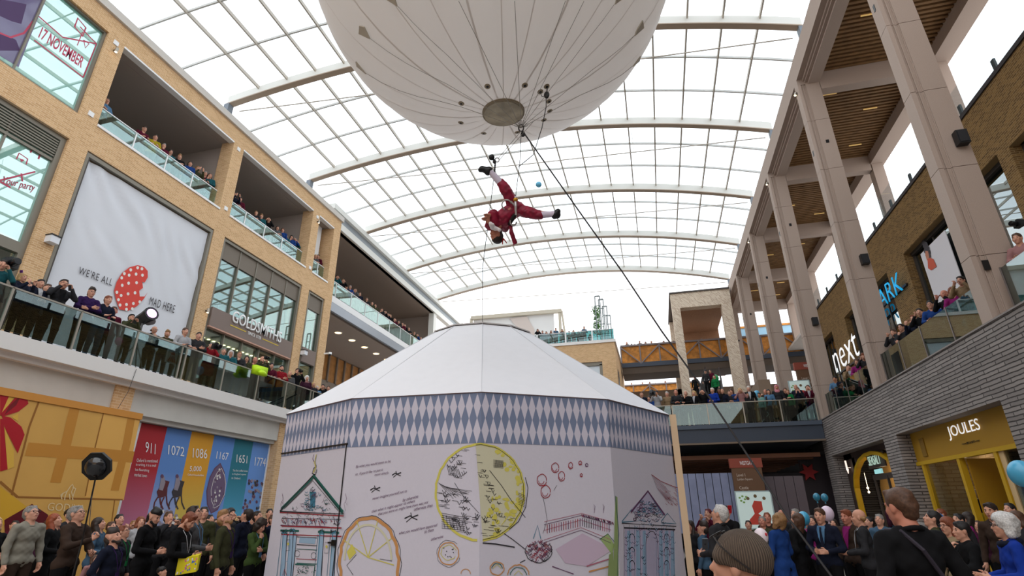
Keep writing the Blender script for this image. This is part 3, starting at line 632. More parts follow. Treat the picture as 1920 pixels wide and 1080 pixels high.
# wall fittings on the brick facade
def fitting(px, py, kind):
    p = on(0, FX, px, py)
    if kind == 'box':
        o = empty('wall_light', p); MB().box(FX, FX + .28, p.y - .15, p.y + .15, p.z - .12, p.z + .12).build('lamp_housing', mat('pale_lamp_box', (224, 226, 232), .5), o); MB().box(FX, FX + .3, p.y - .17, p.y + .17, p.z + .12, p.z + .16).build('hood', BLACK, o); return o
    if kind == 'plate':
        return MB().box(FX, FX + .04, p.y - .1, p.y + .1, p.z - .1, p.z + .1).build('wall_plate', WHITE)
    if kind == 'cyl':
        o = empty('wall_light', p); MB().lathe((FX + .12, p.y, p.z - .1), (0, 0, 1), [(0, .06), (.2, .06)], 12).build('lamp_housing', ALU, o); MB().box(FX, FX + .1, p.y - .03, p.y + .03, p.z - .03, p.z + .03).build('bracket', BLACK, o)
        MB().lathe((FX + .12, p.y, p.z - .105), (0, 0, 1), [(0, .05), (.004, .05)], 12).build('bulb', LAMP_WARM, o); return o
    if kind == 'cam':
        o = empty('security_camera', p); MB().beam(p, p + V(.35, 0, 0), .08, .08).build('arm', WHITE, o); MB().lathe((FX + .4, p.y, p.z), (0, 0, -1), [(-.05, .1), (.08, .11)], 12).build('housing', WHITE, o); MB().ell((FX + .4, p.y, p.z - .08), (.09, .09, .09)).build('dome', BLACK, o); return o
for px, py, kd, lb, ct in ((92, 451, 'box', 'pale box wall light on the brick pier beside the white banner', 'light'), (566, 662, 'box', 'pale box wall light on the pier between the jeweller and the narrow window', 'light'),
                       (214, 95, 'cyl', 'small lit cylinder lamp high on the pier beside the 17 November poster', 'light'), (595, 416, 'cyl', 'small cylinder lamp on the pier beside the narrow end loggia', 'light'), (386, 583, 'cyl', 'small grey lamp on the pier between banner and jeweller', 'light'),
                       (217, 81, 'plate', 'small white plate above the lit cylinder lamp on brick', 'sensor'), (170, 214, 'plate', 'small white plate on brick below the poster window corner', 'sensor'), (447, 280, 'plate', 'small white plate high on the brick pier between the two wide loggias', 'sensor'),
                       (423, 391, 'plate', 'small white plate low on the pier between the wide loggias', 'sensor'), (595, 407, 'plate', 'small white plate above the cylinder lamp by the end loggia', 'sensor'), (581, 502, 'plate', 'small white plate below the end loggia pier', 'sensor'),
                       (608, 663, 'cam', 'white security camera on the brick corner of the jeweller building', 'camera')):
    tag(fitting(px, py, kd), lb, ct)
# ---------------------------------------------------------------- ground floor hoardings, left
GX = -14.25
gh = empty('gold_hoarding', (GX, 9, 0), 'gold gift-box hoarding with a red bow and the chocolate shop lettering', 'hoarding')
GOLD = mat('gold_print', (214, 164, 84), .55, noise=.06, nscale=.9); GOLDD = mat('gold_print_dark', (150, 96, 34), .6); GOLDL = mat('gold_print_light', (226, 172, 88), .55); GOLDM = mat('gold_print_mid', (196, 134, 50), .55)
MB().box(GX - .3, GX, 3, 12.72, 0, 4.25).build('board', GOLD, gh)
MB().box(GX - .3, GX + .03, 3, 12.75, 4.25, 4.42).build('top_rail', mat('gold_rail', (206, 140, 60), .6), gh)
k = Ink((GX, 9, 2), (1, 0, 0), .004)
k.line([(74, 750), (55, 800), (20, 935)], .045, GOLDD); k.line([(194, 775), (178, 840), (160, 930)], .03, GOLDD); k.line([(33, 932), (230, 937)], .04, GOLDD); k.line([(0, 903), (33, 932)], .05, GOLDD); k.line([(215, 938), (208, 990)], .03, GOLDD)
k.line([(140, 766), (122, 840), (104, 905)], .26, GOLDM); k.line([(246, 785), (238, 830), (215, 920)], .24, GOLDM)
k.line([(50, 842), (175, 851), (250, 857)], .3, GOLDM)
k.fill([(195, 775), (262, 786), (232, 938), (160, 932)], GOLDL, .003)
k.fill([(0, 912), (50, 950), (35, 980), (0, 985)], mat('gold_yellow', (216, 166, 46), .5), -.002)
RB = mat('ribbon_red', (176, 20, 34), .45); RBD = mat('ribbon_dark', (122, 12, 24), .5); YR = mat('ribbon_gold', (222, 176, 70), .5)
k.fill([(0, 727), (22, 731), (4, 778), (0, 780)], RB, -.003); k.fill([(22, 731), (36, 734), (6, 772), (2, 776)], YR, -.004); k.fill([(38, 735), (50, 742), (53, 757), (34, 772), (5, 781), (0, 777)], RB, -.005); k.fill([(16, 762), (40, 740), (30, 760), (8, 778)], RBD, -.006)
k.fill([(3, 779), (20, 783), (40, 800), (46, 815), (33, 850), (8, 800)], RB, -.004); k.fill([(0, 785), (6, 786), (14, 880), (0, 884)], RB, -.005); k.fill([(8, 800), (26, 845), (26, 876), (14, 880)], YR, -.003); k.fill([(34, 775), (34, 790), (22, 782)], YR, -.002)
k.fill([(8, 975), (60, 945), (90, 965), (92, 1010), (10, 1020)], mat('ribbon_deep', (96, 12, 24), .5), -.002)
k.build('gift_box_print', gh)
GT = mat('print_pale_gold', (226, 200, 150), .6)
def gtext(s_, a, b, c, m, X=GX + .006, par=gh, **kw):
    o, e, t_ = on(0, X, *a), on(0, X, *b), on(0, X, *c); return text(s_, o, (0, (e - o).y, (e - o).z), (0, (t_ - o).y, (t_ - o).z), m, par, 'lettering', .002, **kw)
gtext('GODIVA', (88, 957), (158, 961), (91, 942), GT)
gtext('The', (16, 997), (32, 998), (17, 984), GT); gtext('ts', (74, 993), (84, 994), (75, 983), GT); gtext('aris', (158, 992), (176, 993), (159, 983), GT)
k = Ink((GX, 9, 2), (1, 0, 0), .008)
for ps in ([(115, 932), (118, 925), (126, 921), (132, 912), (136, 908), (138, 914), (134, 922), (136, 930)], [(126, 921), (122, 930), (121, 938)], [(136, 914), (142, 916), (139, 924), (136, 934), (137, 938)], [(118, 925), (114, 928), (116, 936)], [(130, 926), (131, 936)]): k.line(ps, .025, GT)
k.build('rider_emblem', gh)
BX = -15.0
hb = empty('history_banner', (BX, 16.5, 0), 'six-striped history banner with dates 911 to 1774 in a white frame', 'banner')
cols = [((176, 34, 44), (190, 118, 150)), ((94, 138, 204), (170, 178, 214)), ((222, 158, 40), (206, 186, 90)), ((94, 142, 212), (120, 150, 214)), ((38, 120, 138), (86, 168, 206)), ((104, 150, 218), (110, 160, 220))]
ye = [13.42, 14.42, 15.43, 16.45, 17.49, 18.48, 19.42]
for i in range(6):
    m = bpy.data.materials.new('stripe_%d' % i); m.use_nodes = True; nt = m.node_tree; b_ = nt.nodes['Principled BSDF']; tc_ = nt.nodes.new('ShaderNodeTexCoord'); sx = nt.nodes.new('ShaderNodeSeparateXYZ'); mr = nt.nodes.new('ShaderNodeMapRange'); mx = nt.nodes.new('ShaderNodeMix'); mx.data_type = 'RGBA'
    nt.links.new(tc_.outputs['Object'], sx.inputs[0]); nt.links.new(sx.outputs[2], mr.inputs[0]); mr.inputs[1].default_value = 3.0; mr.inputs[2].default_value = 1.4
    nt.links.new(mr.outputs[0], mx.inputs[0]); mx.inputs[6].default_value = (*s2l(cols[i][0]), 1); mx.inputs[7].default_value = (*s2l(cols[i][1]), 1); nt.links.new(mx.outputs[2], b_.inputs['Base Color']); b_.inputs['Roughness'].default_value = .6
    MB().box(BX - .04, BX, ye[i], ye[i + 1], .1, 4.3).build('printed_stripe', m, hb)
MB().box(BX - .06, BX + .05, 13.26, 13.42, 0, 4.3).build('frame', WHITE, hb); MB().box(BX - .06, BX + .05, 19.42, 19.58, 0, 4.3).build('frame', WHITE, hb)
for s_, a, b, c in (('911', (272, 848), (291, 852), (273, 828)), ('1072', (315, 852), (345, 856), (316, 834)), ('1086', (361, 858), (388, 860), (362, 840)), ('1167', (405, 860), (427, 863), (407, 846)), ('1651', (443, 867), (463, 869), (444, 852)), ('1774', (477, 873), (497, 875), (479, 857)), ('5,000', (355, 885), (377, 885), (356, 874))):
    gtext(s_, a, b, c, WHITE, BX + .01, hb)
for i, s_ in enumerate(('Oxford is mentioned', 'in writing, it is a small', 'but flourishing', 'market town')): gtext(s_, (256 - i * 1.5, 866 + i * 9.0), ((295, 292, 279, 275)[i], 867.5 + i * 9.2), (256.6 - i * 1.5, 859.5 + i * 9), WHITE, BX + .01, hb)
gtext('Oxford householders', (352, 892), (382, 893), (352, 888), WHITE, BX + .01, hb)
for i, s_ in enumerate(('The first coffee house', 'in England opens', 'in Oxford')): gtext(s_, (436 - i, 884 + i * 7), ((464, 461, 450)[i], 885 + i * 7), (436.4 - i, 880 + i * 7), WHITE, BX + .01, hb)
k = Ink((BX, 16, 2), (1, 0, 0), .006); HB = mat('print_bay', (96, 44, 48), .7); GYP = mat('print_grey', (150, 140, 150), .7); PLM = mat('print_plum', (104, 72, 96), .7)
for dx, c_ in ((0, HB), (28, INK)):
    k.fill([(294 + dx, 922), (300 + dx, 912), (308 + dx, 900), (318 + dx, 903), (314 + dx, 915), (313 + dx, 930), (297 + dx, 934)], c_, -.002)
    for a in ((296, 932, 288, 952), (300, 934, 306, 955), (308, 932, 302, 952), (312, 930, 318, 955)): k.line([(a[0] + dx, a[1]), ((a[0] + a[2]) / 2 + dx - 2, (a[1] + a[3]) / 2), (a[2] + dx, a[3])], .05, c_)
    k.fill([(298 + dx, 918), (302 + dx, 896), (308 + dx, 893), (310 + dx, 905), (305 + dx, 920)], GYP, -.003); k.disc(304 + dx, 893, 3, 4, PLM, 8, -.003)
k.build('riders_illustration', hb); k = Ink((BX, 16, 2), (1, 0, 0), .007)
random.seed(8)
for i in range(46): x = random.uniform(460, 492); y = random.uniform(900, 962); k.disc(x - (y - 930) * .18, y, 2.2, 3.2, random.choice((PLM, GYP, INK)), 6, -.002)
for i in range(30): x = random.uniform(290, 345); y = random.uniform(956, 985); k.disc(x - 5, y, 3, 3, random.choice((PLM, GYP, CR)), 6, -.0015)
k.build('crowd_illustration', hb); k = Ink((BX, 16, 2), (1, 0, 0), .006)
sealp = [(413, 869), (420, 885), (423, 905), (420, 930), (408, 955), (396, 962), (389, 945), (388, 920), (394, 895), (403, 878)]
k.fill(sealp, mat('seal_print', (112, 92, 120), .7)); k.line(sealp, .05, PLM, True); k.line([(410 + (x - 406) * .78, 915 + (y - 915) * .8) for x, y in sealp], .02, CR, True)
for i in range(40): t_ = random.uniform(-1, 1); x = 406 - t_ * 6 + random.uniform(-9, 9) * (1 - t_ * t_); k.disc(x, 915 + t_ * 36, 1.6, 2.6, random.choice((GYP, CR, PLM)), 6, -.003)
k.build('seal_illustration', hb)
# ---------------------------------------------------------------- glazed vault
XL, XR, ZE, ZA = -20.2, 8.3, 21.85, 23.75
def arcz(x):
    c = (XL + XR) / 2; hw = (XR - XL) / 2; s_ = ZA - ZE; Rr = (hw * hw + s_ * s_) / (2 * s_); return ZA - Rr + math.sqrt(max(Rr * Rr - (x - c) ** 2, 0))
YA = [(18.6 + 7.42 * i, 20.9 + 7.42 * i) for i in range(-2, 5)]
def ya(i, x): a, b = YA[i]; return a + (b - a) * (x - XL) / (XR - XL)
for i in range(len(YA)):
    r_ = empty('roof_arch', (XL, YA[i][0], ZE), 'white curved steel arch spanning the mall, ' + ['overhead behind the photographer', 'nearest one above the balloon', 'the one springing beside the first wide loggia', 'the one just under the balloon', 'the one behind the upside-down performer\'s waist', 'the one behind the performer\'s head', 'far end one against open sky'][i], 'arch', 'steel arches of the glass roof')
    web = []; N = 40
    vs = []; fs = []; vf = []
    for j in range(N + 1):
        x = XL + (XR - XL) * j / N; y = ya(i, x); z = arcz(x); vs += [(x, y - .09, z), (x, y + .09, z), (x, y + .09, z + .52), (x, y - .09, z + .52)]; vf += [(x, y - .17, z - .06), (x, y + .17, z - .06), (x, y + .17, z), (x, y - .17, z)]
    for j in range(N):
        a = j * 4
        for q in range(4): q2 = (q + 1) % 4; fs.append((a + q, a + q2, a + 4 + q2, a + 4 + q))
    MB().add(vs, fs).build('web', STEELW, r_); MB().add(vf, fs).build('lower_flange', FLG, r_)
    if i >= 1:
        MB().tube([(XL + .3, ya(i, XL) + .5, ZE - .05), (-6, ya(i, -6) + .5, ZE - .12), (XR - .3, ya(i, XR) + .5, ZE - .05)], .03, 6).build('tie_rod', STEELB, r_)
        for x in (-12.5, 0.5): MB().tube([(x, ya(i, x) + .5, ZE - .1), (x, ya(i, x) + .3, arcz(x))], .012, 4).build('hanger', STEELB, r_)
    for x, dx in ((XL, .25), (XR, -.2)):
        if x == XL and ya(i, XL) > 28.8: continue
        MB().beam((x, ya(i, x), 20.4), (x + dx * .2, ya(i, x), ZE - .02), .34, .3, (1, 0, 0)).build('post', mat('post_blue_grey', (120, 128, 138), .5), r_)
for i in range(len(YA) - 1):
    bay = empty('roof_bay', (XL, YA[i][0], ZE + .5), 'bay of roof glazing with grey bars, ' + ['overhead behind the balloon top', 'the nearest one left of the balloon', 'the one directly behind the balloon base', 'the one behind the performer\'s raised shoe', 'the one behind the performer\'s body', 'farthest one before open sky'][i], 'roof glazing', 'glazed roof bays')
    K = 18; zo = .52
    vs = []; fs = []
    for j in range(37):
        x = XL - 1.3 + (XR - XL + 1.9) * j / 36
        vs += [(x, ya(i, x) + .1, arcz(x) + zo + .05), (x, ya(i + 1, x) - .1, arcz(x) + zo + .05)]
    MB().add(vs, [(2 * j, 2 * j + 1, 2 * j + 3, 2 * j + 2) for j in range(36)]).build('glass_panel', G_ROOF, bay)
    for j in range(1, K):
        x = XL + .1 + (XR - XL - .2) * j / K; MB().beam((x, ya(i, x), arcz(x) + zo - .08), (x, ya(i + 1, x), arcz(x) + zo - .08), .075, .19).build('glazing_bar', STEELB, bay)
    for t_ in (1 / 3, 2 / 3):
        xs_ = [XL - 1.3 + (XR - XL + 1.9) * j / 24 for j in range(25)]; pts = [(x, ya(i, x) * (1 - t_) + ya(i + 1, x) * t_, arcz(x) + zo - .04) for x in xs_]
        m_ = MB()
        for a, b in zip(pts, pts[1:]): m_.beam(a, b, .07, .12)
        m_.build('cross_bar', mat('cross_bar_grey', (204, 204, 200), .5), bay)
# guard rail on the left roof edge
gr = empty('roof_guard_rail', (-19.9, 5, 20.5), 'thin twin-wire guard rail along the brick parapet under the glass roof', 'railing')
for z in (20.95, 21.25): MB().tube([(-19.95, 3, z), (-19.95, 28.9, z)], .018, 5).build('wire', mat('galvanised', (150, 160, 168), .4), gr)
pm = MB()
for j in range(18): pm.tube([(-19.95, 3.5 + 1.5 * j, 20.5), (-19.95, 3.5 + 1.5 * j, 21.3)], .02, 5)
pm.build('posts', mat('galvanised', (150, 160, 168)), gr)
struct(MB().box(-20.5, -20.0, -6, 29, 20.2, 20.9).build('trim_7', mat('gutter_pale', (196, 192, 186), .6)))
# ---------------------------------------------------------------- far left building beyond the brick corner
fl = MB().use(STEELW)
fl.box(-20.7, -20.2, 28.85, 56, 20.45, 20.95).build('trim_8'); 
struct(bpy.data.objects['trim_8'])
struct(MB().box(-20.6, -20.25, 28.85, 56, 20.95, 21.45).build('trim_9', mat('gutter_grey', (150, 158, 164), .4)))
struct(MB().box(-20.7, -20.0, 28.85, 56, 21.45, 21.85).build('trim_10', STEELW))
struct(MB().box(-34, -20.4, 28.85, 49, 20.45, 20.6).build('ceiling_far', TAUPE))
struct(MB().box(-34, -20.2, 28.85, 62, 14.9, 15.3).build('floor_far', TAUPE))
struct(MB().box(-20.25, -20.15, 28.85, 62, 14.95, 15.4).build('trim_11', WHITE)); struct(MB().box(-20.3, -20.1, 28.85, 62, 14.3, 14.9).build('trim_12', mat('fascia_metal', (150, 156, 164), .35, metal=.3)))
struct(MB().box(-34, -20.5, 28.85, 62, 14.25, 14.4).build('ceiling_far_low', TAUPE))
struct(MB().box(-34.2, -34, 28.85, 62, 5.7, 20.5).use(TAUPE).box(-34, -20.9, 49, 49.3, 17.6, 20.5).build('wall_far', mat('far_wall', (120, 108, 98), .9)))
struct(MB().box(-20.9, -20.35, 48.2, 48.9, 15.3, 20.5).build('column_white', STEELW))
balustrade((-20.2, 28.9, 15.4), (-20.2, 60, 15.4), [(y - 28.9) / 31.1 for y in np.arange(30.5, 60, 2.05)], 1.05, 'glass balustrade with white posts on the far upper balcony beyond the brick corner', G_CLEAR, WHITE)
for i in range(7):
    o = empty('downlight', (-22.1, 34.36 + i * 2.0, 14.25), 'round warm downlight in the dark soffit under the far balcony, ' + ORD[i] + ' from the brick corner', 'light', 'downlights under the far balcony')
    MB().lathe((-22.1, 34.36 + i * 2.0, 14.26), (0, 0, -1), [(0, .3), (.04, .3), (.05, .24)], 20).build('trim_ring', WHITE, o); MB().lathe((-22.1, 34.36 + i * 2.0, 14.205), (0, 0, -1), [(0, .24), (.008, .23)], 20).build('lamp_disc', DLIT, o)
tw = MB(); tb = MB()
for i in range(13): tw.box(-26.1, -25.95, 34.5 + i * 1.25, 35.6 + i * 1.25, 11.9, 14.2)
struct(tw.build('wall_timber', mat('slatted_timber', (178, 128, 74), .7, noise=.2, nscale=2)))
for i in range(14): tb.box(-25.95, -25.8, 34.3 + i * 1.25, 34.45 + i * 1.25, 11.8, 14.2)
tb.box(-26.4, -25.8, 30, 52, 11.2, 11.9); struct(tb.build('trim_13', mat('grey_mullions', (128, 118, 108), .6)))
struct(MB().box(-26.4, -26.2, 28, 56, 5.7, 14.2).build('wall_recess', mat('dark_recess', (40, 48, 62), .6)))
struct(MB().box(-26.3, -14.4, 29.0, 62, 5.3, 5.65).build('floor_far_terrace', SLAB))
# ---------------------------------------------------------------- right side: grey brick podium with shops
RX = 7.8
wr = MB().use(GREYBR)
wr.box(RX, RX + .5, -40, 29.75, 4.03, 5.7)
for a, b in ((-40, 3.5), (12.0, 15.0), (21.25, 22.45), (28.9, 29.75)): wr.box(RX, RX + .6, a, b, 0, 4.03)
wr.box(RX + .5, RX + 1.25, 3.5, 28.9, 4.03, 4.12); wr.box(RX, RX + 3, 29.75, 30.0, 0, 5.7)
struct(wr.build('wall_right'))
struct(MB().box(RX - .03, RX + .55, -40, 29.8, 5.7, 5.74).build('trim_14', mat('grey_coping', (140, 132, 128), .8)))
struct(MB().box(RX + .3, 24, -40, 60, 5.35, 5.69).build('floor_right', mat('upper_paving', (150, 142, 134), .8)))
struct(MB().box(RX + .4, 24, -40, 60, 4.5, 5.35).build('ceiling_right_shops', mat('shop_soffit', (60, 54, 50), .9)))
SX = 8.2
struct(MB().use(SHOPBR).box(12.5, 12.7, -40, 29, 0, 4.5).box(SX + .1, 12.5, 21.3, 21.6, 0, 4.5).build('wall_shop_right'))
YEL = mat('mustard_paint', (166, 124, 22), .6); YELB = mat('yellow_frame', (190, 150, 16), .55)
ys_ = empty('clothing_shopfront', (SX, 18, 0), 'mustard shopfront with white JOULES lettering and open double doors', 'shopfront')
MB().box(SX, SX + .15, 12, 21.25, 3.14, 4.5).build('fascia_board', YEL, ys_)
m_ = MB().box(SX - .05, SX + .1, 12, 21.25, 3.02, 3.13)
for y in (20.85, 18.55, 16.65): m_.box(SX - .04, SX + .1, y - .075, y + .075, 0, 3.03)
m_.build('door_frame', YELB, ys_)
MB().box(SX + .12, SX + .85, 18.38, 18.44, 0, 3.0).build('open_door', YEL, ys_); MB().box(SX + .45, SX + .5, 18.33, 18.38, 1.0, 1.5).build('door_pull', BLACK, ys_)
MB().box(SX, SX + .1, 16.35, 16.57, 0, 3.02).build('pale_pilaster', mat('pale_wood_post', (206, 176, 130), .6), ys_)
for a, b in ((18.63, 20.77), (12.2, 16.34)): MB().box(SX + .02, SX + .04, a, b, .3, 3.02).build('shop_window', glass_mat('window_clear', (224, 226, 222), .06, graz=.2), ys_)
text('JOULES', (SX - .02, 18.66, 3.52), (0, -1.72, 0), (0, 0, .38), mat('lit_white_letters', (255, 255, 255), .5, emit=(255, 255, 255), estr=.6), ys_, 'lettering', .01, bold=-.004)
m_ = MB()
for y in (18.66, 16.98): m_.box(SX - .03, SX - .02, y - .02, y + .02, 3.5, 3.54)
text('GIRLS & BOYS', (SX - .01, 17.88, 3.335), (0, -.46, 0), (0, 0, .06), BLACK, ys_, 'small_lettering', .004)
MB().box(SX - .03, SX - .01, 17.9, 18.1, 3.36, 3.37).box(SX - .03, SX - .01, 17.2, 17.4, 3.36, 3.37).build('ornament_line', BLACK, ys_)
MB().box(SX - .03, SX - .0, 20.35, 20.65, 3.25, 3.8).build('air_grille', mat('mustard_dark', (130, 96, 18), .6), ys_)
wpl = MB().use(SHOPBR).box(SX + 1.3, SX + 1.4, 18.9, 21.3, 0, 4.4).box(SX + 1.9, SX + 2.0, 12, 18.0, 0, 4.4); struct(wpl.build('wall_shop_display'))
k = Ink((SX + 1.3, 18, 2), (-1, 0, 0), .02)
k.fill([(1788, 878), (1799, 878), (1812, 915), (1802, 918)], mat('display_red', (150, 60, 40), .7)); k.line([(1777, 882), (1780, 900), (1787, 915)], .05, mat('display_blue', (50, 80, 110), .7)); k.line([(1770, 893), (1780, 900), (1790, 898), (1798, 905)], .03, mat('display_blue', (50, 80, 110))); k.build('wall_display', ys_)
def shop_fill(x, y, z, e, c=(1, .78, .5)):  # added point lights without fixtures, brightening the shop interiors
    l = bpy.data.lights.new('shop_fill', 'POINT'); l.energy = e; l.color = c; l.shadow_soft_size = .15; o = bpy.data.objects.new('shop_fill', l); C.objects.link(o); o.location = (x, y, z); o['kind'] = 'structure'
shop_fill(SX + .8, 19.9, 2.9, 12); shop_fill(SX + 1.2, 17.0, 3.2, 5); shop_fill(SX + .5, 25.8, 3.0, 12)
def mannequin(x, y, top, lab, z=.25):
    o = empty('mannequin', (x, y, z), lab, 'mannequin'); mb = MB(); mb.ell((x, y, z + 1.62), (.075, .09, .12), 10, 8).tube([(x, y, z + 1.5), (x, y, z + 1.42)], .05, 8); mb.build('head', mat('mannequin_skin', (206, 180, 150), .5), o, True)
    mb = MB(); mb.lathe((x, y, z + .85), (0, 0, 1), [(0, .17), (.2, .13), (.42, .17), (.55, .16), (.62, .06)], 12)
    for s_ in (-1, 1): mb.tube([(x, y + s_ * .19, z + 1.4), (x - .03, y + s_ * .25, z + 1.15), (x - .1, y + s_ * .2, z + .92)], [.06, .05, .035], 8)
    mb.build('coat', cloth(CC[top]), o, True); mb = MB()
    for s_ in (-1, 1): mb.tube([(x, y + s_ * .09, z + .9), (x, y + s_ * .1, z + .05)], [.09, .05], 8)
    mb.build('legs', cloth(CC['denim']), o, True); MB().box(x - .25, x + .25, y - .25, y + .25, 0, z).build('plinth', WHITE, o)
    return o
mannequin(SX + .5, 19.35, 'navy', 'shop window mannequin in a navy coat behind the mustard frame', .5); mannequin(SX + .45, 18.86, 'yellow', 'shop window mannequin in a yellow coat beside the mustard door', .2)
ss = empty('arched_shopfront', (SX, 26, 0), 'dark shopfront with a tall yellow arch and white SEASALT sign', 'shopfront')
DKB = mat('dark_brown_board', (62, 46, 40), .6)
P_ = [(SX, 27.8, 0), (SX, 27.85, 1.8), (SX, 27.85, 2.6), (SX, 27.6, 3.0), (SX, 27.1, 3.38), (SX, 26.5, 3.62), (SX, 25.7, 3.76), (SX, 24.9, 3.78), (SX, 24.1, 3.66), (SX, 23.4, 3.4), (SX, 22.9, 2.95), (SX, 22.7, 2.4), (SX, 22.7, 0)]
mb = MB().box(SX + .06, SX + .12, 27.85, 28.9, 0, 4.1).box(SX + .06, SX + .12, 22.3, 28.9, 3.8, 4.1)
for a, b in zip(P_[2:8], P_[3:9]): mb.prism([(SX + .06, a[1], a[2]), (SX + .06, b[1], b[2]), (SX + .06, b[1], 3.82), (SX + .06, a[1], 3.82)], (.06, 0, 0))
mb.box(SX + .06, SX + .12, 27.5, 27.86, 3.05, 3.82).build('dark_surround', DKB, ss)
mb = MB()
for a, b in zip(P_, P_[1:]): mb.beam(a, b, .13, .2, (1, 0, 0))
mb.build('arch_frame', YELB, ss)
MB().poly([Vector(p) + V(.9, 0, 0) for p in P_]).build('lit_wall', mat('warm_shop_wall', (206, 160, 90), .8), ss)
MB().box(SX + .3, SX + .32, 22.6, 28.0, 2.2, 4.0).build('inner_header', DKB, ss) if False else None
MB().box(SX - .05, SX + .02, 24.45, 25.15, 3.0, 3.16).build('lit_panel', mat('pale_lit_panel', (150, 206, 206), .5, emit=(160, 220, 220), estr=.6), ss)
MB().box(SX - .02, SX + .02, 23.9, 25.75, 3.22, 3.76).box(SX - .01, SX + .02, 23.2, 25.6, 2.78, 2.98).build('sign_board', DARKF, ss)
text('SEASALT', (SX - .03, 25.55, 3.33), (0, -1.3, 0), (0, 0, .34), mat('pale_mint_letters', (206, 230, 216), .5, emit=(206, 240, 220), estr=.35), ss, 'lettering', .02, bold=-.01)
MB().box(SX - .04, SX + .03, 25.38, 25.45, 0, 2.9).box(SX - .04, SX + .03, 24.0, 24.08, 0, 2.9).build('door_frame', DARKF, ss)
for y, z in ((27.14, 2.56), (27.12, 2.40)): tag(MB().ell((SX + .2, y, z), (.045, .045, .045), 8, 6).tube([(SX + .2, y, z), (SX + .2, y, z + .6)], .005, 4).build('pendant_bulb', LAMP_WARM), 'tiny warm bulb inside the yellow arch, the %s one' % ('upper' if z > 2.5 else 'lower'), 'light')
o = V(SX - .1, 27.88 + .35, 3.45); mb = MB().beam(o + V(0, 0, .3), o + V(0, 0, -.1), .05, .06).prism([(o.x, o.y - .12, o.z - .05), (o.x, o.y + .12, o.z - .05), (o.x, o.y, o.z - .25)], (.03, 0, 0)).beam(o, o + V(.25, 0, 0), .02, .02)
tag(mb.build('arrow_sign', mat('lit_arrow', (255, 236, 220), .5, emit=(255, 236, 220), estr=1.0)), 'white glowing down arrow hanging beside the yellow arch', 'sign')
mannequin(SX + .5, 26.3, 'plum', 'dark clothed mannequin in the yellow arched shop window')
# ---------------------------------------------------------------- colonnade
cyl = [14.2 + 7.5 * i for i in range(-1, 6)]
nm = ['beside the photographer', 'widest one, nearest, rising out of the top edge', 'the second one, with a black speaker near its middle', 'the third one, with a black speaker near its foot', 'the fourth one', 'the fifth one', 'the sixth one, next to the herringbone tower']
for i, y in enumerate(cyl):
    col = empty('stone_column', (RX + .45, y, 5.7), 'square cast-stone column with panel joints, ' + nm[i], 'column', 'colonnade columns on the right')
    zs = [5.7] + [z for z in (7.35, 9.85, 12.35, 14.85, 17.35)] + [19.35]
    for a, b in zip(zs, zs[1:]):
        m_ = MB(); x0, x1 = RX, RX + .88
        m_.box(x0, x0 + .12, y, y + .46, a, b - .015).box(x0 + .12, x0 + .30, y + .05, y + .46, a, b - .015).box(x0 + .19, x0 + .22, y + .02, y + .05, a, b - .015).box(x0 + .32, x1, y, y + .46, a, b - .015).box(x0 + .30, x0 + .32, y + .03, y + .46, a, b - .015)
        m_.build('stone_panel', CONC, col)
    MB().box(RX + .03, RX + .85, y + .06, y + .44, 5.7, 19.35).build('joint_core', mat('joint_dark', (96, 84, 78), .9), col)  # core in a darker stone tone, visible in the panel joints
    for z, yy in ((16.1, 0),): MB().box(RX + .5, RX + .62, y - .012, y, z, z + .16).build('socket_recess', BLACK, col)
    MB().box(RX - .012, RX, y + .2, y + .3, 15.7, 15.95).build('socket_recess', BLACK, col)
    if i == 1: MB().box(RX + .18, RX + .32, y - .012, y, 6.95, 7.2).build('socket_recess', BLACK, col)
for i in (1, 2, 3, 4):
    y = cyl[i]; z = {1: 10.6, 2: 9.6, 3: 9.0, 4: 8.6}[i]
    p = {1: (1798, 264), 2: (1619, 489), 3: (1527, 604), 4: (1433, 720)}[i]; w_ = on(1, y, *p)
    o = empty('column_speaker', (w_.x, y - .1, w_.z), 'small black speaker fixed on the ' + ['', 'nearest', 'second', 'third', 'fourth'][i] + ' stone column', 'speaker', 'black column speakers')
    MB().box(w_.x - .13, w_.x + .13, y - .22, y - .03, w_.z - .2, w_.z + .2).build('housing', BLACK, o); MB().box(w_.x - .1, w_.x + .1, y - .235, y - .22, w_.z - .17, w_.z + .17).build('grille', mat('grille_black', (34, 34, 38), .7), o); MB().box(w_.x - .03, w_.x + .03, y - .05, y + .0, w_.z - .05, w_.z + .05).build('bracket', BLACK, o)
    w_ = V(RX - .08, y + .3, 19.35 - .25) if i > 1 else V(RX - .08, y + .3, 19.1)
    o = empty('spot_lamp', w_, 'tiny warm spotlight at the head of the ' + ['', 'nearest', 'second', 'third', 'fourth'][i] + ' stone column', 'light', 'column head spotlights')
    MB().lathe(w_, (-.3, 0, -1), [(-.1, .05), (.05, .06)], 10).build('housing', ALU, o); MB().lathe(w_ + V(-.016, 0, -.052), (-.3, 0, -1), [(0, .05), (.01, .045)], 10).build('bulb', LAMP_WARM, o); MB().box(w_.x, RX + .01, w_.y - .02, w_.y + .02, w_.z - .02, w_.z + .1).build('bracket', BLACK, o)
bm2 = MB().box(RX, RX + .22, -6, 53, 19.62, 20.62).box(RX + .22, RX + .30, -6, 53, 19.5, 20.5).box(RX + .30, RX + .42, -6, 53, 19.42, 20.5).box(RX + .42, RX + .9, -6, 53, 19.32, 20.5)
for y in cyl: bm2.box(RX, RX + .43, y, y + .46, 19.34, 19.63)
bm2.box(13.0, 13.75, -6, 53, 19.3, 20.4)
for y in cyl: bm2.box(RX + .9, 13.0, y - .0, y + .46, 18.95, 20.2)
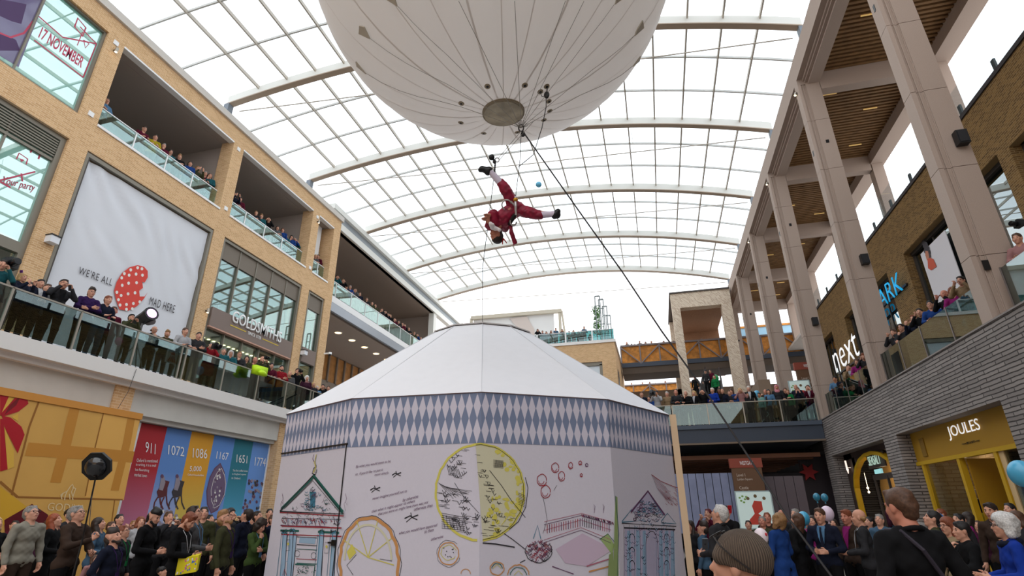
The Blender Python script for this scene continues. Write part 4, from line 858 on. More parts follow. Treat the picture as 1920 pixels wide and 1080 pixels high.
struct(bm2.build('beam_canopy', CONC))
sf = MB(); y = -5
while y < 52: sf.box(RX + .9, 13.0, y, y + .12, 19.85, 19.98); y += .235
struct(sf.build('ceiling_canopy', WOODS)); struct(MB().box(RX + .2, 13.5, -6, 53, 20.3, 20.45).build('ceiling_canopy_back', mat('dark_void', (36, 28, 24), .9)))
k_ = 0
for y0 in cyl[:-1]:
    for yy, xx in ((1.6, 9.6), (3.2, 11.8), (4.6, 9.9), (6.2, 12.0)):
        k_ += 1; o = MB().box(xx - .3, xx + .3, y0 + yy - .02, y0 + yy + .02, 19.80, 19.85).build('slot_light', mat('slot_glow', (255, 220, 150), .5, emit=(255, 200, 110), estr=.25)); tag(o, 'thin warm slot light in the slatted colonnade soffit, ' + ORD[k_] + ' away from the photographer', 'light', 'slot lights in the slatted soffit')
# rear wall of the colonnade: stock brick with shop openings, L2 parapet
BX2 = 12.45
rw = MB().use(STOCK)
rw.box(BX2, BX2 + .6, -40, 44, 13.06, 15.3)
for a, b in ((-40, 11.2), (18.7, 19.35), (27.5, 29.7), (37.0, 39.9), (43.5, 44)): rw.box(BX2, BX2 + .6, a, b, 5.7, 13.06)
rw.box(BX2, BX2 + .6, 11.2, 18.7, 12.9, 13.06)
struct(rw.build('wall_right_upper')); struct(MB().box(BX2 - .06, BX2 + .62, -6, 44, 15.3, 15.46).build('trim_15', mat('dark_coping', (52, 46, 46), .6)))
struct(MB().box(BX2 + .05, 22, -6, 60, 15.1, 15.32).build('floor_roof_terrace', SLAB)); struct(MB().box(18, 18.2, -6, 44, 5.7, 15.1).build('wall_shops_right', mat('shop_dark', (70, 60, 54), .9)))
struct(MB().box(BX2 + .3, 18, -6, 44, 12.9, 13.06).build('ceiling_shops_right', mat('shop_soffit', (60, 54, 50))))
for y in cyl:
    struct(MB().box(13.05, 13.6, y, y + .5, 15.3, 19.4).build('column_rear', CONC))
pg = empty('glass_balustrade', (BX2 + .2, 10, 15.46), 'frameless glass balustrade with dark clamps on the roof terrace above the brick band', 'balustrade')
for j in range(16):
    a = 5 + 2.35 * j; MB().box(BX2 + .12, BX2 + .15, a + .02, a + 2.33, 15.5, 16.75).build('glass_pane', glass_mat('bright_clear_glass', (246, 250, 252), .03, graz=.12), pg)
    MB().box(BX2 + .04, BX2 + .11, a + 1.1, a + 1.26, 15.46, 15.95).build('clamp', mat('dark_clamp', (50, 60, 62), .4), pg)
def opening(n, a, b, posters=True):
    w = framed(n, a, b, 5.7, 13.06, BX2 + .55, [a + (b - a) * t for t in (.25, .5, .75)], DARKF, G_SHOP, t=.12, depth=.2); return w
wA = opening('window_6', 19.35, 27.5); wB = opening('window_7', 29.7, 37.0); wC = opening('window_8', 11.2, 18.7); wD = opening('window_9', 39.9, 43.5)
# hanging banner with a figure in the primark window, white display walls
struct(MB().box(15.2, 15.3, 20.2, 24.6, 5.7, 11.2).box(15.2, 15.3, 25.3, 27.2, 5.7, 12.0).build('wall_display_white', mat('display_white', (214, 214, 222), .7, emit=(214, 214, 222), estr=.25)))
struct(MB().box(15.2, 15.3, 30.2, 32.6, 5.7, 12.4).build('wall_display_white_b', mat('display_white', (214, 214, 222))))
hp = empty('hanging_poster', (BX2 + .25, 25, 11), 'tall hanging shop poster of a curly haired figure in an orange dress', 'poster')
MB().box(BX2 + .27, BX2 + .3, 24.2, 26.6, 9.2, 12.6).build('sheet', mat('poster_sheet', (226, 222, 226), .6), hp)
k = Ink((BX2 + .26, 25, 11), (-1, 0, 0), .01)
for x, y, r_ in ((1731, 455, 4), (1735, 460, 6), (1738, 467, 6), (1740, 474, 6), (1736, 470, 5), (1742, 481, 4)): k.disc(x, y, r_ * .8, r_ * 1.2, INK, 12, 0)
k.fill([(1735, 470), (1740, 471), (1742, 480), (1742, 489), (1738, 488), (1735, 479)], mat('print_skin', (190, 120, 90), .6)); k.fill([(1739, 486), (1744, 483), (1750, 486), (1756, 500), (1746, 507), (1740, 503)], mat('print_orange', (206, 80, 44), .6))
k.build('printed_figure', hp)
CY = mat('cyan_neon', (20, 170, 220), .4, emit=(20, 160, 220), estr=.55)
pk = empty('shop_sign', (BX2 - .25, 31, 11.3), 'cyan PRIMARK letters in front of the brick pier', 'sign')
p0, p1, pz = on(0, BX2 - .25, 1657, 577), on(0, BX2 - .25, 1692, 535), on(0, BX2 - .25, 1655, 551)
e_ = (p1.y - p0.y) / 3.0
text('PRIMARK', (BX2 - .25, p0.y - 4.0 * e_ * 1.0, p0.z), (0, (p1.y - p0.y) + 4.0 * e_, 0), (0, 0, .95), CY, pk, 'lettering', .03, bold=-.012)
MB().box(BX2 - .1, BX2 + .02, p0.y - 4 * e_, p1.y, p0.z + .2, p0.z + .3).build('fixing_rail', BLACK, pk)
nx = empty('shop_sign', (BX2 - .2, 37, 9.4), 'big white next letters over the glazed shop opening', 'sign')
p0, p1 = on(0, BX2 - .2, 1569, 700), on(0, BX2 - .2, 1613, 665)
text('next', (BX2 - .2, p0.y, p0.z), (0, p1.y - p0.y, 0), (0, 0, 1.45), mat('lit_white_letters', (255, 255, 255)), nx, 'lettering', .02, bold=-.01)
MB().box(BX2 - .1, BX2 + .3, p1.y, p0.y, p0.z - .1, p0.z).build('fixing_rail', BLACK, nx)
MB().box(9, 9.1, 5, 6, 5, 5.1)
# glass balustrades on the podium between the columns
for i, (a, b) in enumerate(((8.2, 13.9), (14.8, 21.6), (22.3, 29.0))):
    balustrade((RX + .33, a, 5.72), (RX + .33, b, 5.72), (.0, .27, .52, .76, 1.0), 1.15, 'glass balustrade with slim posts on the grey brick podium ' + ('before the nearest column', 'between the nearest and second columns', 'between the second and third columns')[i], glass_mat('podium_glass', (150, 172, 172), .16), mat('slim_steel', (120, 110, 106), .4, metal=.3), 'podium balustrades', rail=False, pr=.02)
# ---------------------------------------------------------------- first floor bridge and what is under it
br = MB().box(-14.4, 7.78, 29.3, 34, 4.83, 5.5).build('bridge_deck', NAVYS); tag(br, 'dark blue-grey steel footbridge crossing at first floor', 'bridge')
m_ = MB().box(-14.4, 7.78, 29.22, 29.34, 5.5, 5.7).build('edge_beam', mat('edge_steel', (74, 84, 98), .5)); m_.parent = br
m_ = MB().box(-14.4, 7.78, 29.2, 29.4, 4.75, 4.83).build('lower_flange', mat('flange_tan', (120, 104, 88), .6)); m_.parent = br
struct(MB().box(-14.4, 12.4, 29.3, 60, 5.5, 5.66).build('floor_bridge', mat('upper_paving', (150, 142, 134))))
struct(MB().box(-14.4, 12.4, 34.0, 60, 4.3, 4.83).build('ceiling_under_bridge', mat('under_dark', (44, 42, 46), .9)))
balustrade((1.0, 29.4, 5.68), (7.7, 29.4, 5.68), [0, .255, .51, .765, 1.0], 1.08, 'glass balustrade with steel handrail along the first-floor footbridge', glass_mat('bridge_glass', (186, 206, 200), .06))
balustrade((-14.3, 29.4, 5.68), (.95, 29.4, 5.68), [.1, .25, .4, .55, .7, .85], 1.08, 'glass balustrade of the footbridge hidden mostly behind the white tent', _mats['bridge_glass'])
PLK = mat('blue_grey_planks', (132, 138, 166), .7, noise=.1, nscale=2)
hd = empty('plank_hoarding', (1, 34, 0), 'blue-grey vertical plank hoarding under the footbridge', 'hoarding')
HY = 28.9; p = [on(1, HY, 1275, 880).x, on(1, HY, 1375, 880).x]; n_ = 8
for j in range(n_): a = p[0] - .4 + (p[1] + .5 - p[0]) * j / n_; MB().box(a, a + (p[1] + .5 - p[0]) / n_ - .03, HY, HY + .08, 0, on(1, HY, 1300, 888).z).build('plank', PLK, hd)
hd2 = empty('plank_hoarding', (5.5, 33, 0), 'brown-grey plank hoarding behind the wayfinding totem', 'hoarding')
for j in range(5): MB().box(4.35 + j * .42, 4.75 + j * .42, 29.1, 29.18, 0, 3.2 - j * .0).build('plank', mat('brown_planks', (96, 86, 92), .7), hd2)
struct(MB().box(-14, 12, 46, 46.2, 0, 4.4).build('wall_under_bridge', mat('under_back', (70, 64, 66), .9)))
cf = MB()
for j in range(9): cf.box(.5, 7.6, 30 + j * 1.4, 30.25 + j * 1.4, 4.1, 4.3)
struct(cf.build('ceiling_timber', mat('brown_rafters', (110, 72, 52), .7)))
# wayfinding totem
def totem(x0, x1, y, z0, z1, head, lab, lines):
    o = empty('wayfinding_totem', ((x0 + x1) / 2, y, z0), lab, 'sign'); MB().box(x0, x1, y, y + .25, z0, z1 - .42).build('body', mat('totem_brown', (104, 74, 52), .6), o)
    MB().box(x0 - .06, x1 + .06, y - .02, y + .27, z1 - .42, z1).build('header', mat('totem_red', (142, 66, 50), .6), o)
    text(head, (x0 + .3 * (x1 - x0), y - .03, z1 - .3), ((x1 - x0) * .45, 0, 0), (0, 0, .17), WHITE, o, 'lettering', .003)
    for s_, u, w, z in lines: text(s_, (x0 + u * (x1 - x0), y - .01, z0 + z * (z1 - z0)), (w * (x1 - x0), 0, 0), (0, 0, .13), mat('totem_text', (206, 190, 176), .6), o, 'lettering', .003)
    return o
totem(3.3, 4.6, 28.3, 0.0, 3.98, 'WESTGATE', 'brown wayfinding totem headed WESTGATE under the footbridge', [('Level 1', .14, .28, .80), ('Leiden Square', .14, .5, .75), ('Castle', .16, .3, .66), ('Bonn Square', .25, .42, .615), ('High Street', .25, .4, .575), ('Parking', .25, .25, .53), ('Oxford Castle', .25, .5, .40), ('Station', .25, .22, .36), ('Norfolk Street', .25, .7, .32)])
w_ = [on(1, 33.0, 1490, 680), on(1, 33.0, 1540, 735)]
totem(w_[0].x, w_[0].x + 1.35, 33.0, 5.68, w_[0].z, 'WESTGATE', 'brown wayfinding totem on the first floor behind the bridge crowd', [('Level 1', .14, .28, .74), ('John Lewis', .14, .5, .68), ('Parking', .14, .4, .6), ('Library', .14, .35, .53)])
def mapboard(x0, x1, y, z0, z1, lab, tilt=0):
    o = empty('map_board', ((x0 + x1) / 2, y, z0), lab, 'map'); MB().box(x0, x1, y, y + .08, z0, z1).build('frame', mat('map_frame', (170, 190, 192), .4), o)
    MB().box(x0 + .05, x1 - .05, y - .006, y, z0 + .05, z1 - .05).build('map_sheet', mat('map_paper', (196, 214, 210), .6, emit=(196, 214, 210), estr=.25), o)
    w, h_ = x1 - x0, z1 - z0; f = lambda u, v: (x0 + u * w, y - .012, z0 + v * h_)
    m = MB().use(mat('map_red', (196, 66, 52), .6)).poly([f(.44, .12), f(.62, .12), f(.62, .36), f(.56, .40), f(.7, .5), f(.7, .72), f(.5, .74), f(.42, .6), f(.46, .4), f(.3, .25), f(.3, .12)][::1])
    m.use(mat('map_green', (130, 170, 90), .6))
    for u, v in ((.12, .82), (.2, .86), (.26, .78), (.15, .74), (.22, .7), (.3, .84)): m.ell(f(u, v), (.05, .003, .04), 8, 4)
    m.use(mat('map_brown', (110, 90, 60), .6))
    for u, v in ((.34, .8), (.55, .86), (.78, .8)): m.ell(f(u, v), (.07, .003, .07), 6, 4)
    m.build('map_print', None, o); return o
mapboard(3.05, 4.5, 26.4, 1.0, 2.5, 'tilted map board with a red mall plan near the blue planks')
w_ = on(1, 31.5, 1477, 714); mapboard(w_.x, w_.x + 1.05, 31.5, 6.1, w_.z, 'small map board behind the crowd on the footbridge')
for s_ in (3.4, 4.4): pass
MB().box(3.2, 3.3, 26.42, 26.5, 0, 1.1)
st = empty('star_decoration', (0, 0, 0), 'red star decoration hanging in the dark shop under the podium end', 'decoration'); c0 = on(1, 31.5, 1517, 885); st.location = c0
pp = []
for j in range(12): r_ = .45 if j % 2 == 0 else .22; t_ = j * PI / 6; pp.append(c0 + V(r_ * math.cos(t_), 0, r_ * math.sin(t_)))
MB().prism(pp, (0, .12, 0)).build('star_body', mat('star_red', (150, 30, 34), .6), st); MB().tube([c0 + V(0, .06, .4), c0 + V(0, .06, 1.2)], .01, 4).build('cord', BLACK, st)
struct(MB().box(7.0, 12.4, 31.8, 32.0, 0, 4.3).build('wall_dark_shop', mat('dark_shop_glass', (54, 48, 52), .3)))
# ---------------------------------------------------------------- herringbone tower, bridges and block beyond
tw_ = MB().use(HERR); TY = 48
tw_.box(2.65, 3.35, TY, TY + .9, 0, 19.95).box(6.85, 7.7, TY, TY + .9, 0, 19.95).box(3.35, 6.85, TY, TY + .9, 18.55, 19.95).box(2.65, 3.15, TY + 8, TY + 8.9, 0, 19.9)
struct(tw_.build('wall_tower')); struct(MB().box(2.55, 7.7, TY - .1, TY + 9, 19.95, 20.08).build('trim_16', DARKF))
struct(MB().box(3.2, 7.3, TY + 8.0, TY + 8.2, 14, 19.9).box(3.3, 7.2, TY + .9, TY + 8, 18.6, 19.9).build('wall_tower_inner', mat('tower_inner', (150, 112, 84), .9, noise=.1, nscale=8)))
def truss(name, x0, x1, y, z0, z1, n, lab):
    o = empty(name, (x0, y, z0), lab, 'bridge'); MB().box(x0, x1, y + .1, y + .2, z0 + .25, z1 - .1).build('timber_lining', WOOD, o)
    MB().box(x0, x1, y - .1, y + .2, z0 - .12, z0 + .3).build('bottom_chord', NAVYS, o); MB().box(x0, x1, y - .1, y + .15, z1 - .16, z1).build('top_chord', mat('grey_steel', (122, 112, 112), .5), o)
    g = mat('grey_steel', (122, 112, 112)); w = (x1 - x0) / n
    for j in range(n + 1): MB().beam((x0 + j * w, y - .02, z0), (x0 + j * w, y - .02, z1 - .1), .12, .12).build('strut', g, o)
    for j in range(n): a, b = ((z0 + .2, z1 - .2) if j % 2 else (z1 - .2, z0 + .2)); MB().beam((x0 + j * w, y - .04, a), (x0 + (j + 1) * w, y - .04, b), .13, .1).build('brace', g, o)
    MB().box(x0, x1, y, y + 3, z0 - .75, z0 - .12).build('underside', mat('ribbed_soffit', (88, 76, 66), .8), o); return o
struct(MB().box(-2.45, 14, 52.65, 55.3, 15.4, 15.55).build('floor_upper_bridge', SLAB))
truss('footbridge', -2.38, 14, 52.4, 14.65, 16.75, 9, 'second-floor timber-lined truss footbridge passing behind the herringbone tower')
truss('footbridge', -8, 6, 70, 14.6, 16.6, 7, 'more distant timber-lined truss footbridge glimpsed below the first')
struct(MB().box(-8, 6, 70, 73, 14.8, 15.0).build('floor_far_bridge', SLAB))
# block with roof terrace behind the tent
BYF = 45.0
bk = MB().use(BUFF); cx = -2.5
bk.box(-14, cx, BYF, BYF + 12, 13.4, 15.0).box(cx - 1.15, cx, BYF, BYF + 12, 0, 13.4).box(-14, -8.5, BYF, BYF + 12, 0, 13.4).box(-14, cx, BYF, BYF + 12, 0, 5.6)
struct(bk.build('wall_block'))
struct(MB().box(-14.1, cx + .1, BYF - .1, BYF + 12, 15.0, 15.25).build('trim_17', SLAB))
wE = empty('window_10', (-6, BYF, 5.7)); struct(wE)
MB().box(-8.5, cx - 1.15, BYF + .1, BYF + .3, 13.1, 13.4).box(cx - 1.4, cx - 1.15, BYF + .1, BYF + .3, 5.6, 13.2).build('window_frame', FRAMEG, wE); MB().box(-8.5, cx - 1.4, BYF + .25, BYF + .3, 5.6, 13.1).build('pane', mat('sky_blue_pane', (196, 206, 214), .1, spec=1), wE)
struct(MB().box(cx - .02, cx + .02, BYF + 1.5, BYF + 3, 6, 13).build('window_11', DARKF))
balustrade((-14, BYF + .1, 15.25), (cx, BYF + .1, 15.25), (.2, .42, .64, .84), .95, 'teal glass balustrade on the brick roof terrace behind the tent', glass_mat('teal_glass', (120, 176, 176), .12), WHITE, pr=.06)
tt = empty('roof_marquee', (-11, 50, 15.3), 'white-curtained marquee with cream frame on the roof terrace', 'marquee')
f_ = lambda x, y: on(1, 50, x, y)
a_, b_, c_ = f_(884, 597), f_(1053, 583), f_(1060, 640)
MB().beam(a_, b_, .4, .35).build('front_beam', mat('cream_frame', (206, 196, 178), .6), tt)
MB().beam((b_.x - .2, 50, 15.2), b_ - V(.2, 0, 0), .25, .25).build('post', _mats['cream_frame'], tt); MB().beam((a_.x, 50, 15.2), a_, .25, .25).build('post', _mats['cream_frame'], tt)
d_ = f_(1063, 622); MB().beam(b_, (d_.x, 50, 15.6), .18, .18).build('brace', _mats['cream_frame'], tt)
MB().box(a_.x + .2, b_.x - .8, 50.1, 50.15, 15.4, min(a_.z, b_.z) - .1).build('curtain', mat('white_curtain', (232, 230, 228), .8), tt)
MB().add([f_(955, 597), f_(988, 593), f_(1002, 618), (f_(1000, 640).x, 50, 15.4), f_(968, 612)], [(0, 1, 2, 3, 4)]).build('loose_sheet', mat('loose_sheet', (214, 200, 192), .9), tt)
for v_ in tt.children: pass
tr_ = empty('plant_trellis', (-3, 46.5, 15.2), 'tall grey trellis frames with climbing green plants at the roof corner', 'trellis')
for j, (x, yt) in enumerate(((1115, 556), (1122, 562), (1129, 575), (1136, 592))):
    yy = BYF + .8 + j * 2.0; t0 = on(1, yy, x, yt); w = .42
    MB().beam((t0.x, yy, 15.2), t0, .09, .09).beam((t0.x + w, yy, 15.2), t0 + V(w, 0, 0), .09, .09).beam(t0, t0 + V(w, 0, 0), .09, .12).beam((t0.x, yy, t0.z - .9), (t0.x + w, yy, t0.z - .9), .07, .07).beam((t0.x, yy, t0.z - 2.4), (t0.x + w, yy, t0.z - 2.4), .07, .07).build('frame', mat('trellis_grey', (132, 140, 140), .5), tr_)
lf = MB(); random.seed(3)
for j in range(520):
    q = random.random(); x = -2.95 + random.gauss(0, .16); z = 16.2 + q * 2.6; yy = BYF + .9 + random.random() * .9; r_ = .08 + .05 * random.random()
    a1 = Vector((random.uniform(-1, 1), random.uniform(-1, 1), random.uniform(-.6, 1))).normalized(); b1 = a1.orthogonal().normalized(); c1 = V(x, yy, z); lf.poly([c1 - a1 * r_, c1 + b1 * r_ * .5, c1 + a1 * r_, c1 - b1 * r_ * .5])
tx_ = on(1, BYF + .9, 1118, 600).x
for j, v in enumerate(lf.v): lf.v[j] = (v[0] + 2.95 + tx_, v[1], v[2])
lf.build('climbing_plant', mat('leaf_green', (78, 128, 52), .6, noise=.3, nscale=9), tr_)
# pale glazed pavilion seen between the columns
struct(MB().box(9.5, 18, 58, 58.2, 15.3, 19.2).build('window_12', mat('blue_glazing', (150, 190, 214), .2)))
struct(MB().box(9.5, 18, 57.9, 58.1, 19.2, 19.4).build('trim_18', WOOD))
# escalator with people behind the bridge
es = empty('escalator', (5, 40, 5.7), 'steel escalator rising behind the footbridge crowd', 'escalator')
a_ = [on(1, 36, 1308, 775), on(1, 46, 1324, 702), on(1, 36, 1362, 775), on(1, 46, 1350, 702)]
for s_ in (0, 2): MB().beam(a_[s_], a_[s_ + 1], .12, .8).build('balustrade_panel', mat('escalator_panel', (110, 108, 104), .4), es); MB().beam(a_[s_] + V(0, 0, .55), a_[s_ + 1] + V(0, 0, .55), .12, .1).build('handrail', BLACK, es)
n_ = 14
ms = MB()
for j in range(n_): t_ = j / n_; l = a_[0].lerp(a_[1], t_); r_ = a_[2].lerp(a_[3], t_); ms.box(l.x, r_.x, l.y, l.y + .55, l.z - .6, l.z - .35)
es_t = MB().beam((a_[0] + a_[2]) / 2 - V(0, 0, 1.0), (a_[1] + a_[3]) / 2 - V(0, 0, 1.0), 1.2, .5).box(a_[0].x, a_[2].x, 37, 37.6, 5.66, a_[0].z - .9).build('truss', mat('escalator_panel', (110, 108, 104)), es)
ms.build('steps', mat('escalator_steps', (70, 70, 72), .5), es)
struct(MB().box(-2, 14, 56, 56.3, 5.6, 12.9).build('wall_far_end', mat('tan_wall', (136, 116, 98), .8)))
struct(MB().box(6.5, 7.2, 36, 48, 5.7, 9.2).build('wall_escalator', mat('tan_wall', (136, 116, 98), .8)))
# ---------------------------------------------------------------- twelve-sided printed tent
TA = math.radians(-17.5); TS = 1.4; TD = 9.06 * TS; TC = V(TD * math.sin(TA), TD * math.cos(TA), 0); TR = 3.0 * TS; EZ = 1.7 + 1.25 * TS; CRr = .88 * TS; CZ = 1.7 + 2.77 * TS
def tdir(k): a = TA + PI + k * PI / 6; return V(math.sin(a), math.cos(a), 0)   # k=0 faces the camera; positive k goes to picture left
tent = empty('tent', (TC.x, TC.y, 0), 'white twelve-sided pavilion tent with diamond frieze and inked drawings', 'tent')
PANEL = mat('printed_panel', (206, 202, 214), .75, noise=.015, nscale=30); CANV = mat('white_canvas', (226, 227, 232), .8, noise=.012, nscale=5, bump=.03)
DB = mat('frieze_blue', (118, 130, 158), .75); DL = mat('frieze_pale', (204, 200, 214), .75)
corner = [TC + tdir(k) * TR for k in range(12)]; top = [TC + tdir(k) * CRr + V(0, 0, CZ) for k in range(12)]
for k in range(12):
    a, b = corner[k], corner[(k + 1) % 12]
    MB().add([a, b, b + V(0, 0, EZ), a + V(0, 0, EZ), a * .995 + TC * .005, b * .995 + TC * .005, (b * .995 + TC * .005) + V(0, 0, EZ), (a * .995 + TC * .005) + V(0, 0, EZ)], [(0, 1, 2, 3), (4, 7, 6, 5), (0, 4, 5, 1), (3, 2, 6, 7), (0, 3, 7, 4), (1, 5, 6, 2)]).build('wall_panel', PANEL, tent)
    if k in (9, 10, 11, 0, 1, 2):
        n = (a + b) / 2 - TC; n.z = 0; n.normalize(); u = (b - a); BZ = 1.7 + .70 * TS
        m = MB().use(DB); e = n * .004; m.poly([a + e + V(0, 0, BZ), b + e + V(0, 0, BZ), b + e + V(0, 0, EZ - .01), a + e + V(0, 0, EZ - .01)])
        m.use(DL); N = 17; e = n * .007; H_ = (EZ - .02 - BZ)
        for row, (zc, hh) in enumerate(((BZ + H_ * .745, H_ * .265), (BZ + H_ * .245, H_ * .265))):
            for i in range(N):
                c = a + u * ((i + (.5 if row == 0 else .5)) / N) + V(0, 0, zc) + e; w = u / N * .46
                m.poly([c - w, c - V(0, 0, hh), c + w, c + V(0, 0, hh)])
        m.build('diamond_frieze', None, tent)
m = MB(); rv = []
for k in range(12):
    a, b = corner[k] + V(0, 0, EZ), corner[(k + 1) % 12] + V(0, 0, EZ); c, d = top[(k + 1) % 12], top[k]
    o = (a - TC); o.z = 0; a = a + o.normalized() * .03; o = (b - TC); o.z = 0; b = b + o.normalized() * .03
    m.poly([a, b, c, d])
m.build('canvas_roof', CANV, tent)
m = MB()
for k in range(12): m.tube([corner[k] + V(0, 0, EZ + .012), top[k] + V(0, 0, .006)], .010, 5)
m.build('roof_seam', mat('seam_canvas', (206, 208, 214), .8), tent)
m = MB()
for k in range(12): m.beam(corner[k] * 1.0 + V(0, 0, EZ), corner[(k + 1) % 12] + V(0, 0, EZ), .03, .012)
m.build('eave_trim', mat('eave_edge', (168, 140, 140), .7), tent)
MB().add([t + V(0, 0, .0) + (t - TC - V(0, 0, CZ)) * .03 for t in top] + [t + V(0, 0, .03) + (t - TC - V(0, 0, CZ)) * .03 for t in top] + [TC + V(0, 0, CZ + .2)], [(i, (i + 1) % 12, 12 + (i + 1) % 12, 12 + i) for i in range(12)] + [(12 + i, 12 + (i + 1) % 12, 24) for i in range(12)]).build('roof_cap', mat('grey_cap', (196, 192, 192), .7), tent)
nl = MB()
for k in (10, 11, 0, 1):
    a, b = corner[k], corner[(k + 1) % 12]
    for t_ in (.03, .35, .64, .97): n = (a + b) / 2 - TC; n.z = 0; n.normalize(); p = a.lerp(b, t_) + V(0, 0, EZ - .03) + n * .01; nl.ell(p, (.008, .008, .008), 6, 4)
nl.build('studs', mat('stud', (150, 146, 150), .4), tent)
# door in the left face
f2 = (corner[1], corner[2])
nn = ((f2[0] + f2[1]) / 2 - TC); nn.normalize(); uu = f2[1] - f2[0]
MB().beam(f2[0] + V(0, 0, 1.7 + .74 * TS) + nn * .015, f2[1] + V(0, 0, 1.7 + .74 * TS) + nn * .012, .02, .018).beam(f2[0] + uu * .015 + nn * .012, f2[0] + uu * .015 + nn * .012 + V(0, 0, 1.7 + .74 * TS), .012, .012).build('door_edge', BLACK, tent)
hp_ = f2[0] + uu * .03 + nn * .03; MB().obox(hp_ + V(0, 0, 1.7 - .28 * TS), uu * .02, nn * .02, V(0, 0, .04)).obox(hp_ + V(0, 0, 1.7 - .28 * TS) + uu * .03, uu * .04, nn * .012, V(0, 0, .012)).build('door_handle', BLACK, tent)
def face(k): a, b = corner[k % 12], corner[(k + 1) % 12]; n = (a + b) / 2 - TC; n.z = 0; n.normalize(); return Ink(a, n, .006)
K1 = mat('ink_black', (30, 28, 36), .7); K2 = mat('ink_green', (24, 92, 84), .7); K3 = mat('ink_teal', (60, 120, 146), .7); K4 = mat('ink_plum', (96, 56, 92), .7); K5 = mat('ink_red', (150, 34, 48), .7); K6 = mat('ink_yellow', (206, 196, 90), .7); K7 = mat('ink_orange', (196, 140, 84), .7); K8 = mat('wash_blue', (150, 178, 204), .75); K9 = mat('wash_yellow', (206, 202, 174), .75); KP = mat('ink_pink', (170, 100, 120), .7); KG = mat('wash_green', (150, 170, 110), .75)
rnd = random.Random(11)
def wl_(k, pts, w, m, j=1.2, rep=2):
    for r in range(rep): k.line([(x + rnd.uniform(-j, j) * .5, y + rnd.uniform(-j, j) * .5) for x, y in pts], w, m)
# left face: classical gateway
k = face(1)
k.fill([(548, 1000), (556, 1000), (548, 1080), (538, 1080)], K8, .002); k.fill([(598, 1000), (604, 1000), (600, 1080), (592, 1080)], K8, .002); k.fill([(562, 1007), (592, 1009), (590, 1020), (560, 1018)], K8, .002); k.fill([(580, 922), (592, 922), (590, 952), (582, 952)], K3, .002)
k.fill([(624, 1004), (628, 1004), (626, 1080), (620, 1080)], K8, .002)
wl_(k, [(527, 955), (588, 893), (642, 960)], .055, K2, 1.6, 3); wl_(k, [(525, 958), (586, 893), (644, 964), (525, 959)], .016, K1); wl_(k, [(533, 954), (586, 901), (634, 958)], .008, K1); wl_(k, [(524, 961), (644, 967)], .014, K5, rep=1)
wl_(k, [(527, 985), (640, 990)], .012, K1); wl_(k, [(528, 972), (640, 974)], .006, K1); wl_(k, [(526, 995), (560, 996)], .03, K2, rep=1); wl_(k, [(596, 997), (636, 999)], .03, K2, rep=1); wl_(k, [(526, 985), (556, 986), (600, 987), (636, 990)], .010, K4)
for x in (528, 539, 547, 557, 596, 605, 620, 629): wl_(k, [(x, 1002), (x - 9 + (x - 528) * .02, 1080)], .008, K1 if x % 2 else K3)
for y in (1007, 1021, 1029, 1048, 1056): wl_(k, [(556, y), (594, y + 2)], .007, rnd.choice((K1, K2, K5)))
for x, y in ((533, 975), (632, 979), (557, 1038), (588, 1042)): k.arc(x, y, 5, 6, 0, 6, .007, K1, 12)
for i in range(110):
    x = rnd.uniform(536, 632); y = rnd.uniform(925, 982)
    if y < 958 and abs(x - 586) > (y - 905) * .85: continue
    k.line([(x, y), (x + rnd.uniform(-4, 4), y + rnd.uniform(-5, 5))], .006, rnd.choice((K1, K1, K4, K2)))
for y in (986, 1002): wl_(k, [(528, y), (640, y + 4)], .012, K5, 1.2, 2)
for x in (531, 543, 600, 624): k.fill([(x, 998), (x + 7, 998), (x + 2, 1080), (x - 6, 1080)], K8, .001); wl_(k, [(x, 998), (x - 6, 1080)], .012, K3); wl_(k, [(x + 7, 998), (x + 2, 1080)], .010, K1)
for x in (530, 545, 600, 622):
    for i in range(14): k.line([(x + rnd.uniform(-3, 9), 996 + rnd.uniform(-5, 6)), (x + rnd.uniform(-3, 9), 996 + rnd.uniform(-5, 6))], .014, rnd.choice((K2, K1, K3)))
for i in range(90): x = rnd.uniform(532, 636); k.line([(x, 972 + rnd.uniform(-3, 10)), (x + rnd.uniform(-5, 5), 976 + rnd.uniform(-3, 10))], .010, rnd.choice((K1, K4, K5, K8)))
for i in range(70):
    x = rnd.uniform(548, 624); y = rnd.uniform(915, 955)
    if abs(x - 586) < (y - 905) * .72: k.arc(x, y, rnd.uniform(2, 4), rnd.uniform(2, 4), 0, rnd.uniform(3, 6), .009, rnd.choice((K1, K4, K2, K3)), 7)
for x, y in ((540, 1020), (612, 1025)): k.line([(x - 3, y - 8), (x + 4, y - 8), (x + 3, y + 12), (x - 4, y + 12)], .007, K1, True); k.disc(x, y, 2, 3, K6, 8)
k.line([(588, 852), (586, 860), (589, 866)], .012, K4); k.line([(593, 852), (591, 860), (590, 868), (593, 874), (588, 878), (585, 888), (591, 890), (594, 880)], .018, K1); k.line([(593, 852), (590, 866), (592, 876), (587, 886)], .02, K6); k.line([(588, 865), (592, 880), (588, 888)], .006, K6)
for i in range(36): x = rnd.uniform(555, 590); y = rnd.uniform(1062, 1080); k.line([(x, y), (x + rnd.uniform(-4, 4), y + rnd.uniform(-4, 4))], .008, rnd.choice((K1, K2)))
wl_(k, [(553, 1058), (590, 1060), (588, 1080)], .012, K2); k.arc(535, 1066, 8, 14, PI, 2 * PI, .008, K8, 12); k.line([(530, 1078), (533, 1068), (537, 1078)], .012, K5)
for x in (529, 648): k.line([(x, 958), (x - 3, 945), (x + 2, 935), (x, 925), (x + 3, 948), (x - 1, 940)], .007, K4)
k.build('gateway_drawing', tent)
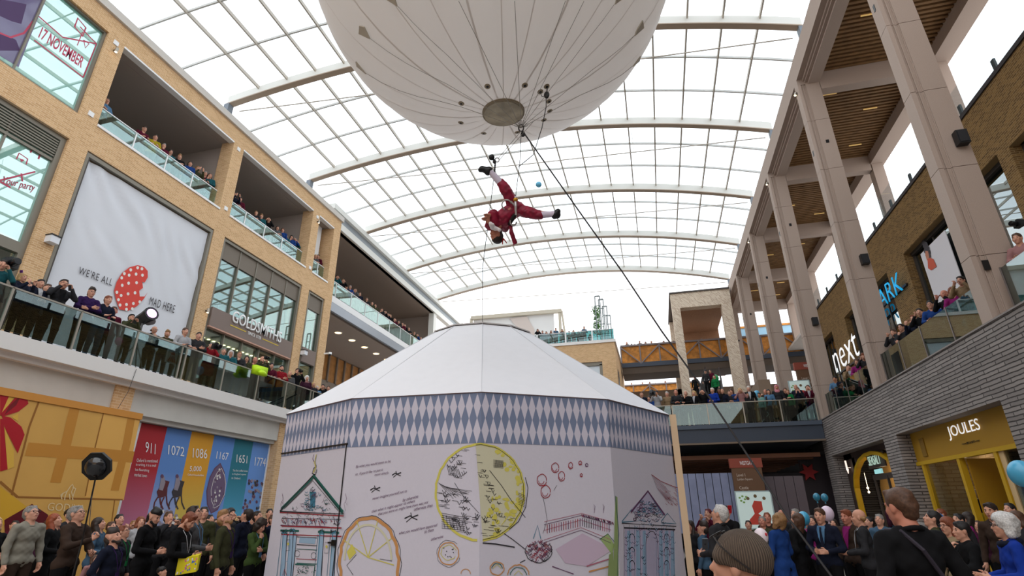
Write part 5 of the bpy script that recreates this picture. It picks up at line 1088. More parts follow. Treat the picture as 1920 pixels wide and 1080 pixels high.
# left of centre face: verse, swallows, orange slice wheel, moon half
k = face(0)
k.arc(692, 1055, 55, 84, PI * .85, PI * 2.2, .045, K7, 30, 1.5); k.arc(692, 1055, 60, 88, PI * .8, PI * 2.25, .008, K1, 30, 1.5)
for t_ in (-1.2, -.5, .2, -2.0, -2.7): k.line([(690, 1045), (690 + 50 * math.cos(t_), 1045 + 74 * math.sin(t_))], .012, K6)
k.arc(690, 1050, 44, 66, PI, 2 * PI, .03, K9, 20)
k.line([(668, 1040), (650, 1060), (662, 1078)], .007, K1); k.line([(712, 1048), (735, 1052)], .006, K1); k.fill([(660, 1020), (650, 1035), (655, 1050), (668, 1036)], K6)
k.build('orange_slice_drawing', tent)
for cx_, cy_, s_ in ((744, 889, 1), (704, 917, 1.1), (772, 970, 1.5)):
    k = face(0); k.line([(cx_ - 9 * s_, cy_ + 2), (cx_ - 3, cy_ - 2 * s_), (cx_, cy_), (cx_ + 8 * s_, cy_ - 3 * s_)], .016, K1); k.line([(cx_ - 2, cy_ - 6 * s_), (cx_, cy_), (cx_ + 7 * s_, cy_ + 3 * s_)], .012, K1); k.line([(cx_, cy_), (cx_ - 7 * s_, cy_ + 6 * s_)], .01, K1); k.build('swallow_drawing', tent)
k = face(0); k.arc(841, 1038, 19, 21, 0, 2 * PI, .014, K7, 24, .6); k.arc(841, 1038, 22, 25, .3, 5.5, .005, K1, 20, 1); k.arc(841, 1036, 14, 14, .5, 6, .008, K6, 20, 1)
for i in range(9): k.disc(841 + 9 * math.cos(i), 1036 + 9 * math.sin(i * 1.7), 1, 1.2, K1, 6)
k.arc(873, 1076, 9, 9, PI, 2 * PI, .01, K7, 10); k.build('small_slice_drawing', tent); k = face(0)
MC = (900, 923, 83, 90)
def moon(k, left):
    a0, a1 = (PI * .52, PI * 1.47) if left else (-PI * .53, PI * .48)
    cx, cy, rx, ry = MC
    if left:
        P_ = [(cx + rx * math.cos(a0 + (a1 - a0) * i / 24), cy + ry * math.sin(a0 + (a1 - a0) * i / 24)) for i in range(25)]; 
    else:
        P_ = [(cx + rx * math.cos(a0 + (a1 - a0) * i / 24), cy + ry * math.sin(a0 + (a1 - a0) * i / 24)) for i in range(25)]; k.fill(P_, K9, .003)
    k.arc(cx, cy, rx, ry, a0, a1, .034, K6, 30, .8)
    if not left:
        for i in range(60): t_ = rnd.uniform(-1.2, 1.3); q = 1 - abs(rnd.gauss(0, .12)); k.disc(cx + rx * min(q, .98) * math.cos(t_), cy + ry * min(q, .98) * math.sin(t_), rnd.uniform(2, 5), rnd.uniform(2, 5), K6, 8, .0)
        for i in range(24): q = rnd.uniform(.3, .8); t_ = rnd.uniform(.2, 1.2); k.disc(cx + rx * q * math.cos(t_), cy + ry * q * math.sin(t_), rnd.uniform(2, 5), rnd.uniform(2, 5), K6, 8, .0); k.arc(cx, cy, rx - 1, ry - 1, a0, a1, .007, K1, 30, .8)
    for i in range(200):
        t_ = rnd.uniform(a0, a1); q = math.sqrt(rnd.random()) * .95; x = cx + rx * q * math.cos(t_); y = cy + ry * q * math.sin(t_)
        low = (y - cy) / ry
        if left: ok = (low > .45 or (low < -.3 and x < 875) or (-.05 < low < .35 and x < 880)); 
        else: ok = low > .5 or abs(x - 915 - (low + .1) * 40) < 9
        if ok:
            if rnd.random() < .5: k.line([(x - 3, y - 3), (x, y + 3), (x + 3, y - 1)], .009, K1)
            else: k.line([(x - 5, y), (x + 5, y + 1)], .005, K1)
    for i in range(8):
        if left: k.line([(822 + i * 2, 905 + i * 1.2), (850 + i * 5, 935 - i * 2)], .0045, K1); k.line([(830 + i * 6, 965 + i * 2), (834 + i * 6, 990 + i * 1)], .006, K1); k.line([(828, 962 + i * 4), (872, 970 + i * 3.5)], .006, K1); k.line([(838 + i * 3, 872 + i), (842 + i * 3, 890)], .006, K1)
        else: k.line([(930 + i * 2, 862 + i * .5), (928 + i * 2, 876)], .005, K1); k.line([(925, 862 + i * 2), (944, 864 + i * 2)], .004, K1); k.line([(972, 924 + i * 3), (985, 930 + i * 3)], .005, K1); k.line([(940 + i * 2, 985 - i * 3), (948 + i * 2, 975 - i * 3)], .008, K6)
moon(k, True); k.line([(852, 905), (866, 927), (898, 962)], .006, K1); k.build('moon_drawing', tent)
def verse(s_, a, b, h_, par, kk=0):
    q = face(kk); o = q.p(*a); e = q.p(*b); return text(s_, o, e - o, V(0, 0, h_), K4, par, 'verse', .002, shear=.3)
for s_, a, b, h_ in (('Be what you would seem to be,', (667, 879), (733, 868), .05), ("or, if you'd like to put it", (666, 893), (718, 884), .05), ('more simply,', (702, 894), (729, 889), .045), ('never imagine yourself not to', (698, 939), (763, 924), .05),
                  ('be otherwise', (755, 941), (784, 933), .045), ('than what it might appear to others', (697, 963), (778, 943), .05), ('that you were or might have been was not', (709, 968), (803, 945), .05), ('otherwise than', (776, 958), (811, 950), .045), ('what you would have appeared', (748, 1004), (820, 988), .05), ('to them', (796, 1000), (813, 996), .045), ('otherwise', (808, 1014), (831, 1008), .04)):
    verse(s_, a, b, h_, tent)
# right of centre face: moon half, red balloons, courtyard
k = face(11); moon(k, False)
k.line([(918, 882), (940, 910), (960, 940), (985, 970)], .008, K1); k.line([(985, 895), (990, 915), (986, 950), (972, 978), (955, 992)], .010, K1); k.line([(905, 1018), (930, 1020), (965, 1026)], .016, K1); k.line([(945, 1000), (962, 1012), (985, 1030)], .010, K1)
for x, y, rx, ry, c in ((1016, 900, 9, 11, K5), (1023, 922, 9, 12, K5), (1041, 877, 7, 9, K5), (1053, 893, 6, 9, K5), (1070, 873, 4, 6, K5), (1088, 868, 3, 3.5, K5), (1100, 872, 2.5, 3, K4), (1090, 891, 2, 3, K5)): k.arc(x, y, rx, ry, .3, 6.4, .011, c, 16, .5); k.arc(x - 1, y, rx * .6, ry * .7, .3, 3, .008, c, 8)
k.line([(1018, 932), (1022, 950), (1026, 975), (1018, 1000)], .005, K1); k.line([(1038, 920), (1044, 910)], .005, K1)
k.build('red_balloons_drawing', tent); k = face(11)
# basket of scribble below the balloons (figure left out)
for i in range(130):
    a = rnd.uniform(0, 2 * PI); q = math.sqrt(rnd.random()); x = 1010 + 24 * q * math.cos(a); y = 1033 + 20 * q * math.sin(a); k.line([(x - 3, y), (x, y + 3), (x + 3, y - 2)], .007, rnd.choice((K1, K4, K5)))
k.arc(1010, 1033, 25, 22, -.6, PI + .4, .010, K1, 16, .8); k.line([(1000, 1010), (1008, 985), (1014, 1010)], .012, K3); k.line([(985, 1050), (975, 1055)], .01, K1)
k.fill([(1042, 1030), (1092, 1000), (1150, 1030), (1100, 1062), (1060, 1056)], mat('wash_lawn', (196, 176, 196), .75), .002)
for dy, c in ((0, KP), (6, K4), (16, KP), (34, KP), (40, K4)): wl_(k, [(1020, 978 + dy * 1.0), (1090, 962 + dy * .8), (1146, 978 + dy)], .007, c, rep=1)
for i in range(16): x = 1026 + i * 4.4; y = 984 - (i * 4.4) * .2; k.line([(x, y), (x, y + 16)], .010, rnd.choice((K4, KP, K5)))
for i in range(12): x = 1096 + i * 4.2; y = 972 + (i * 4.2) * .22; k.line([(x, y), (x, y + 16)], .010, rnd.choice((K4, KP, K1)))
for i in range(60): x = rnd.uniform(1090, 1150); y = 964 + (x - 1090) * .25; k.line([(x, y), (x + 2, y + 5)], .007, rnd.choice((K1, K4, K5)))
wl_(k, [(1035, 1062), (1075, 1076)], .008, K4); wl_(k, [(1100, 1062), (1150, 1046)], .012, KP); wl_(k, [(1104, 1072), (1150, 1060)], .016, K7)
for x in (1114, 1131): k.line([(x, 962), (x + 2, 950), (x - 1, 945), (x + 1, 958)], .006, K4)
k.fill([(1125, 1010), (1140, 1000), (1152, 1022), (1148, 1040)], KG, .002); k.line([(1124, 1012), (1140, 1001), (1152, 1016)], .008, K2)
for x, y, r_ in ((932, 1066, 13), (972, 1078, 20)): k.arc(x, y, r_, r_ * .95, 0 if r_ < 15 else PI, 2 * PI, .014, K7, 22, .7); k.arc(x, y, r_ * .75, r_ * .7, PI, 2 * PI, .01, K2, 12, .6); k.line([(x - 8, y), (x, y - 8), (x + 8, y)], .008, K6)
k.build('courtyard_drawing', tent)
# right face: gothic facade and a wing
k = face(10)
k.fill([(1154, 930), (1158, 932), (1160, 1080), (1150, 1080)], KG, .002); wl_(k, [(1154, 930), (1160, 1000), (1157, 1080)], .008, K2); k.fill([(1142, 1040), (1150, 1035), (1152, 1080), (1140, 1080)], KG, .002)
wl_(k, [(1187, 958), (1215, 921), (1243, 966)], .012, K3); wl_(k, [(1166, 978), (1184, 956), (1200, 976), (1166, 979)], .010, K3); wl_(k, [(1240, 978), (1252, 962), (1268, 982), (1240, 980)], .010, K3); wl_(k, [(1166, 981), (1268, 987)], .007, K1)
for x in (1170, 1180, 1190, 1200, 1208, 1230, 1240, 1250, 1262): wl_(k, [(x, 985), (x + (x - 1166) * .03, 1080)], .007, rnd.choice((K1, K4, K3)), rep=1)
k.fill([(1180, 958), (1215, 922), (1250, 966)], mat('wash_lilac', (182, 176, 200), .75), .002); k.fill([(1172, 990), (1262, 992), (1264, 1080), (1170, 1080)], mat('wash_lilac', (182, 176, 200)), .002)
for x in (1176, 1193, 1205, 1236, 1247, 1258): k.fill([(x, 995), (x + 6, 995), (x + 8, 1080), (x, 1080)], K8, .001)
wl_(k, [(1183, 960), (1215, 921), (1246, 966)], .03, K4); wl_(k, [(1170, 990), (1266, 993)], .018, K1)
for i in range(80): x = rnd.uniform(1190, 1245); y = rnd.uniform(938, 975); k.arc(x, y, 3, 3, 0, rnd.uniform(3, 6), .009, rnd.choice((K1, K4, K3)), 6) if abs(x - 1215) < (y - 922) * .7 else None
for x in (1185, 1250):
    for y in (1010, 1035, 1060): k.arc(x, y, 5, 9, PI, 2 * PI, .012, K1, 8); k.line([(x - 5, y), (x - 5, y + 8)], .01, K4); k.line([(x + 5, y), (x + 5, y + 8)], .01, K4)
k.arc(1222, 1020, 11, 24, PI, 2 * PI, .010, K1, 12); k.line([(1211, 1020), (1211, 1080)], .01, K4); k.line([(1233, 1020), (1236, 1080)], .01, K4)
for i in range(230):
    x = rnd.uniform(1172, 1264); y = rnd.uniform(940, 1080)
    if y < 984 and abs(x - 1215) > (y - 925) * .6: continue
    if abs(x - 1222) < 9 and y > 1010: continue
    k.line([(x - 2, y), (x + 1, y + 3), (x + 3, y)], .007, rnd.choice((K1, K4, K3, K8, K8)))
for i in range(9): k.line([(1223 + i * 3, 891 + i * 2.5), (1232 + i * 3.4, 915 + i * 2.2), (1248 + i * 2, 935 + i)], .007, K5 if i % 2 else K4)
wl_(k, [(1222, 890), (1240, 903), (1262, 912), (1272, 915)], .010, K5)
for i in range(30): x = rnd.uniform(1245, 1270); y = rnd.uniform(915, 945); k.line([(x, y), (x + 4, y + 3)], .006, K5)
k.build('gothic_drawing', tent)
tm = on(1, 9.4, 1262, 765); 
# timber door leaf standing open at the right edge of the tent
a, b = corner[9], corner[10]
pa = on(1, corner[10].y + .05, 1262, 752); pb = on(1, corner[10].y + .05, 1287, 1000)
tl = MB(); px_ = corner[10] + (corner[10] - TC).normalized() * .06
tl.obox(px_ + V(.03, .03, EZ / 2), V(.06, 0, 0), V(0, .04, 0), V(0, 0, EZ / 2)); tl.build('timber_edge', mat('raw_timber', (226, 196, 160), .7), tent)

# ---------------------------------------------------------------- balloon
BR = 3.3; BC = V(-0.17236898, 0.57466797, 0.80002854); BC = BC * (BR / math.sin(math.radians(16.006))) + V(0, 0, 1.7)
BALM = bpy.data.materials.new('balloon_skin'); BALM.use_nodes = True; nt = BALM.node_tree; b_ = nt.nodes['Principled BSDF']; b_.inputs['Base Color'].default_value = (*s2l((236, 230, 226)), 1); b_.inputs['Roughness'].default_value = .42
o_ = nt.nodes['Material Output']; tl_ = nt.nodes.new('ShaderNodeBsdfTranslucent'); tl_.inputs['Color'].default_value = (.9, .88, .86, 1); mx = nt.nodes.new('ShaderNodeMixShader'); mx.inputs[0].default_value = .5
nt.links.new(b_.outputs[0], mx.inputs[1]); nt.links.new(tl_.outputs[0], mx.inputs[2]); nt.links.new(mx.outputs[0], o_.inputs['Surface'])
bal_ = empty('helium_balloon', BC, 'giant white helium balloon floating under the glass roof', 'balloon')
def sph(px, py, off=0.0):
    d = Vector(ray(px, py)).normalized(); oc = BC - Vector(CAM_O); t = oc.dot(d); disc = (BR + off) ** 2 - (oc.length_squared - t * t); return Vector(CAM_O) + d * (t - math.sqrt(max(disc, 0)))
pole = (sph(944, 212) - BC).normalized()
e1 = pole.orthogonal().normalized(); e2 = pole.cross(e1)
def sp(th, ph, r): return BC + (pole * math.cos(th) + (e1 * math.cos(ph) + e2 * math.sin(ph)) * math.sin(th)) * r
NG = 24; vs = []; fs = []; NT_ = 48; NP = NG * 8
for i in range(NT_ + 1):
    for j in range(NP):
        th = PI * i / NT_; g = (j % 8) / 8; vs.append(sp(th, 2 * PI * j / NP, BR * (1 - .004 * abs(math.cos(PI * g)) ** 6 * math.sin(th))))
for i in range(NT_):
    for j in range(NP): j2 = (j + 1) % NP; fs.append((i * NP + j, i * NP + j2, (i + 1) * NP + j2, (i + 1) * NP + j))
MB().add(vs, fs).build('envelope', BALM, bal_, True)
SEAM = BALM.copy(); SEAM.name = 'seam_tape'
for _n in SEAM.node_tree.nodes:
    if _n.type == 'BSDF_TRANSLUCENT': _n.inputs['Color'].default_value = (.80, .77, .74, 1)
    if _n.type == 'BSDF_PRINCIPLED': _n.inputs['Base Color'].default_value = (.72, .67, .63, 1)
for g in range(NG):
    w = .008 if g % 3 else .016; vs = []; 
    for i in range(25):
        th = .1 + (PI - .2) * i / 24
        for s_ in (-1, 1): vs.append(sp(th, 2 * PI * g / NG + s_ * w / BR / max(math.sin(th), .1), BR * 1.0008))
    MB().add(vs, [(2 * i, 2 * i + 1, 2 * i + 3, 2 * i + 2) for i in range(24)]).build('seam', SEAM, bal_, True)
m = MB(); m.lathe(BC + pole * (BR * .99), pole, [(0, .36), (.045, .36), (.05, .34)], 36); m.build('base_ring', mat('base_ring', (138, 126, 104), .6), bal_)
m = MB(); m.lathe(BC + pole * (BR * .99 + .05), pole, [(0, .335), (.006, .33)], 36); m.build('base_plate', mat('base_plate', (168, 156, 132), .45, noise=.35, nscale=3.5, metal=.2), bal_)
for px, py in ((914, 162), (984, 160), (1025, 162), (865, 194), (864, 230), (907, 250), (1029, 190), (1031, 208), (1020, 225), (970, 248), (1013, 172)):
    p = sph(px, py, .0); n = (p - BC).normalized(); m = MB().lathe(p - n * .005, n, [(0, .05), (.012, .048), (.014, .03)], 14); o = m.build('eyelet', mat('eyelet_tan', (150, 136, 112), .6), bal_); m = MB().lathe(p + n * .01, n, [(0, .022), (.006, .02)], 10).build('hole', BLACK, o)
RING = at(977, 240, 8.75)
PT = mat('patch_fabric', (186, 178, 164), .7); ROPE = mat('thin_rope', (150, 146, 140), .7); RB_ = mat('black_rope', (40, 38, 40), .6)
for a in (((724, -2), (746, 12), (741, -4)), ((675, 48), (674, 63), (695, 73), (684, 50)), ((668, 115), (670, 124), (687, 138)), ((1152, 8), (1166, -2), (1156, -6)), ((1204, 38), (1206, 52), (1189, 67), (1194, 54)), ((1200, 105), (1198, 114), (1186, 124))):
    P_ = [sph(x, y, .012) for x, y in a]; MB().prism(P_, (P_[0] - BC).normalized() * .02).build('patch', PT, bal_)
for x, y in ((746, 12), (695, 73), (687, 138), (1152, 8), (1189, 67), (1186, 124), (965, 2), (860, 2), (1060, 2), (1095, 2)):
    p = sph(x, y, .02); pts = []
    for i in range(9):
        q = p.lerp(RING, i / 8); d = q - BC
        if d.length < BR + .02: q = BC + d.normalized() * (BR + .02)
        pts.append(q)
    MB().tube(pts, .0045, 4).build('load_line', ROPE, bal_)
rg = empty('rigging_ring', RING, 'small steel rigging ring with ropes under the balloon base', 'rigging')
m = MB(); r_ = V(*CAM_R[0]); u_ = V(*CAM_R[1])
m.tube([RING + r_ * .04 * math.cos(t) + u_ * .055 * math.sin(t) for t in [i * PI / 6 for i in range(13)]], .012, 6, False).build('ring', mat('steel_dark', (70, 68, 70), .35, metal=.6), rg)
m = MB()
for i in range(9): t_ = PI * (.1 + .8 * i / 8); m.tube([RING + r_ * .05 * math.cos(t_) + u_ * .055 * math.sin(t_), RING + r_ * .12 * math.cos(t_) + u_ * .13 * math.sin(t_)], .005, 4)
m.build('knots', RB_, rg); MB().ell(RING + r_ * .03 - u_ * .1, (.04, .03, .05)).build('shackle', BLACK, rg)
tr2 = at(1025, 178, 8.6); m = empty('pulley', tr2, 'small black pulley hanging close under the balloon skin on the right', 'rigging')
MB().ell(tr2, (.045, .03, .07), 10, 8).build('block', BLACK, m); MB().tube([at(1024, 178, 8.7), at(1024, 200, 8.75), at(1016, 240, 8.8), at(1000, 290, 8.8), at(972, 313, 8.8)], .007, 5).build('rope', RB_, m); MB().tube([at(1013, 172, 8.7), at(1016, 181, 8.7), at(1024, 180, 8.7)], .006, 4).build('loop', RB_, m); MB().tube([tr2, sph(1026, 164)], .01, 5).build('strop', BLACK, m)
cb_ = []
P_ = [(980, 246, 8.75), (1090, 402, 8.2), (1167, 510, 7.8), (1240, 620, 7.3), (1330, 745, 6.7), (1396, 845, 6.2), (1470, 960, 5.6), (1560, 1082, 5.0), (1640, 1200, 4.6)]
tag(MB().tube([at(*p) for p in P_], .011, 6).build('anchor_rope', RB_), 'long black rope running from the balloon rigging down to the crowd', 'rope')
# ---------------------------------------------------------------- upside-down performer
PZ = 8.75
KP_ = 1.0
def pz(x, y, dz=0.0):  # pixel in the 4.5x crop at (860, 260)
    return np.array(at(860 + x / 4.5, 260 + y / 4.5, PZ + dz))
right_, up_, fwd_ = CAM_R
ctr_ = pz(315, 815); crown = -up_ * .985 - right_ * .02; fdir = -right_ * .8 - fwd_ * .55   # crown points down, face to picture left
fdir = fdir - crown * (fdir @ crown); fdir /= np.linalg.norm(fdir); sx_ = np.cross(fdir, crown)
Rh = np.stack([sx_, fdir, crown], 1)
def Th(p): return ctr_ + Rh @ (np.array(p, float) - np.array([0, .012, .118]) )
HPp, featp, hp2 = head_prims(Th, Rh)
pel = pz(480, 590); chest = pz(385, 665); neck = pz(335, 735)
shL = pz(300, 690, -.08); shR = pz(385, 745, .12); kL = pz(395, 430, -.1); aL = pz(262, 275, -.12); kR = pz(620, 632, -.1); aR = pz(800, 636, -.15)
elL = pz(262, 622, -.15); wL = pz(252, 655, -.25); elR = pz(255, 740, -.05); wR = pz(246, 668, -.2)
elL = pz(300, 630, -.12)
def caps(*a): return [('c', x, y, r, s_) for x, y, r, s_ in a]
hdL = hand(pz(262, 640, -.16), pz(228, 676, -.2) - pz(262, 640, -.16), up_ * 1.0 - fwd_, .35); hdR = hand(pz(248, 700, -.15), pz(236, 640, -.2) - pz(248, 700, -.15), right_ * -1 + fwd_ * .2, .4)
body_ = HPp + caps((pel, chest, .11, .13), (chest, neck, .13, .08), (shL, shR, .075, .075), (neck, pz(320, 780), .058, .052), (pel, kL, .085, .06), (kL, aL, .056, .036), (pel, kR, .085, .06), (kR, aR, .056, .036),
    (shL, elL, .05, .042), (elL, pz(262, 640, -.16), .04, .028), (shR, elR, .05, .042), (elR, pz(248, 700, -.15), .04, .028), (aL, pz(185, 262, -.12), .04, .028), (aR, pz(838, 612, -.15), .04, .028)) + hdL + hdR
vs, qs = field_mesh(body_, .0085, .02); c_ = vs[qs].mean(1); mi = np.zeros(len(qs), int)
for p, r, kx in featp: mi[np.linalg.norm(c_ - p, axis=1) < r] = kx
org = pel.copy(); pf = bpy.data.objects.new('person', mesh_np('person', vs - org, qs, [SKINS[1], LIP, EYE, EYE], mi)); C.objects.link(pf); pf.location = Vector(org)
tag(pf, 'acrobat in a maroon velvet suit hanging upside down beneath the balloon', 'person')
def gar(name, prims, m, k=.03, wob=.002, cuts=()):
    vs, qs = field_mesh(prims, .010, k, cuts, wob); o = bpy.data.objects.new(name, mesh_np(name, vs - org, qs, [m])); C.objects.link(o); o.parent = pf; return o
MAR = mat('maroon_velvet', (140, 18, 52), .5, noise=.35, nscale=12, bump=.3)
gar('jacket', caps((pel * .35 + chest * .65, chest, .125, .14), (pel, chest, .118, .13), (chest, neck, .14, .085), (shL, shR, .085, .085), (shL, elL, .064, .055), (elL, pz(268, 634, -.14), .06, .05), (shR, elR, .064, .055), (elR, pz(250, 712, -.12), .055, .046)), MAR, .035, .006)
gar('breeches', caps((pel, pel * .6 + chest * .4, .118, .115), (pel, kL, .105, .082), (kL, pz(355, 372, -.11), .08, .068), (pel, kR, .11, .085), (kR, pz(688, 646, -.12), .084, .074)), MAR, .035, .006)
gar('stockings', caps((pz(358, 378, -.11), aL, .062, .044), (aL, pz(225, 268, -.12), .044, .04), (pz(680, 645, -.12), aR, .062, .044), (aR, pz(825, 628, -.15), .05, .04)), mat('white_stocking', (216, 206, 226), .8), .02, 0)
gar('shoe', caps((pz(245, 285, -.12), pz(262, 262, -.12), .05, .045), (pz(250, 268, -.12), pz(195, 256, -.12), .055, .045), (pz(200, 258, -.12), pz(180, 266, -.12), .045, .03)), mat('black_leather', (22, 22, 26), .4), .03, 0)
gar('shoe', caps((pz(808, 655, -.15), pz(806, 640, -.15), .045, .045), (pz(812, 640, -.15), pz(838, 612, -.15), .05, .042), (pz(838, 655, -.15), pz(840, 645, -.15), .035, .04)), mat('black_leather', (22, 22, 26)), .03, 0)
gar('hair', [('e', hp2(0, -.025, .05), (.084, .1, .088), Rh), ('c', hp2(0, -.06, .0), hp2(0, -.055, -.05), .07, .055)], hairm(HC['dark']), .02, .001, [('e', hp2(0, .105, -.03), (.075, .08, .095), Rh), ('e', hp2(0, .13, .02), (.06, .075, .05), Rh), ('e', hp2(0, .06, -.16), (.2, .16, .12), Rh)])
gar('cravat', caps((pz(285, 748, -.12), pz(342, 766, -.14), .038, .034), (pz(282, 742, -.17), pz(272, 715, -.2), .026, .03), (pz(296, 736, -.18), pz(290, 722, -.2), .02, .024)), mat('white_lace', (236, 230, 232), .8), .012, .007)
gar('sash', caps((pz(438, 725, -.05), pz(445, 790, -.08), .03, .032), (pz(445, 790, -.08), pz(475, 875, -.05), .032, .036), (pz(475, 875), pz(462, 900), .03, .01)), MAR, .02, .002)
gar('ribbon', caps((pz(372, 840), pz(370, 890), .012, .01), (pz(380, 845), pz(405, 880), .012, .01)), mat('red_ribbon', (170, 36, 30), .6), .01, 0)
HS = mat('harness_metal', (176, 172, 172), .3, metal=.7)
def hoop(cx, cy, rx, ry, a0=0, a1=2 * PI, dz=-.2):
    m = MB(); m.tube([pz(cx + rx * math.cos(t), cy + ry * math.sin(t), dz) for t in np.linspace(a0, a1, 20)], .012, 6, False); o = m.build('harness_ring', HS, pf); return o
hoop(405, 558, 40, 42, 2.0, 6.0); hoop(462, 700, 26, 32, 0, PI * 1.4)
def plc(m, name, mm): o = m.build(name, mm); o.parent = pf; o.matrix_parent_inverse = parent_inv(pf); return o
plc(MB().tube([pz(478, 490, -.16), pz(480, 570, -.2), pz(485, 660, -.2)], .02, 6).tube([pz(440, 530, -.2), pz(480, 570, -.2)], .018, 6), 'harness_strap', HS)
plc(MB().ell(pz(480, 515, -.18), (.04, .04, .035)), 'gold_clip', mat('brass_clip', (206, 150, 50), .35, metal=.6))
plc(MB().tube([pz(475, 640, -.22), pz(440, 700, -.18), pz(430, 720, -.1)], .035, 6), 'harness_pad', BLACK)
tag(MB().tube([Vector(pz(480, 490, -.16)), at(975, 300, 8.72), RING - u_ * .1], .0055, 5).build('support_rope', RB_), 'thin rope from rigging ring straight down to the acrobat hip harness', 'rope')
cb = empty('carabiner_chain', at(925, 298, 8.7), 'black carabiner chain hanging beside the raised shoe of the acrobat', 'rigging')
MB().ell(at(922, 295, 8.7), (.05, .05, .05)).ell(at(927, 303, 8.7), (.03, .03, .04)).build('clamp_block', BLACK, cb)
m = MB()
for i in range(5): m.ell(at(928.5 - i * .3, 306 + i * 4, 8.7), (.016, .016, .028), 6, 5)
m.build('chain', BLACK, cb); m = MB(); m.tube([at(932 + 4 * math.cos(t), 300 + 4 * math.sin(t), 8.7) for t in np.linspace(0, 6.28, 13)], .009, 5, False).build('ring', HS, cb)
for a, b, lb in (((977, 246), (934, 297), 'thin tether from the rigging ring to the carabiner beside the raised shoe'), ((1000, 228), (936, 300), 'second thin tether slanting to the carabiner from the balloon skin')):
    tag(MB().tube([at(*a, 8.74), at(*b, 8.7)], .006, 4).build('tether', ROPE), lb, 'rope')
zt = CZ + .2
tag(MB().tube([at(927, 325, 8.7), at(905, 500, 8.75), Vector(TC + V(-.0, .0, zt)), ], .006, 5).build('guide_rope', RB_), 'dark guide rope dropping from the carabiner to the tent cap', 'rope')
sb = on(1, 16, 1010, 346); tag(MB().ell(sb, (.11, .11, .10), 12, 9).lathe(sb - V(0, 0, .1), (0, 0, -1), [(-.02, .03), (.03, .01)], 8).build('toy_balloon', mat('sky_blue_balloon', (110, 190, 226), .35), None, True), 'tiny sky blue toy balloon drifting up near the acrobat', 'balloon')
# ---------------------------------------------------------------- the crowd
RT_, UP_, FW_ = V(*CAM_R[0]), V(*CAM_R[1]), V(*CAM_R[2])
LOOK = Vector((-2.1, 7.7, 6.3))
HN = dict(short='short', bald='thinning', long='long', bob='bobbed', curly='curly', tuft='tousled', wrap='', hat='')
PN = dict(stand='', pockets='hands low', rail='leaning on the rail', phone='holding up a phone', camera='with camera raised', crossed='arms crossed', waist='hands held at waist', chin='hand at the chin', reach='one arm raised', pole='gripping a pole')
TN = dict(brightblue='bright blue', lightblue='light blue', brightgreen='bright green')
def describe(hair, hcol, top, garment, pose):
    if hair == 'wrap': hd = TN.get(hcol, hcol) + ' headscarf'
    elif hair == 'hat': hd = TN.get(hcol, hcol) + ' cap'
    else: hd = HN[hair] + ' ' + hcol + ' hair'
    return '%s and %s %s' % (hd, TN.get(top, top), {'jacket': 'top', 'coat': 'coat'}[garment])
def zone(rows, place, group, fz=None, bar=None, fine=0, jig=.3, pitch0=0.0, zs=1.0):
    """rows: (px, py of head top, height, hair, hair colour, top, pose[, options])"""
    out = []; placed = []
    for i, r in enumerate(sorted(rows, key=lambda r: r[0])):
        px, py, h, hair, hcol, top, pose = r[:7]; o = dict(r[7]) if len(r) > 7 else {}
        if 'zc' in o:
            z_ = o.pop('zc') * zs; p = at(px, py, z_); h = p.z - (fz or 0)
        else:
            p = on(2, fz + h, px, py)
            ax, lim, sg = bar
            if (p[ax] - lim) * sg < 0:
                p = on(ax, lim + sg * random.random() * .12, px, py); h = min(max(p.z - fz, 1.25), 1.98)
        for _ in range(6):
            hit = [q for q in placed if math.hypot(q.x - p.x, q.y - p.y) < .40]
            if not hit: break
            if bar is None: z_ += .4; p = at(px, py, z_); h = p.z
            else: ra = 1 - bar[0]; p[ra] += .1 * (1 if p[ra] >= hit[0][ra] else -1)
        if bar and bar[0] == 0 and bar[1] > 8:
            for yc in cyl:
                if yc - .3 < p.y < yc + .76 and p.x < 9.0: p.y = yc - .32 if p.y < yc + .23 else yc + .78
        if bar and bar[1] == -20.0:
            for a_, b_ in ((12.3, 18.65), (19.35, 25.7), (26.4, 28.1)):
                if a_ - .6 < p.y < b_ + .4: p.y = min(max(p.y, a_ + .3), b_ - .3)
        placed.append(p.copy())
        d = LOOK - p; face = math.atan2(-d.x, d.y) + random.uniform(-jig, jig) if 'face' not in o else math.radians(o.pop('face'))
        ft = o.pop('fine', fine); g = o.pop('garment', 'jacket'); lb = o.pop('label', None)
        pit = o.pop('pitch', pitch0); kw = {k_: o[k_] for k_ in o}
        back = .0
        if pose in ('rail',): p = p - V(-math.sin(face), math.cos(face), 0) * .12
        hs = h if pit < .25 else h * 1.0
        b = person(V(p.x, p.y, fz or 0), face, hs, hair, hcol, top, pose, pit, o.pop('yaw', 0.0) if 'yaw' in o else 0.0, ft, g, **{k_: v for k_, v in kw.items() if k_ != 'yaw'})
        lb = lb or 'person with %s, %s from left, %s' % (describe(hair, hcol, top, g, pose), ORD[i], place)
        tag(b, lb, 'person', group); out.append(b)
        if len(lb.replace('-', ' ').split()) > 16: print('LONG', lb)
    return out
GL = ('glasses',)
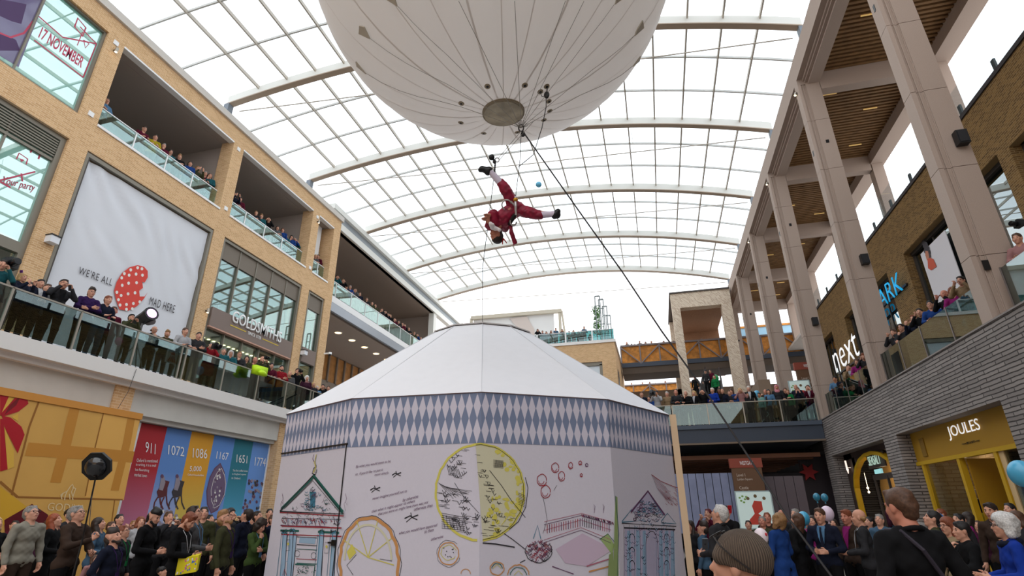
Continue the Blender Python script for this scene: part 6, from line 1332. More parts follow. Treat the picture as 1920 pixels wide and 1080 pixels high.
# left first-floor terrace
A = [(8, 488, 1.75, 'short', 'dark', 'teal', 'camera'), (21, 503, 1.65, 'bob', 'blond', 'navy', 'phone'), (71, 521, 1.65, 'short', 'black', 'navy', 'waist', dict(extras=(('shirt', 'white'),))), (122, 524, 1.78, 'short', 'dark', 'charcoal', 'camera', dict(extras=(('shirt', 'black'),) + GL, width=1.1)),
     (174, 540, 1.78, 'tuft', 'dark', 'purple', 'crossed', dict(extras=GL, trousers='black')), (205, 554, 1.72, 'short', 'auburn', 'navy', 'rail', dict(trousers='denim')), (248, 589, 1.7, 'short', 'black', 'olive', 'camera'), (291, 612, 1.75, 'bald', 'brown', 'black', 'chin', dict(extras=(('shirt', 'white'),) + GL)), (306, 616, 1.72, 'tuft', 'sandy', 'olive', 'waist', dict(extras=('beard',), trousers='navy')),
     (349, 614, 1.82, 'short', 'brown', 'white', 'rail', dict(trousers='charcoal')), (374, 623, 1.78, 'short', 'black', 'charcoal', 'crossed', dict(trousers='khaki')), (398, 643, 1.66, 'short', 'grey', 'red', 'camera', dict(garment='coat')), (421, 653, 1.66, 'short', 'grey', 'teal', 'stand'), (434, 657, 1.62, 'bob', 'silver', 'teal', 'chin', dict(extras=GL)),
     (447, 658, 1.66, 'short', 'sandy', 'charcoal', 'chin', dict(trousers='denim', extras=GL)), (464, 667, 1.65, 'long', 'dark', 'olive', 'chin'), (473, 667, 1.72, 'bald', 'brown', 'black', 'chin', dict(skin=1)), (490, 667, 1.76, 'bald', 'brown', 'olive', 'camera'), (510, 680, 1.7, 'short', 'black', 'maroon', 'rail', dict(trousers='denim')), (529, 685, 1.75, 'short', 'black', 'red', 'crossed', dict(extras=('beard',))),
     (544, 696, 1.65, 'bald', 'blond', 'grey', 'stand', dict(extras=(('scarf', 'tan'),))), (559, 687, 1.8, 'short', 'dark', 'black', 'camera'), (576, 704, 1.66, 'bob', 'white', 'plum', 'stand', dict(extras=(('scarf', 'pink'),))), (581, 714, 1.6, 'bob', 'blond', 'charcoal', 'stand'), (588, 721, 1.55, 'short', 'silver', 'lightblue', 'stand'), (599, 718, 1.6, 'short', 'black', 'black', 'camera'), (612, 722, 1.7, 'short', 'brown', 'navy', 'stand')]
PA = zone(A, 'first-floor terrace', 'crowd on the first-floor terrace', 5.66, (0, -14.85, -1), 1)
zone([(84, 530, 1.6, 'short', 'brown', 'grey', 'stand'), (215, 575, 1.6, 'short', 'brown', 'maroon', 'stand', dict(skin=1)), (56, 528, 1.6, 'long', 'dark', 'charcoal', 'stand'), (2, 500, 1.6, 'long', 'brown', 'black', 'stand')], 'terrace rear row', 'rear row on the first-floor terrace', 5.66, (0, -15.4, -1), 0)
# loggias
def small(pts, seed, hcs=('dark', 'brown', 'black', 'grey', 'sandy'), tops=('black', 'navy', 'charcoal', 'olive', 'maroon', 'teal', 'grey', 'brown', 'blue'), fixed={}):
    r = random.Random(seed); out = []
    for i, (x, y) in enumerate(pts):
        hair, hc, top, ps = fixed.get(i, (r.choice(('short', 'short', 'bald', 'long', 'bob', 'tuft')), r.choice(hcs), r.choice(tops), r.choice(('rail', 'stand', 'phone', 'crossed', 'waist', 'chin', 'camera'))))
        out.append((x, y, r.uniform(1.6, 1.8), hair, hc, top, ps))
    return out
B1 = small([(203, 180), (272, 237), (293, 253), (305, 267), (318, 278), (338, 290), (358, 303), (373, 307), (386, 320), (397, 328), (404, 323)], 1, fixed={0: ('short', 'dark', 'lightblue', 'chin'), 1: ('short', 'dark', 'maroon', 'rail'), 2: ('short', 'black', 'yellow', 'rail')})
zone(B1, 'first wide loggia', 'spectators in the first wide loggia', 15.36, (0, -20.0, -1))
B2 = small([(441, 360), (449, 366), (481, 396), (491, 402), (505, 406), (521, 424), (527, 425), (533, 436), (540, 434), (549, 442), (558, 452)], 2)
zone(B2, 'second wide loggia', 'spectators in the second wide loggia', 15.36, (0, -20.0, -1))
zone(small([(592, 477), (605, 482)], 3, fixed={0: ('short', 'blond', 'grey', 'rail'), 1: ('short', 'dark', 'maroon', 'rail')}), 'narrow end loggia', 'spectators in the narrow end loggia', 15.36, (0, -20.0, -1))
CB = [(633, 517), (644, 524), (650, 535), (657, 535), (667, 540), (675, 548), (688, 558), (698, 566), (704, 571), (716, 578), (722, 580), (727, 587), (731, 589), (740, 597), (748, 601), (755, 602), (759, 608), (767, 612), (777, 621), (781, 625), (789, 632), (795, 633)]
zone(small(CB, 5), 'far upper balcony', 'spectators on the far upper balcony', 15.3, (0, -20.5, -1))
DT = [(1008, 617), (1017, 620), (1022, 622), (1029, 620), (1035, 620), (1042, 615), (1054, 617), (1059, 622), (1067, 621), (1073, 619), (1080, 621), (1086, 620), (1095, 612), (1106, 626)]
zone(small(DT, 6, tops=('navy', 'blue', 'teal', 'black', 'denim')), 'brick roof terrace', 'spectators on the brick roof terrace', 15.25, (1, 45.75, 1))
ED = [(1175, 641), (1184, 645), (1190, 645), (1199, 639), (1210, 641), (1221, 639), (1239, 643), (1244, 639), (1263, 639), (1293, 640), (1306, 636), (1315, 635), (1326, 636), (1339, 635), (1349, 635), (1357, 633)]
zone(small(ED, 7, tops=('black', 'navy', 'maroon', 'charcoal')), 'timber-lined footbridge', 'spectators on the timber-lined footbridge', 15.55, (1, 53.1, 1))
zone(small([(1184, 717), (1204, 713), (1218, 716), (1229, 718), (1247, 713)], 8), 'most distant footbridge', 'spectators on the distant footbridge', 15.0, (1, 70.5, 1))
# first floor bridge
F = [(1202, 729, 1.65, 'short', 'brown', 'navy', 'stand'), (1230, 729, 1.75, 'short', 'black', 'white', 'camera', dict(skin=2)), (1250, 734, 1.7, 'short', 'silver', 'tan', 'stand'), (1266, 727, 1.8, 'bald', 'grey', 'charcoal', 'waist', dict(skin=1)), (1285, 733, 1.65, 'bald', 'brown', 'black', 'chin'), (1293, 733, 1.66, 'bob', 'blond', 'black', 'stand', dict(trousers='denim', extras=(('shirt', 'white'),))),
     (1313, 729, 1.72, 'short', 'dark', 'black', 'camera'), (1327, 726, 1.7, 'short', 'white', 'brightblue', 'waist'), (1338, 730, 1.6, 'bald', 'blond', 'navy', 'stand'), (1348, 727, 1.7, 'short', 'black', 'black', 'stand', dict(skin=3)), (1355, 730, 1.62, 'bob', 'brown', 'blue', 'waist'), (1367, 732, 1.6, 'short', 'brown', 'charcoal', 'stand'), (1379, 728, 1.66, 'bob', 'blond', 'pink', 'camera', dict(garment='coat')),
     (1395, 724, 1.75, 'short', 'white', 'black', 'stand', dict(extras=(('shirt', 'white'),))), (1401, 736, 1.35, 'short', 'black', 'charcoal', 'stand', dict(skin=2)), (1411, 737, 1.35, 'short', 'dark', 'mint', 'stand', dict(skin=2)), (1420, 731, 1.5, 'long', 'black', 'lightblue', 'stand'), (1434, 730, 1.6, 'bald', 'brown', 'brown', 'stand', dict(skin=1)), (1447, 722, 1.62, 'wrap', 'pink', 'charcoal', 'stand', dict(skin=2)),
     (1464, 731, 1.6, 'short', 'sandy', 'brightgreen', 'stand'), (1471, 727, 1.68, 'long', 'brown', 'black', 'crossed'), (1487, 727, 1.68, 'short', 'brown', 'charcoal', 'phone'), (1491, 721, 1.8, 'bald', 'brown', 'navy', 'stand'), (1510, 722, 1.7, 'short', 'brown', 'maroon', 'phone', dict(extras=(('shirt', 'white'),))), (1522, 725, 1.7, 'short', 'brown', 'blue', 'stand')]
zone(F, 'first-floor footbridge', 'crowd on the first-floor footbridge', 5.66, (1, 29.75, 1), 0)
F2 = small([(1216, 735), (1276, 735), (1303, 734), (1374, 738), (1388, 736), (1428, 738), (1455, 734), (1480, 736), (1499, 734), (1518, 738)], 12)
zone(F2, 'footbridge back row', 'back row on the first-floor footbridge', 5.66, (1, 31, 1), 0)
for _x, _y, _h, _hc, _t in ((1302, 704, 'short', 'dark', 'black'), (1322, 694, 'hat', 'black', 'charcoal'), (1331, 693, 'short', 'dark', 'maroon'), (1339, 703, 'short', 'black', 'brightgreen')):
    _p = on(1, 38 if _y > 700 else 40.5, _x, _y); tag(person(V(_p.x, _p.y, _p.z - 1.72), math.radians(150), 1.72, _h, _hc, _t), 'person with %s hair and %s top riding the escalator' % (_hc if _h == 'short' else 'cap over black', TN.get(_t, _t)), 'person', 'people on the escalator')
if 0: zone([(1302, 704, 1.75, 'short', 'dark', 'black', 'stand'), (1322, 694, 1.7, 'hat', 'black', 'charcoal', 'stand'), (1331, 693, 1.7, 'short', 'dark', 'maroon', 'stand'), (1339, 703, 1.7, 'short', 'black', 'brightgreen', 'stand')], 'on the escalator', 'people on the escalator', 7.3, (1, 41, 1))
# right podium balconies
G = [(1660, 623, 1.62, 'long', 'dark', 'black', 'rail'), (1673, 614, 1.68, 'short', 'brown', 'charcoal', 'camera'), (1687, 604, 1.68, 'short', 'dark', 'charcoal', 'chin', dict(extras=GL)), (1704, 567, 1.74, 'short', 'auburn', 'navy', 'phone', dict(trousers='charcoal')), (1720, 571, 1.7, 'short', 'dark', 'black', 'camera'), (1736, 546, 1.84, 'short', 'black', 'blue', 'rail', dict(extras=GL + (('shirt', 'white'),))), (1767, 541, 1.7, 'bald', 'brown', 'black', 'camera', dict(skin=1)), (1783, 538, 1.66, 'bob', 'auburn', 'magenta', 'rail'), (1798, 515, 1.78, 'short', 'dark', 'tan', 'camera', dict(extras=GL))]
zone(G, 'podium before second column', 'spectators on the right podium balcony', 5.7, (0, 8.6, 1), 1)
zone([(1899, 437, 1.66, 'short', 'brown', 'pink', 'rail', dict(extras=(('scarf', 'pink'),), label='brown-haired person with pale pink scarf leaning over the podium glass by the nearest column'))], 'x', 'spectators on the right podium balcony', 5.7, (0, 8.6, 1), 1)
zone([(1922, 409, 1.75, 'short', 'black', 'black', 'camera', dict(label='person in black raising a black camera at the frame edge above the podium'))], 'x', 'spectators on the right podium balcony', 5.7, (0, 9.3, 1), 1)
zone([(1545, 702, 1.7, 'short', 'black', 'black', 'rail'), (1556, 699, 1.72, 'short', 'black', 'lightblue', 'rail', dict(skin=2)), (1563, 700, 1.7, 'short', 'black', 'navy', 'rail'), (1587, 672, 1.8, 'short', 'dark', 'tan', 'phone', dict(extras=(('shirt', 'white'),))), (1604, 668, 1.66, 'bob', 'brown', 'magenta', 'rail'), (1617, 661, 1.75, 'tuft', 'auburn', 'charcoal', 'camera')], 'podium under next sign', 'spectators under the next sign', 5.7, (0, 8.6, 1), 1)
zone([(1531, 626, 1.75, 'short', 'dark', 'charcoal', 'stand'), (1541, 628, 1.7, 'short', 'brown', 'navy', 'stand')], 'terrace between columns', 'people on the right roof terrace', 15.4, (0, 13.2, 1))
# ground, left
H = [(0, 968, 0, 'bob', 'blond', 'black', 'waist', dict(zc=6.6, label='person in a black quilted coat at the very edge beside the sweater wearer')),
     (67, 947, 0, 'short', 'grey', 'oatmeal', 'stand', dict(zc=6.7, fine=2, extras=GL, trousers='brown', width=1.08, label='grey-haired person in oatmeal sweater and glasses looking up')),
     (111, 962, 0, 'long', 'red', 'black', 'waist', dict(zc=7.1, fine=2, garment='coat', face=-65, label='red-haired person in a black dress, mouth open, beside the oatmeal sweater')),
     (137, 953, 0, 'hat', 'black', 'charcoal', 'stand', dict(zc=8.0, label='person in black cap half hidden behind the pole holder')),
     (153, 947, 0, 'short', 'grey', 'brown', 'pole', dict(zc=6.3, fine=2, extras=GL, face=-75, width=1.08, label='person in brown leather jacket gripping the tall lamp pole')),
     (193, 969, 0, 'long', 'dark', 'denim', 'waist', dict(zc=7.3, fine=2, face=-60, label='smiling long-haired person in a denim jacket behind the pole holder')),
     (221, 991, 0, 'tuft', 'dark', 'navy', 'pockets', dict(zc=5.4, fine=2, extras=(('lanyard', 'purple'), 'beard'), face=-75, width=1.05, label='bearded person in navy sweater with purple lanyard, front of the crowd')),
     (182, 1040, 0, 'bob', 'brown', 'pink', 'stand', dict(zc=6.8, fine=1, width=1.15, label='child with brown bob hair low behind the navy sweater')),
     (214, 977, 0, 'short', 'brown', 'grey', 'stand', dict(zc=8.2)), (229, 963, 0, 'short', 'black', 'charcoal', 'phone', dict(zc=8.6)), (238, 984, 0, 'short', 'auburn', 'charcoal', 'stand', dict(zc=6.6, fine=1, extras=GL + (('lanyard', 'brightgreen'),), label='auburn-haired person with bright green lanyard behind the navy sweater')), (267, 968, 0, 'bob', 'auburn', 'white', 'stand', dict(zc=8.4)),
     (289, 954, 0, 'tuft', 'black', 'black', 'waist', dict(zc=6.6, fine=2, extras=('beard',), face=-80, pitch=-.25, label='bearded curly black-haired person in black looking down by the 911 stripe')),
     (321, 958, 0, 'short', 'brown', 'charcoal', 'camera', dict(zc=8.0, fine=1)), (350, 958, 0, 'short', 'auburn', 'black', 'waist', dict(zc=6.2, fine=2, pitch=-.55, face=-75, extras=(('lanyard', 'white'), 'beard'), label='person in black jacket bending over a phone, above the yellow bag')),
     (372, 947, 0, 'short', 'dark', 'grey', 'waist', dict(zc=6.7, fine=2, extras=GL + (('lanyard', 'lightblue'),), face=-70, label='person in grey jumper with glasses and pale lanyard gazing up')),
     (385, 949, 0, 'short', 'dark', 'olive', 'stand', dict(zc=7.8)), (398, 964, 0, 'short', 'black', 'navy', 'stand', dict(zc=9)), (407, 972, 0, 'short', 'dark', 'maroon', 'stand', dict(zc=9.4)),
     (431, 956, 0, 'tuft', 'sandy', 'olive', 'stand', dict(zc=6.5, fine=2, face=-75, pitch=.55, extras=GL + (('lanyard', 'purple'), 'beard'), label='sandy-haired person in olive pullover and purple lanyard, head tilted far back')),
     (425, 953, 0, 'short', 'brown', 'charcoal', 'stand', dict(zc=8.6)), (437, 952, 0, 'hat', 'black', 'black', 'camera', dict(zc=9)),
     (462, 953, 0, 'short', 'dark', 'navy', 'stand', dict(zc=7.9, fine=1, face=100, label='dark-haired person in navy with white collar, back turned')), (488, 957, 0, 'short', 'dark', 'black', 'stand', dict(zc=8.4)), (508, 953, 0, 'short', 'black', 'brown', 'chin', dict(zc=10)),
     (487, 972, 0, 'curly', 'dark', 'green', 'chin', dict(zc=7.4, fine=2, face=-95, pitch=-.45, extras=(('lanyard', 'lightblue'),), label='curly dark-haired person in green parka looking down near the tent')), (503, 975, 0, 'bald', 'grey', 'grey', 'stand', dict(zc=9.0, skin=1)),
     (516, 964, 0, 'short', 'brown', 'navy', 'stand', dict(zc=8.8, width=1.1, label='person in navy cut off by the white tent corner')), (309, 1062, 0, 'hat', 'black', 'black', 'stand', dict(zc=5.6, fine=1, label='person in a black cap low at the bottom edge below the black jackets')),
     (30, 975, 0, 'short', 'dark', 'maroon', 'stand', dict(zc=8.4)), (95, 975, 0, 'bob', 'brown', 'plum', 'stand', dict(zc=9)), (254, 975, 0, 'short', 'sandy', 'blue', 'stand', dict(zc=9.4)), (336, 972, 0, 'short', 'dark', 'green', 'stand', dict(zc=9.2)), (449, 968, 0, 'bob', 'blond', 'black', 'stand', dict(zc=9.4)), (476, 968, 0, 'short', 'grey', 'tan', 'stand', dict(zc=10))]
zone(H, 'ground crowd by hoardings', 'ground crowd by the hoardings', 0, None, 1, .5, .35, 1.42)
# ground, right
I = [(1290, 975, 0, 'long', 'dark', 'charcoal', 'stand', dict(zc=7.5, label='long dark-haired person beside the raw timber edge of the tent')), (1313, 978, 0, 'tuft', 'dark', 'denim', 'stand', dict(zc=7.0, fine=2, face=75, label='dark-haired profile in grey-blue shirt next to the silver-haired suit')),
     (1342, 945, 0, 'short', 'silver', 'charcoal', 'waist', dict(zc=5.6, fine=2, face=60, extras=(('shirt', 'white'),), label='silver-haired person in dark suit and open white shirt holding a phone')), (1358, 948, 0, 'hat', 'black', 'black', 'phone', dict(zc=7.6, fine=1, label='person in black cap raising something red behind the silver-haired suit')),
     (1325, 953, 0, 'short', 'maroon', 'maroon', 'camera', dict(zc=9)), (1437, 960, 0, 'short', 'auburn', 'brown', 'stand', dict(zc=8.6, skin=1)), (1427, 967, 0, 'short', 'grey', 'olive', 'stand', dict(zc=8.0, skin=1)),
     (1453, 962, 0, 'curly', 'sandy', 'blue', 'waist', dict(zc=6.3, fine=2, face=45, width=.95, garment='coat', label='wavy-haired person in navy-blue coat gazing up, beside a white balloon')), (1463, 955, 0, 'bald', 'sandy', 'maroon', 'stand', dict(zc=9, skin=1)), (1487, 953, 0, 'short', 'grey', 'charcoal', 'stand', dict(zc=8.4)),
     (1488, 961, 0, 'long', 'brown', 'black', 'pockets', dict(zc=6.7, fine=2, face=50, garment='coat', label='long brown-haired person in long black coat between the blue coat and suit')), (1520, 966, 0, 'bob', 'dark', 'magenta', 'stand', dict(zc=7.6, extras=(('scarf', 'yellow'),), label='person with yellow scarf beside the light blue balloon')),
     (1534, 952, 0, 'short', 'brown', 'navy', 'waist', dict(zc=6.4, fine=2, face=150, pitch=.05, extras=(('shirt', 'lightblue'), ('tie', 'navy')), label='person in navy suit, light blue shirt and tie facing the camera')), (1584, 955, 0, 'short', 'auburn', 'brown', 'stand', dict(zc=6.7, fine=2, face=130, pitch=.0, skin=1, extras=(('shirt', 'magenta'),), label='ruddy person in purple shirt talking to the bald suit')),
     (1607, 955, 0, 'bald', 'sandy', 'charcoal', 'waist', dict(zc=6.2, fine=2, face=75, pitch=.0, extras=(('shirt', 'white'),), label='bald person in dark suit with lanyard in profile')), (1645, 963, 0, 'short', 'grey', 'denim', 'stand', dict(zc=7.6)), (1625, 968, 0, 'short', 'black', 'blue', 'stand', dict(zc=8)),
     (1738, 956, 0, 'short', 'black', 'olive', 'stand', dict(zc=5.8, fine=2, face=85, label='young black-haired profile in dark green behind the bareheaded foreground person')), (1757, 953, 0, 'short', 'auburn', 'navy', 'stand', dict(zc=8.4)), (1772, 969, 0, 'long', 'auburn', 'beige', 'stand', dict(zc=5.4, fine=2, face=110, pitch=.0, extras=GL, label='auburn-haired person with glasses in a beige trench coat')),
     (1797, 977, 0, 'short', 'black', 'black', 'chin', dict(zc=4.9, fine=2, face=95, pitch=.05, garment='coat', label='black-haired person in black coat, hand up, before the beige trench coat')), (1790, 962, 0, 'short', 'black', 'charcoal', 'stand', dict(zc=6.8)), (1804, 959, 0, 'long', 'dark', 'magenta', 'stand', dict(zc=7.4, fine=1, face=80)),
     (1853, 942, 0, 'short', 'dark', 'brown', 'stand', dict(zc=6.2, fine=2, face=130, pitch=.0, label='dark-haired person in brown coat facing out beside the mustard door')), (1874, 963, 0, 'curly', 'silver', 'brightblue', 'waist', dict(zc=4.1, fine=2, face=80, pitch=.1, extras=GL + (('scarf', 'navy'),), label='grey curly-haired person in glasses and bright blue jacket')),
     (1886, 942, 0, 'short', 'black', 'black', 'stand', dict(zc=7.4)), (1898, 957, 0, 'bob', 'brown', 'charcoal', 'stand', dict(zc=5.8)), (1944, 975, 0, 'short', 'brown', 'black', 'phone', dict(zc=4.2, fine=1, face=60, label='person in black at the extreme edge holding a phone low')),
     (1300, 995, 0, 'short', 'brown', 'charcoal', 'stand', dict(zc=8.2)), (1402, 975, 0, 'short', 'dark', 'black', 'stand', dict(zc=9)), (1505, 975, 0, 'short', 'brown', 'red', 'stand', dict(zc=8)), (1560, 972, 0, 'bob', 'dark', 'black', 'stand', dict(zc=8.6)), (1720, 978, 0, 'short', 'grey', 'black', 'stand', dict(zc=6.6, label='grey person in black with white scarf behind the large foreground head')), (1830, 975, 0, 'short', 'brown', 'plum', 'stand', dict(zc=8))]
zone(I, 'ground crowd by shops', 'ground crowd by the shops', 0, None, 1, .5, .3, 1.4)
# two large foreground figures seen from behind and in profile
p = at(1682, 914, 4.0)
fb = person(V(p.x, p.y, 0), math.radians(12), p.z, 'short', 'brown', 'black', 'pockets', -.05, .3, 2, skin=1)
tag(fb, 'large foreground person seen from behind, greying brown hair, black fleece with shoulder strap', 'person')
m = MB(); _sp = [V(-.17, .10, 1.10), V(-.15, .13, 1.30), V(-.115, .05, 1.475), V(-.085, -.06, 1.47), V(-.02, -.135, 1.36), V(.09, -.135, 1.15), V(.17, -.06, .98)]
_sp = [_sp[i].lerp(_sp[i + 1], t) for i in range(6) for t in (0, .33, .66)]
m.tube(_sp, .014, 8).build('shoulder_strap', mat('strap_purple_black', (40, 34, 46), .7), None).parent = fb
p = at(1372, 996, 2.12); s_ = (p.z + .0)
bn_ = person(V(p.x, p.y, 0), math.radians(72), s_, None, 'dark', 'black', 'pockets', .12, 0, 2, skin=0)
tag(bn_, 'foreground person in a ribbed brown beanie with spectacles pushed up, profile', 'person')
M = person_meshes('pockets', .12, 0, 2); h, R_ = M['h'], M['R']
vs, qs = field_mesh([('e', h(0, -.022, .035), (.094, .112, .105), R_), ('c', h(-.05, .055, .028), h(.05, .055, .028), .036, .036)], .006, .02, [('e', h(0, .03, -.11), (.2, .2, .115), R_)])
o = bpy.data.objects.new('beanie', mesh_np('beanie', vs, qs, [LIP])); C.objects.link(o); o.parent = bn_
bmt = bpy.data.materials.new('ribbed_wool'); bmt.use_nodes = True; nt = bmt.node_tree; b_ = nt.nodes['Principled BSDF']; b_.inputs['Roughness'].default_value = .95
tc_ = nt.nodes.new('ShaderNodeTexCoord'); gr_ = nt.nodes.new('ShaderNodeSeparateXYZ'); at_ = nt.nodes.new('ShaderNodeMath'); at_.operation = 'ARCTAN2'; ml = nt.nodes.new('ShaderNodeMath'); ml.operation = 'MULTIPLY'; ml.inputs[1].default_value = 64; sn = nt.nodes.new('ShaderNodeMath'); sn.operation = 'SINE'; rp = nt.nodes.new('ShaderNodeMapRange'); rp.inputs[1].default_value = -1; mxx = nt.nodes.new('ShaderNodeMix'); mxx.data_type = 'RGBA'
mpv = nt.nodes.new('ShaderNodeMapping'); mpv.inputs['Location'].default_value = (0, .02, 0)
nt.links.new(tc_.outputs['Object'], mpv.inputs[0]); nt.links.new(mpv.outputs[0], gr_.inputs[0]); nt.links.new(gr_.outputs[0], at_.inputs[0]); nt.links.new(gr_.outputs[1], at_.inputs[1]); nt.links.new(at_.outputs[0], ml.inputs[0]); nt.links.new(ml.outputs[0], sn.inputs[0]); nt.links.new(sn.outputs[0], rp.inputs[0]); nt.links.new(rp.outputs[0], mxx.inputs[0])
mxx.inputs[6].default_value = (*s2l((74, 62, 54)), 1); mxx.inputs[7].default_value = (*s2l((112, 96, 82)), 1); nt.links.new(mxx.outputs[2], b_.inputs['Base Color'])
bp_ = nt.nodes.new('ShaderNodeBump'); bp_.inputs['Strength'].default_value = .8; bp_.inputs['Distance'].default_value = .004; nt.links.new(sn.outputs[0], bp_.inputs['Height']); nt.links.new(bp_.outputs['Normal'], b_.inputs['Normal'])
o.material_slots[0].link = 'OBJECT'; o.material_slots[0].material = bmt
m = MB(); pts = [h(-.098 * math.cos(t) * 1.0, .045 - .06 * abs(math.cos(t)) ** 2 + .055 * math.sin(t) * .8, .035 + .10 * math.sin(t)) for t in np.linspace(-.2, PI + .2, 15)]
m.tube([h(-.088, -.06, .0), h(-.099, -.0, .035), h(-.094, .05, .07), h(-.07, .08, .1)], .0035, 5).tube([h(.088, -.06, .0), h(.099, -.0, .035), h(.094, .05, .07), h(.07, .08, .1)], .0035, 5)
for sx in (-1, 1): m.tube([h(sx * .036 + .027 * math.cos(t), .080 - .022 * math.sin(t), .105 + .015 * math.sin(t)) for t in np.linspace(0, 2 * PI, 13)], .0035, 5)
m.tube([h(-.01, .082, .105), h(.01, .082, .105)], .003, 5); g_ = m.build('spectacles', mat('spectacle_frame', (30, 26, 26), .4)); g_.parent = bn_
# ---------------------------------------------------------------- held and hanging things
def phone_at(px, py, zc, col, lab):
    p = at(px, py, zc); o = empty('phone', p, lab, 'phone'); MB().obox(p, RT_ * .038, UP_ * .074, FW_ * .005).build('case', mat('phone_%d' % col[0], col, .3), o); MB().obox(p - FW_ * .0, RT_ * .01, UP_ * .01 + UP_ * .0, FW_ * .007).build('lens', BLACK, o); return o
phone_at(40, 512, 13.6, (120, 40, 150), 'purple phone raised above the terrace rail by the blond person')
phone_at(1368, 955, 10.2, (190, 30, 36), 'red phone raised behind the silver-haired suit'); phone_at(131, 540, 13.9, (24, 24, 28), 'black phone at the eye of the charcoal-jacketed terrace person'); phone_at(1322, 1020, 7.4, (60, 62, 68), 'dark phone in the hands of the silver-haired suit'); phone_at(345, 1027, 8.3, (40, 44, 50), 'phone in the hands of the person bending down')
def camera_at(px, py, zc, lab, s=1.0, d=(.9, -.2, -.1)):
    p = at(px, py, zc) if zc > 0 else on(0, -zc, px, py); o = empty('camera', p, lab, 'camera'); d = Vector(d).normalized(); sd = d.cross(V(0, 0, 1)).normalized(); u = sd.cross(d)
    MB().obox(p, sd * .07 * s, d * .04 * s, u * .05 * s).obox(p + u * .06 * s, sd * .025 * s, d * .03 * s, u * .02 * s).build('camera_body', BLACK, o); MB().lathe(p + d * .04 * s, d, [(0, .04 * s), (.09 * s, .042 * s), (.1 * s, .036 * s)], 14).build('lens', mat('lens_black', (18, 18, 22), .2), o); return o
camera_at(18, 495, 13.4, 'large black video camera on the shoulder at the terrace edge', 2.2, (1, -.1, .1)); camera_at(405, 650, 18.0, 'black camera before the face of the red coat', 1.7); camera_at(499, 671, 20.6, 'black camera held by the thinning-haired person in olive'); camera_at(1911, 420, -9.0, 'black camera held at the frame edge above the podium', 1.5, (-.9, -.2, .1)); camera_at(1223, 737, 28.4, 'black camera held by the white-shirted person on the footbridge', 2.2, (-.2, -1, .1)); camera_at(563, 696, 23, 'black camera at the face near the narrow window')
# follow spot on the terrace
fs_ = empty('follow_spot', on(0, -15.2, 272, 600), 'black theatre follow spot shining from the terrace on a tripod', 'spotlight')
c0 = on(0, -14.75, 284, 588); c1 = on(0, -15.5, 254, 606); d_ = (c0 - c1).normalized()
MB().lathe(c1, d_, [(0, .13), (.1, .17), (.55, .19), ((c0 - c1).length, .22), ((c0 - c1).length + .02, .22)], 12).build('barrel', BLACK, fs_); MB().lathe(c0 + d_ * .021, d_, [(0, .15), (.01, .14)], 20).build('lit_lens', mat('follow_spot_glow', (255, 240, 255), .4, emit=(250, 170, 255), estr=2.2), fs_)
q = on(0, -15.0, 281, 602); MB().lathe(q, d_, [(-.12, .1), (.06, .15)], 12).build('fan_housing', mat('fan_brown', (74, 58, 54), .5), fs_)
q0 = on(0, -15.1, 268, 603); mm_ = MB().tube([q0, (q0.x, q0.y, 6.9)], .03, 6)
for a in (0, 2.1, 4.2): mm_.tube([(q0.x, q0.y, 6.6), (q0.x + .5 * math.cos(a), q0.y + .5 * math.sin(a), 5.68)], .018, 5)
mm_.build('tripod', mat('tripod_grey', (120, 122, 126), .4), fs_)
# tall octagonal dish lamp on the pole
oc = empty('octagonal_lamp', at(180, 875, 8.8), 'black octagonal lamp dish on a tall pole over the ground crowd', 'lamp'); c0 = at(180, 875, 8.8); n = -FW_ * .95 + RT_ * .1; n.normalize(); a_ = RT_; a_ = (a_ - n * a_.dot(n)).normalized(); b_ = n.cross(a_)
PO = [c0 + (a_ * math.cos(t) + b_ * math.sin(t)) * .235 for t in [PI / 8 + i * PI / 4 for i in range(8)]]; MB().prism(PO, -n * .05).build('rim', mat('lamp_black', (16, 16, 18), .5), oc)
MB().ell(c0 + n * .0, (.165, .165, .11), 20, 10, Matrix([a_, b_, n]).transposed()).build('dome', mat('gloss_black', (26, 30, 36), .12, spec=.8), oc, True)
pb_ = at(155, 1010, 8.5); MB().tube([c0 - UP_ * .15, pb_], .012, 6).tube([pb_, (pb_.x, pb_.y, .02)], .014, 6).build('pole', BLACK, oc)
tag(MB().tube([at(172, 930, 8.6), at(168, 980, 8.4), at(175, 1040, 8.4)], .005, 4).build('cable', BLACK), 'thin black cable beside the tall lamp pole', 'cable')
tag(MB().tube([on(0, -14.28, 256, 692), on(0, -14.28, 240, 735), on(0, -14.2, 221, 766)], .008, 4).build('cable', BLACK), 'thin dark cable drooping down the terrace edge beside the brick pier', 'cable')
# bags
yb = empty('gift_bag', at(353, 1058, 8.4), 'yellow gift bag with pink and white flowers and a dark handle', 'bag'); c0 = at(353, 1058, 8.4); w1_, h1_ = RT_ * .16 + UP_ * .028, V(0, 0, .115)
MB().obox(c0, w1_, h1_, -FW_ * .03).build('bag_body', mat('bag_yellow', (220, 204, 30), .5), yb); m = MB().use(mat('petal_pink', (220, 110, 150), .6)); rr_ = random.Random(2)
for i in range(26): m.use(mat(*[('petal_pink', (220, 110, 150)), ('petal_white', (232, 222, 226)), ('petal_blue', (80, 120, 190))][i % 3])); m.ell(c0 + w1_ * rr_.uniform(-.9, .9) + h1_ * rr_.uniform(-.85, .7) - FW_ * .031, (.014, .003, .014), 7, 4)
m.build('flower_print', None, yb); MB().tube([c0 + h1_ - w1_ * .4, c0 + h1_ * 2.0 - w1_ * .2, c0 + h1_ * 2 + w1_ * .3, c0 + h1_ + w1_ * .5], .006, 4).build('handle', BLACK, yb)
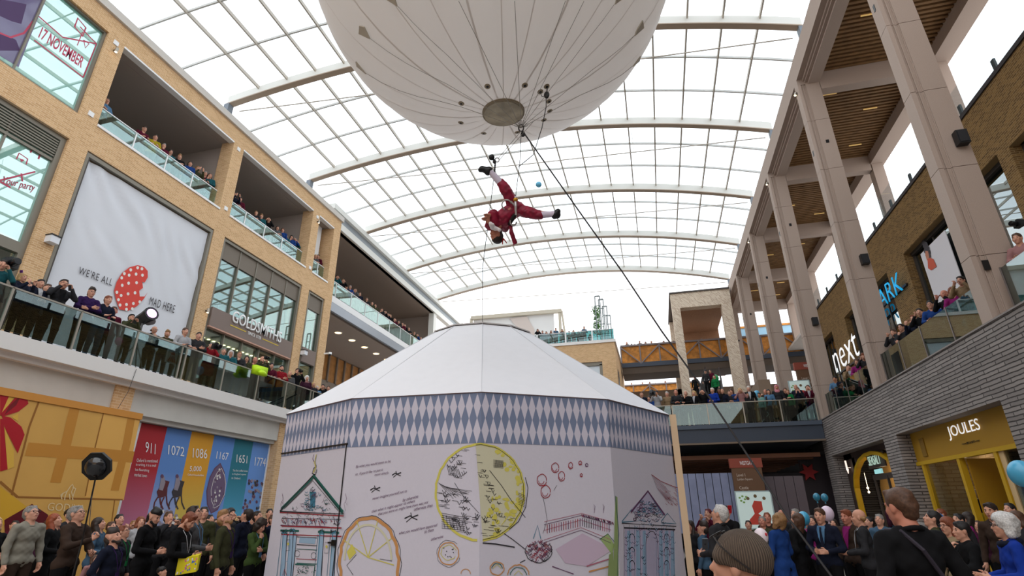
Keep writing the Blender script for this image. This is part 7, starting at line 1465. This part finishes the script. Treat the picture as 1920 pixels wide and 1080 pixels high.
cbag = empty('carrier_bag', on(0, -14.62, 322, 669), 'white carrier bag with red triangles hanging behind the terrace glass', 'bag'); c0 = on(0, -14.62, 322, 669); MB().obox(c0, V(0, .19, 0), V(0, 0, .2), V(.03, 0, 0)).build('bag_body', mat('bag_white', (226, 218, 220), .5), cbag); m = MB()
for dy in (-.12, -.04, .04, .12): m.prism([c0 + V(.032, dy - .035, -.16), c0 + V(.032, dy + .035, -.16), c0 + V(.032, dy * .5, .05)], (.004, 0, 0)); m.prism([c0 + V(.032, dy * .5 - .02, .06), c0 + V(.032, dy * .5 + .02, .06), c0 + V(.032, dy * .3, .16)], (.004, 0, 0))
m.build('red_print', mat('bag_red', (186, 36, 48), .5), cbag); MB().tube([c0 + V(0, -.08, .2), c0 + V(0, 0, .36), c0 + V(0, .08, .2)], .01, 4).build('handle', mat('bag_white', (226, 218, 220)), cbag)
# toy balloons
def toyb(px, py, zc, r, col, lab, string=.8, spot=False):
    p = at(px, py, zc) if zc > 0 else on(0, zc if zc < -10 else 8.75, px, py); o = empty('toy_balloon', p, lab, 'balloon'); MB().ell(p, (r, r, r * 1.18), 20, 14).lathe(p - V(0, 0, r * 1.12), (0, 0, -1), [(0, .02), (.03, .012), (.045, .026)], 8).build('balloon_skin', mat('toy_%d_%d_%d' % col, col, .25, spec=.6), o, True)
    MB().tube([p - V(0, 0, r * 1.2), p - V(.02, 0, r * 1.2 + string)], .003, 3).build('string', ROPE, o)
    if spot: MB().ell(p + V(r * .6, -r * .72, r * .3), (.022, .02, .024), 8, 6).build('red_mark', mat('toy_red_mark', (190, 50, 60), .4), o)
    return o
toyb(1915, 888, 5.2, .105, (70, 160, 200), 'light blue toy balloon at the frame edge beside the mustard shopfront'); toyb(1507, 972, 9.6, .10, (70, 165, 205), 'light blue toy balloon between the long black coat and navy suit'); toyb(1551, 963, 10.4, .118, (226, 206, 226), 'pale lilac toy balloon behind the navy suit')
toyb(1427, 1006, 8.0, .10, (236, 220, 226), 'white toy balloon with red mark beside the navy-blue coat', .5, True); toyb(1531, 932, 12.6, .075, (50, 130, 160), 'dim blue toy balloon before the dark shop, the one nearer the totem'); toyb(1546, 933, 12.8, .078, (50, 130, 160), 'dim blue toy balloon before the dark shop, the one nearer the brick pier'); toyb(1761, 973, 8.4, .075, (70, 120, 180), 'blue toy balloon between the young profile and auburn hair')
toyb(375, 695, -14.75, .13, (40, 120, 180), 'blue toy balloon behind the terrace glass by the red coat', .2); toyb(1816, 607, -1, .15, (40, 150, 180), 'turquoise toy balloon behind the podium glass near the first column', .2); toyb(1587, 738, -1, .15, (50, 170, 80), 'green toy balloon behind the podium glass under the next sign', .2); toyb(223, 640, -14.9, .10, (190, 40, 120), 'magenta toy balloon behind the terrace glass below the spotted balloon poster', .2)
toyb(1419, 738, 31.2, .16, (90, 170, 210), 'light blue toy balloon among the footbridge crowd', .2); toyb(1342, 709, 36.5, .2, (30, 150, 80), 'green toy balloon on the escalator', .2)
vest = MB().obox(at(487, 695, 20.3), V(.05, .28, 0), V(0, 0, .16), V(.08, 0, 0)).ell(at(483, 694, 20.2), (.12, .2, .14)).ell(at(492, 700, 20.2), (.1, .22, .1)).build('safety_vest', mat('hi_vis', (190, 230, 20), .6), None, True); tag(vest, 'bright yellow-green safety vest draped on the terrace rail', 'vest')
# pushchair on the bridge
pc = on(1, 30.0, 1440, 783); pc.z = 5.68; pr = empty('pushchair', pc, 'dark pushchair with pale tubes behind the footbridge glass', 'pushchair'); f_ = lambda x, z, y=0: pc + V(x, y, z); m = MB()
for y in (-.22, .22): m.tube([f_(-.35, .12, y), f_(.1, .55, y), f_(.42, 1.05, y)], .018, 6).tube([f_(.35, .12, y), f_(-.05, .6, y)], .018, 6)
m.tube([f_(.42, 1.05, -.22), f_(.42, 1.05, .22)], .018, 6).build('frame', mat('pale_tube', (190, 200, 200), .3), pr); MB().obox(f_(.02, .5), V(.16, 0, .03), V(0, .2, 0), V(-.02, 0, .05)).obox(f_(.2, .72), V(.05, 0, .22), V(0, .2, 0), V(.03, 0, -.01)).ell(f_(.16, .95), (.2, .22, .14)).build('seat', cloth(CC['charcoal']), pr)
for x in (-.35, .35):
    for y in (-.22, .22): m = MB(); m.tube([f_(x + .11 * math.cos(t), .13 + .11 * math.sin(t), y) for t in np.linspace(0, 2 * PI, 13)], .016, 6, False).tube([f_(x - .1, .13, y), f_(x + .1, .13, y)], .006, 4).tube([f_(x, .03, y), f_(x, .23, y)], .006, 4).build('wheel', BLACK, pr)
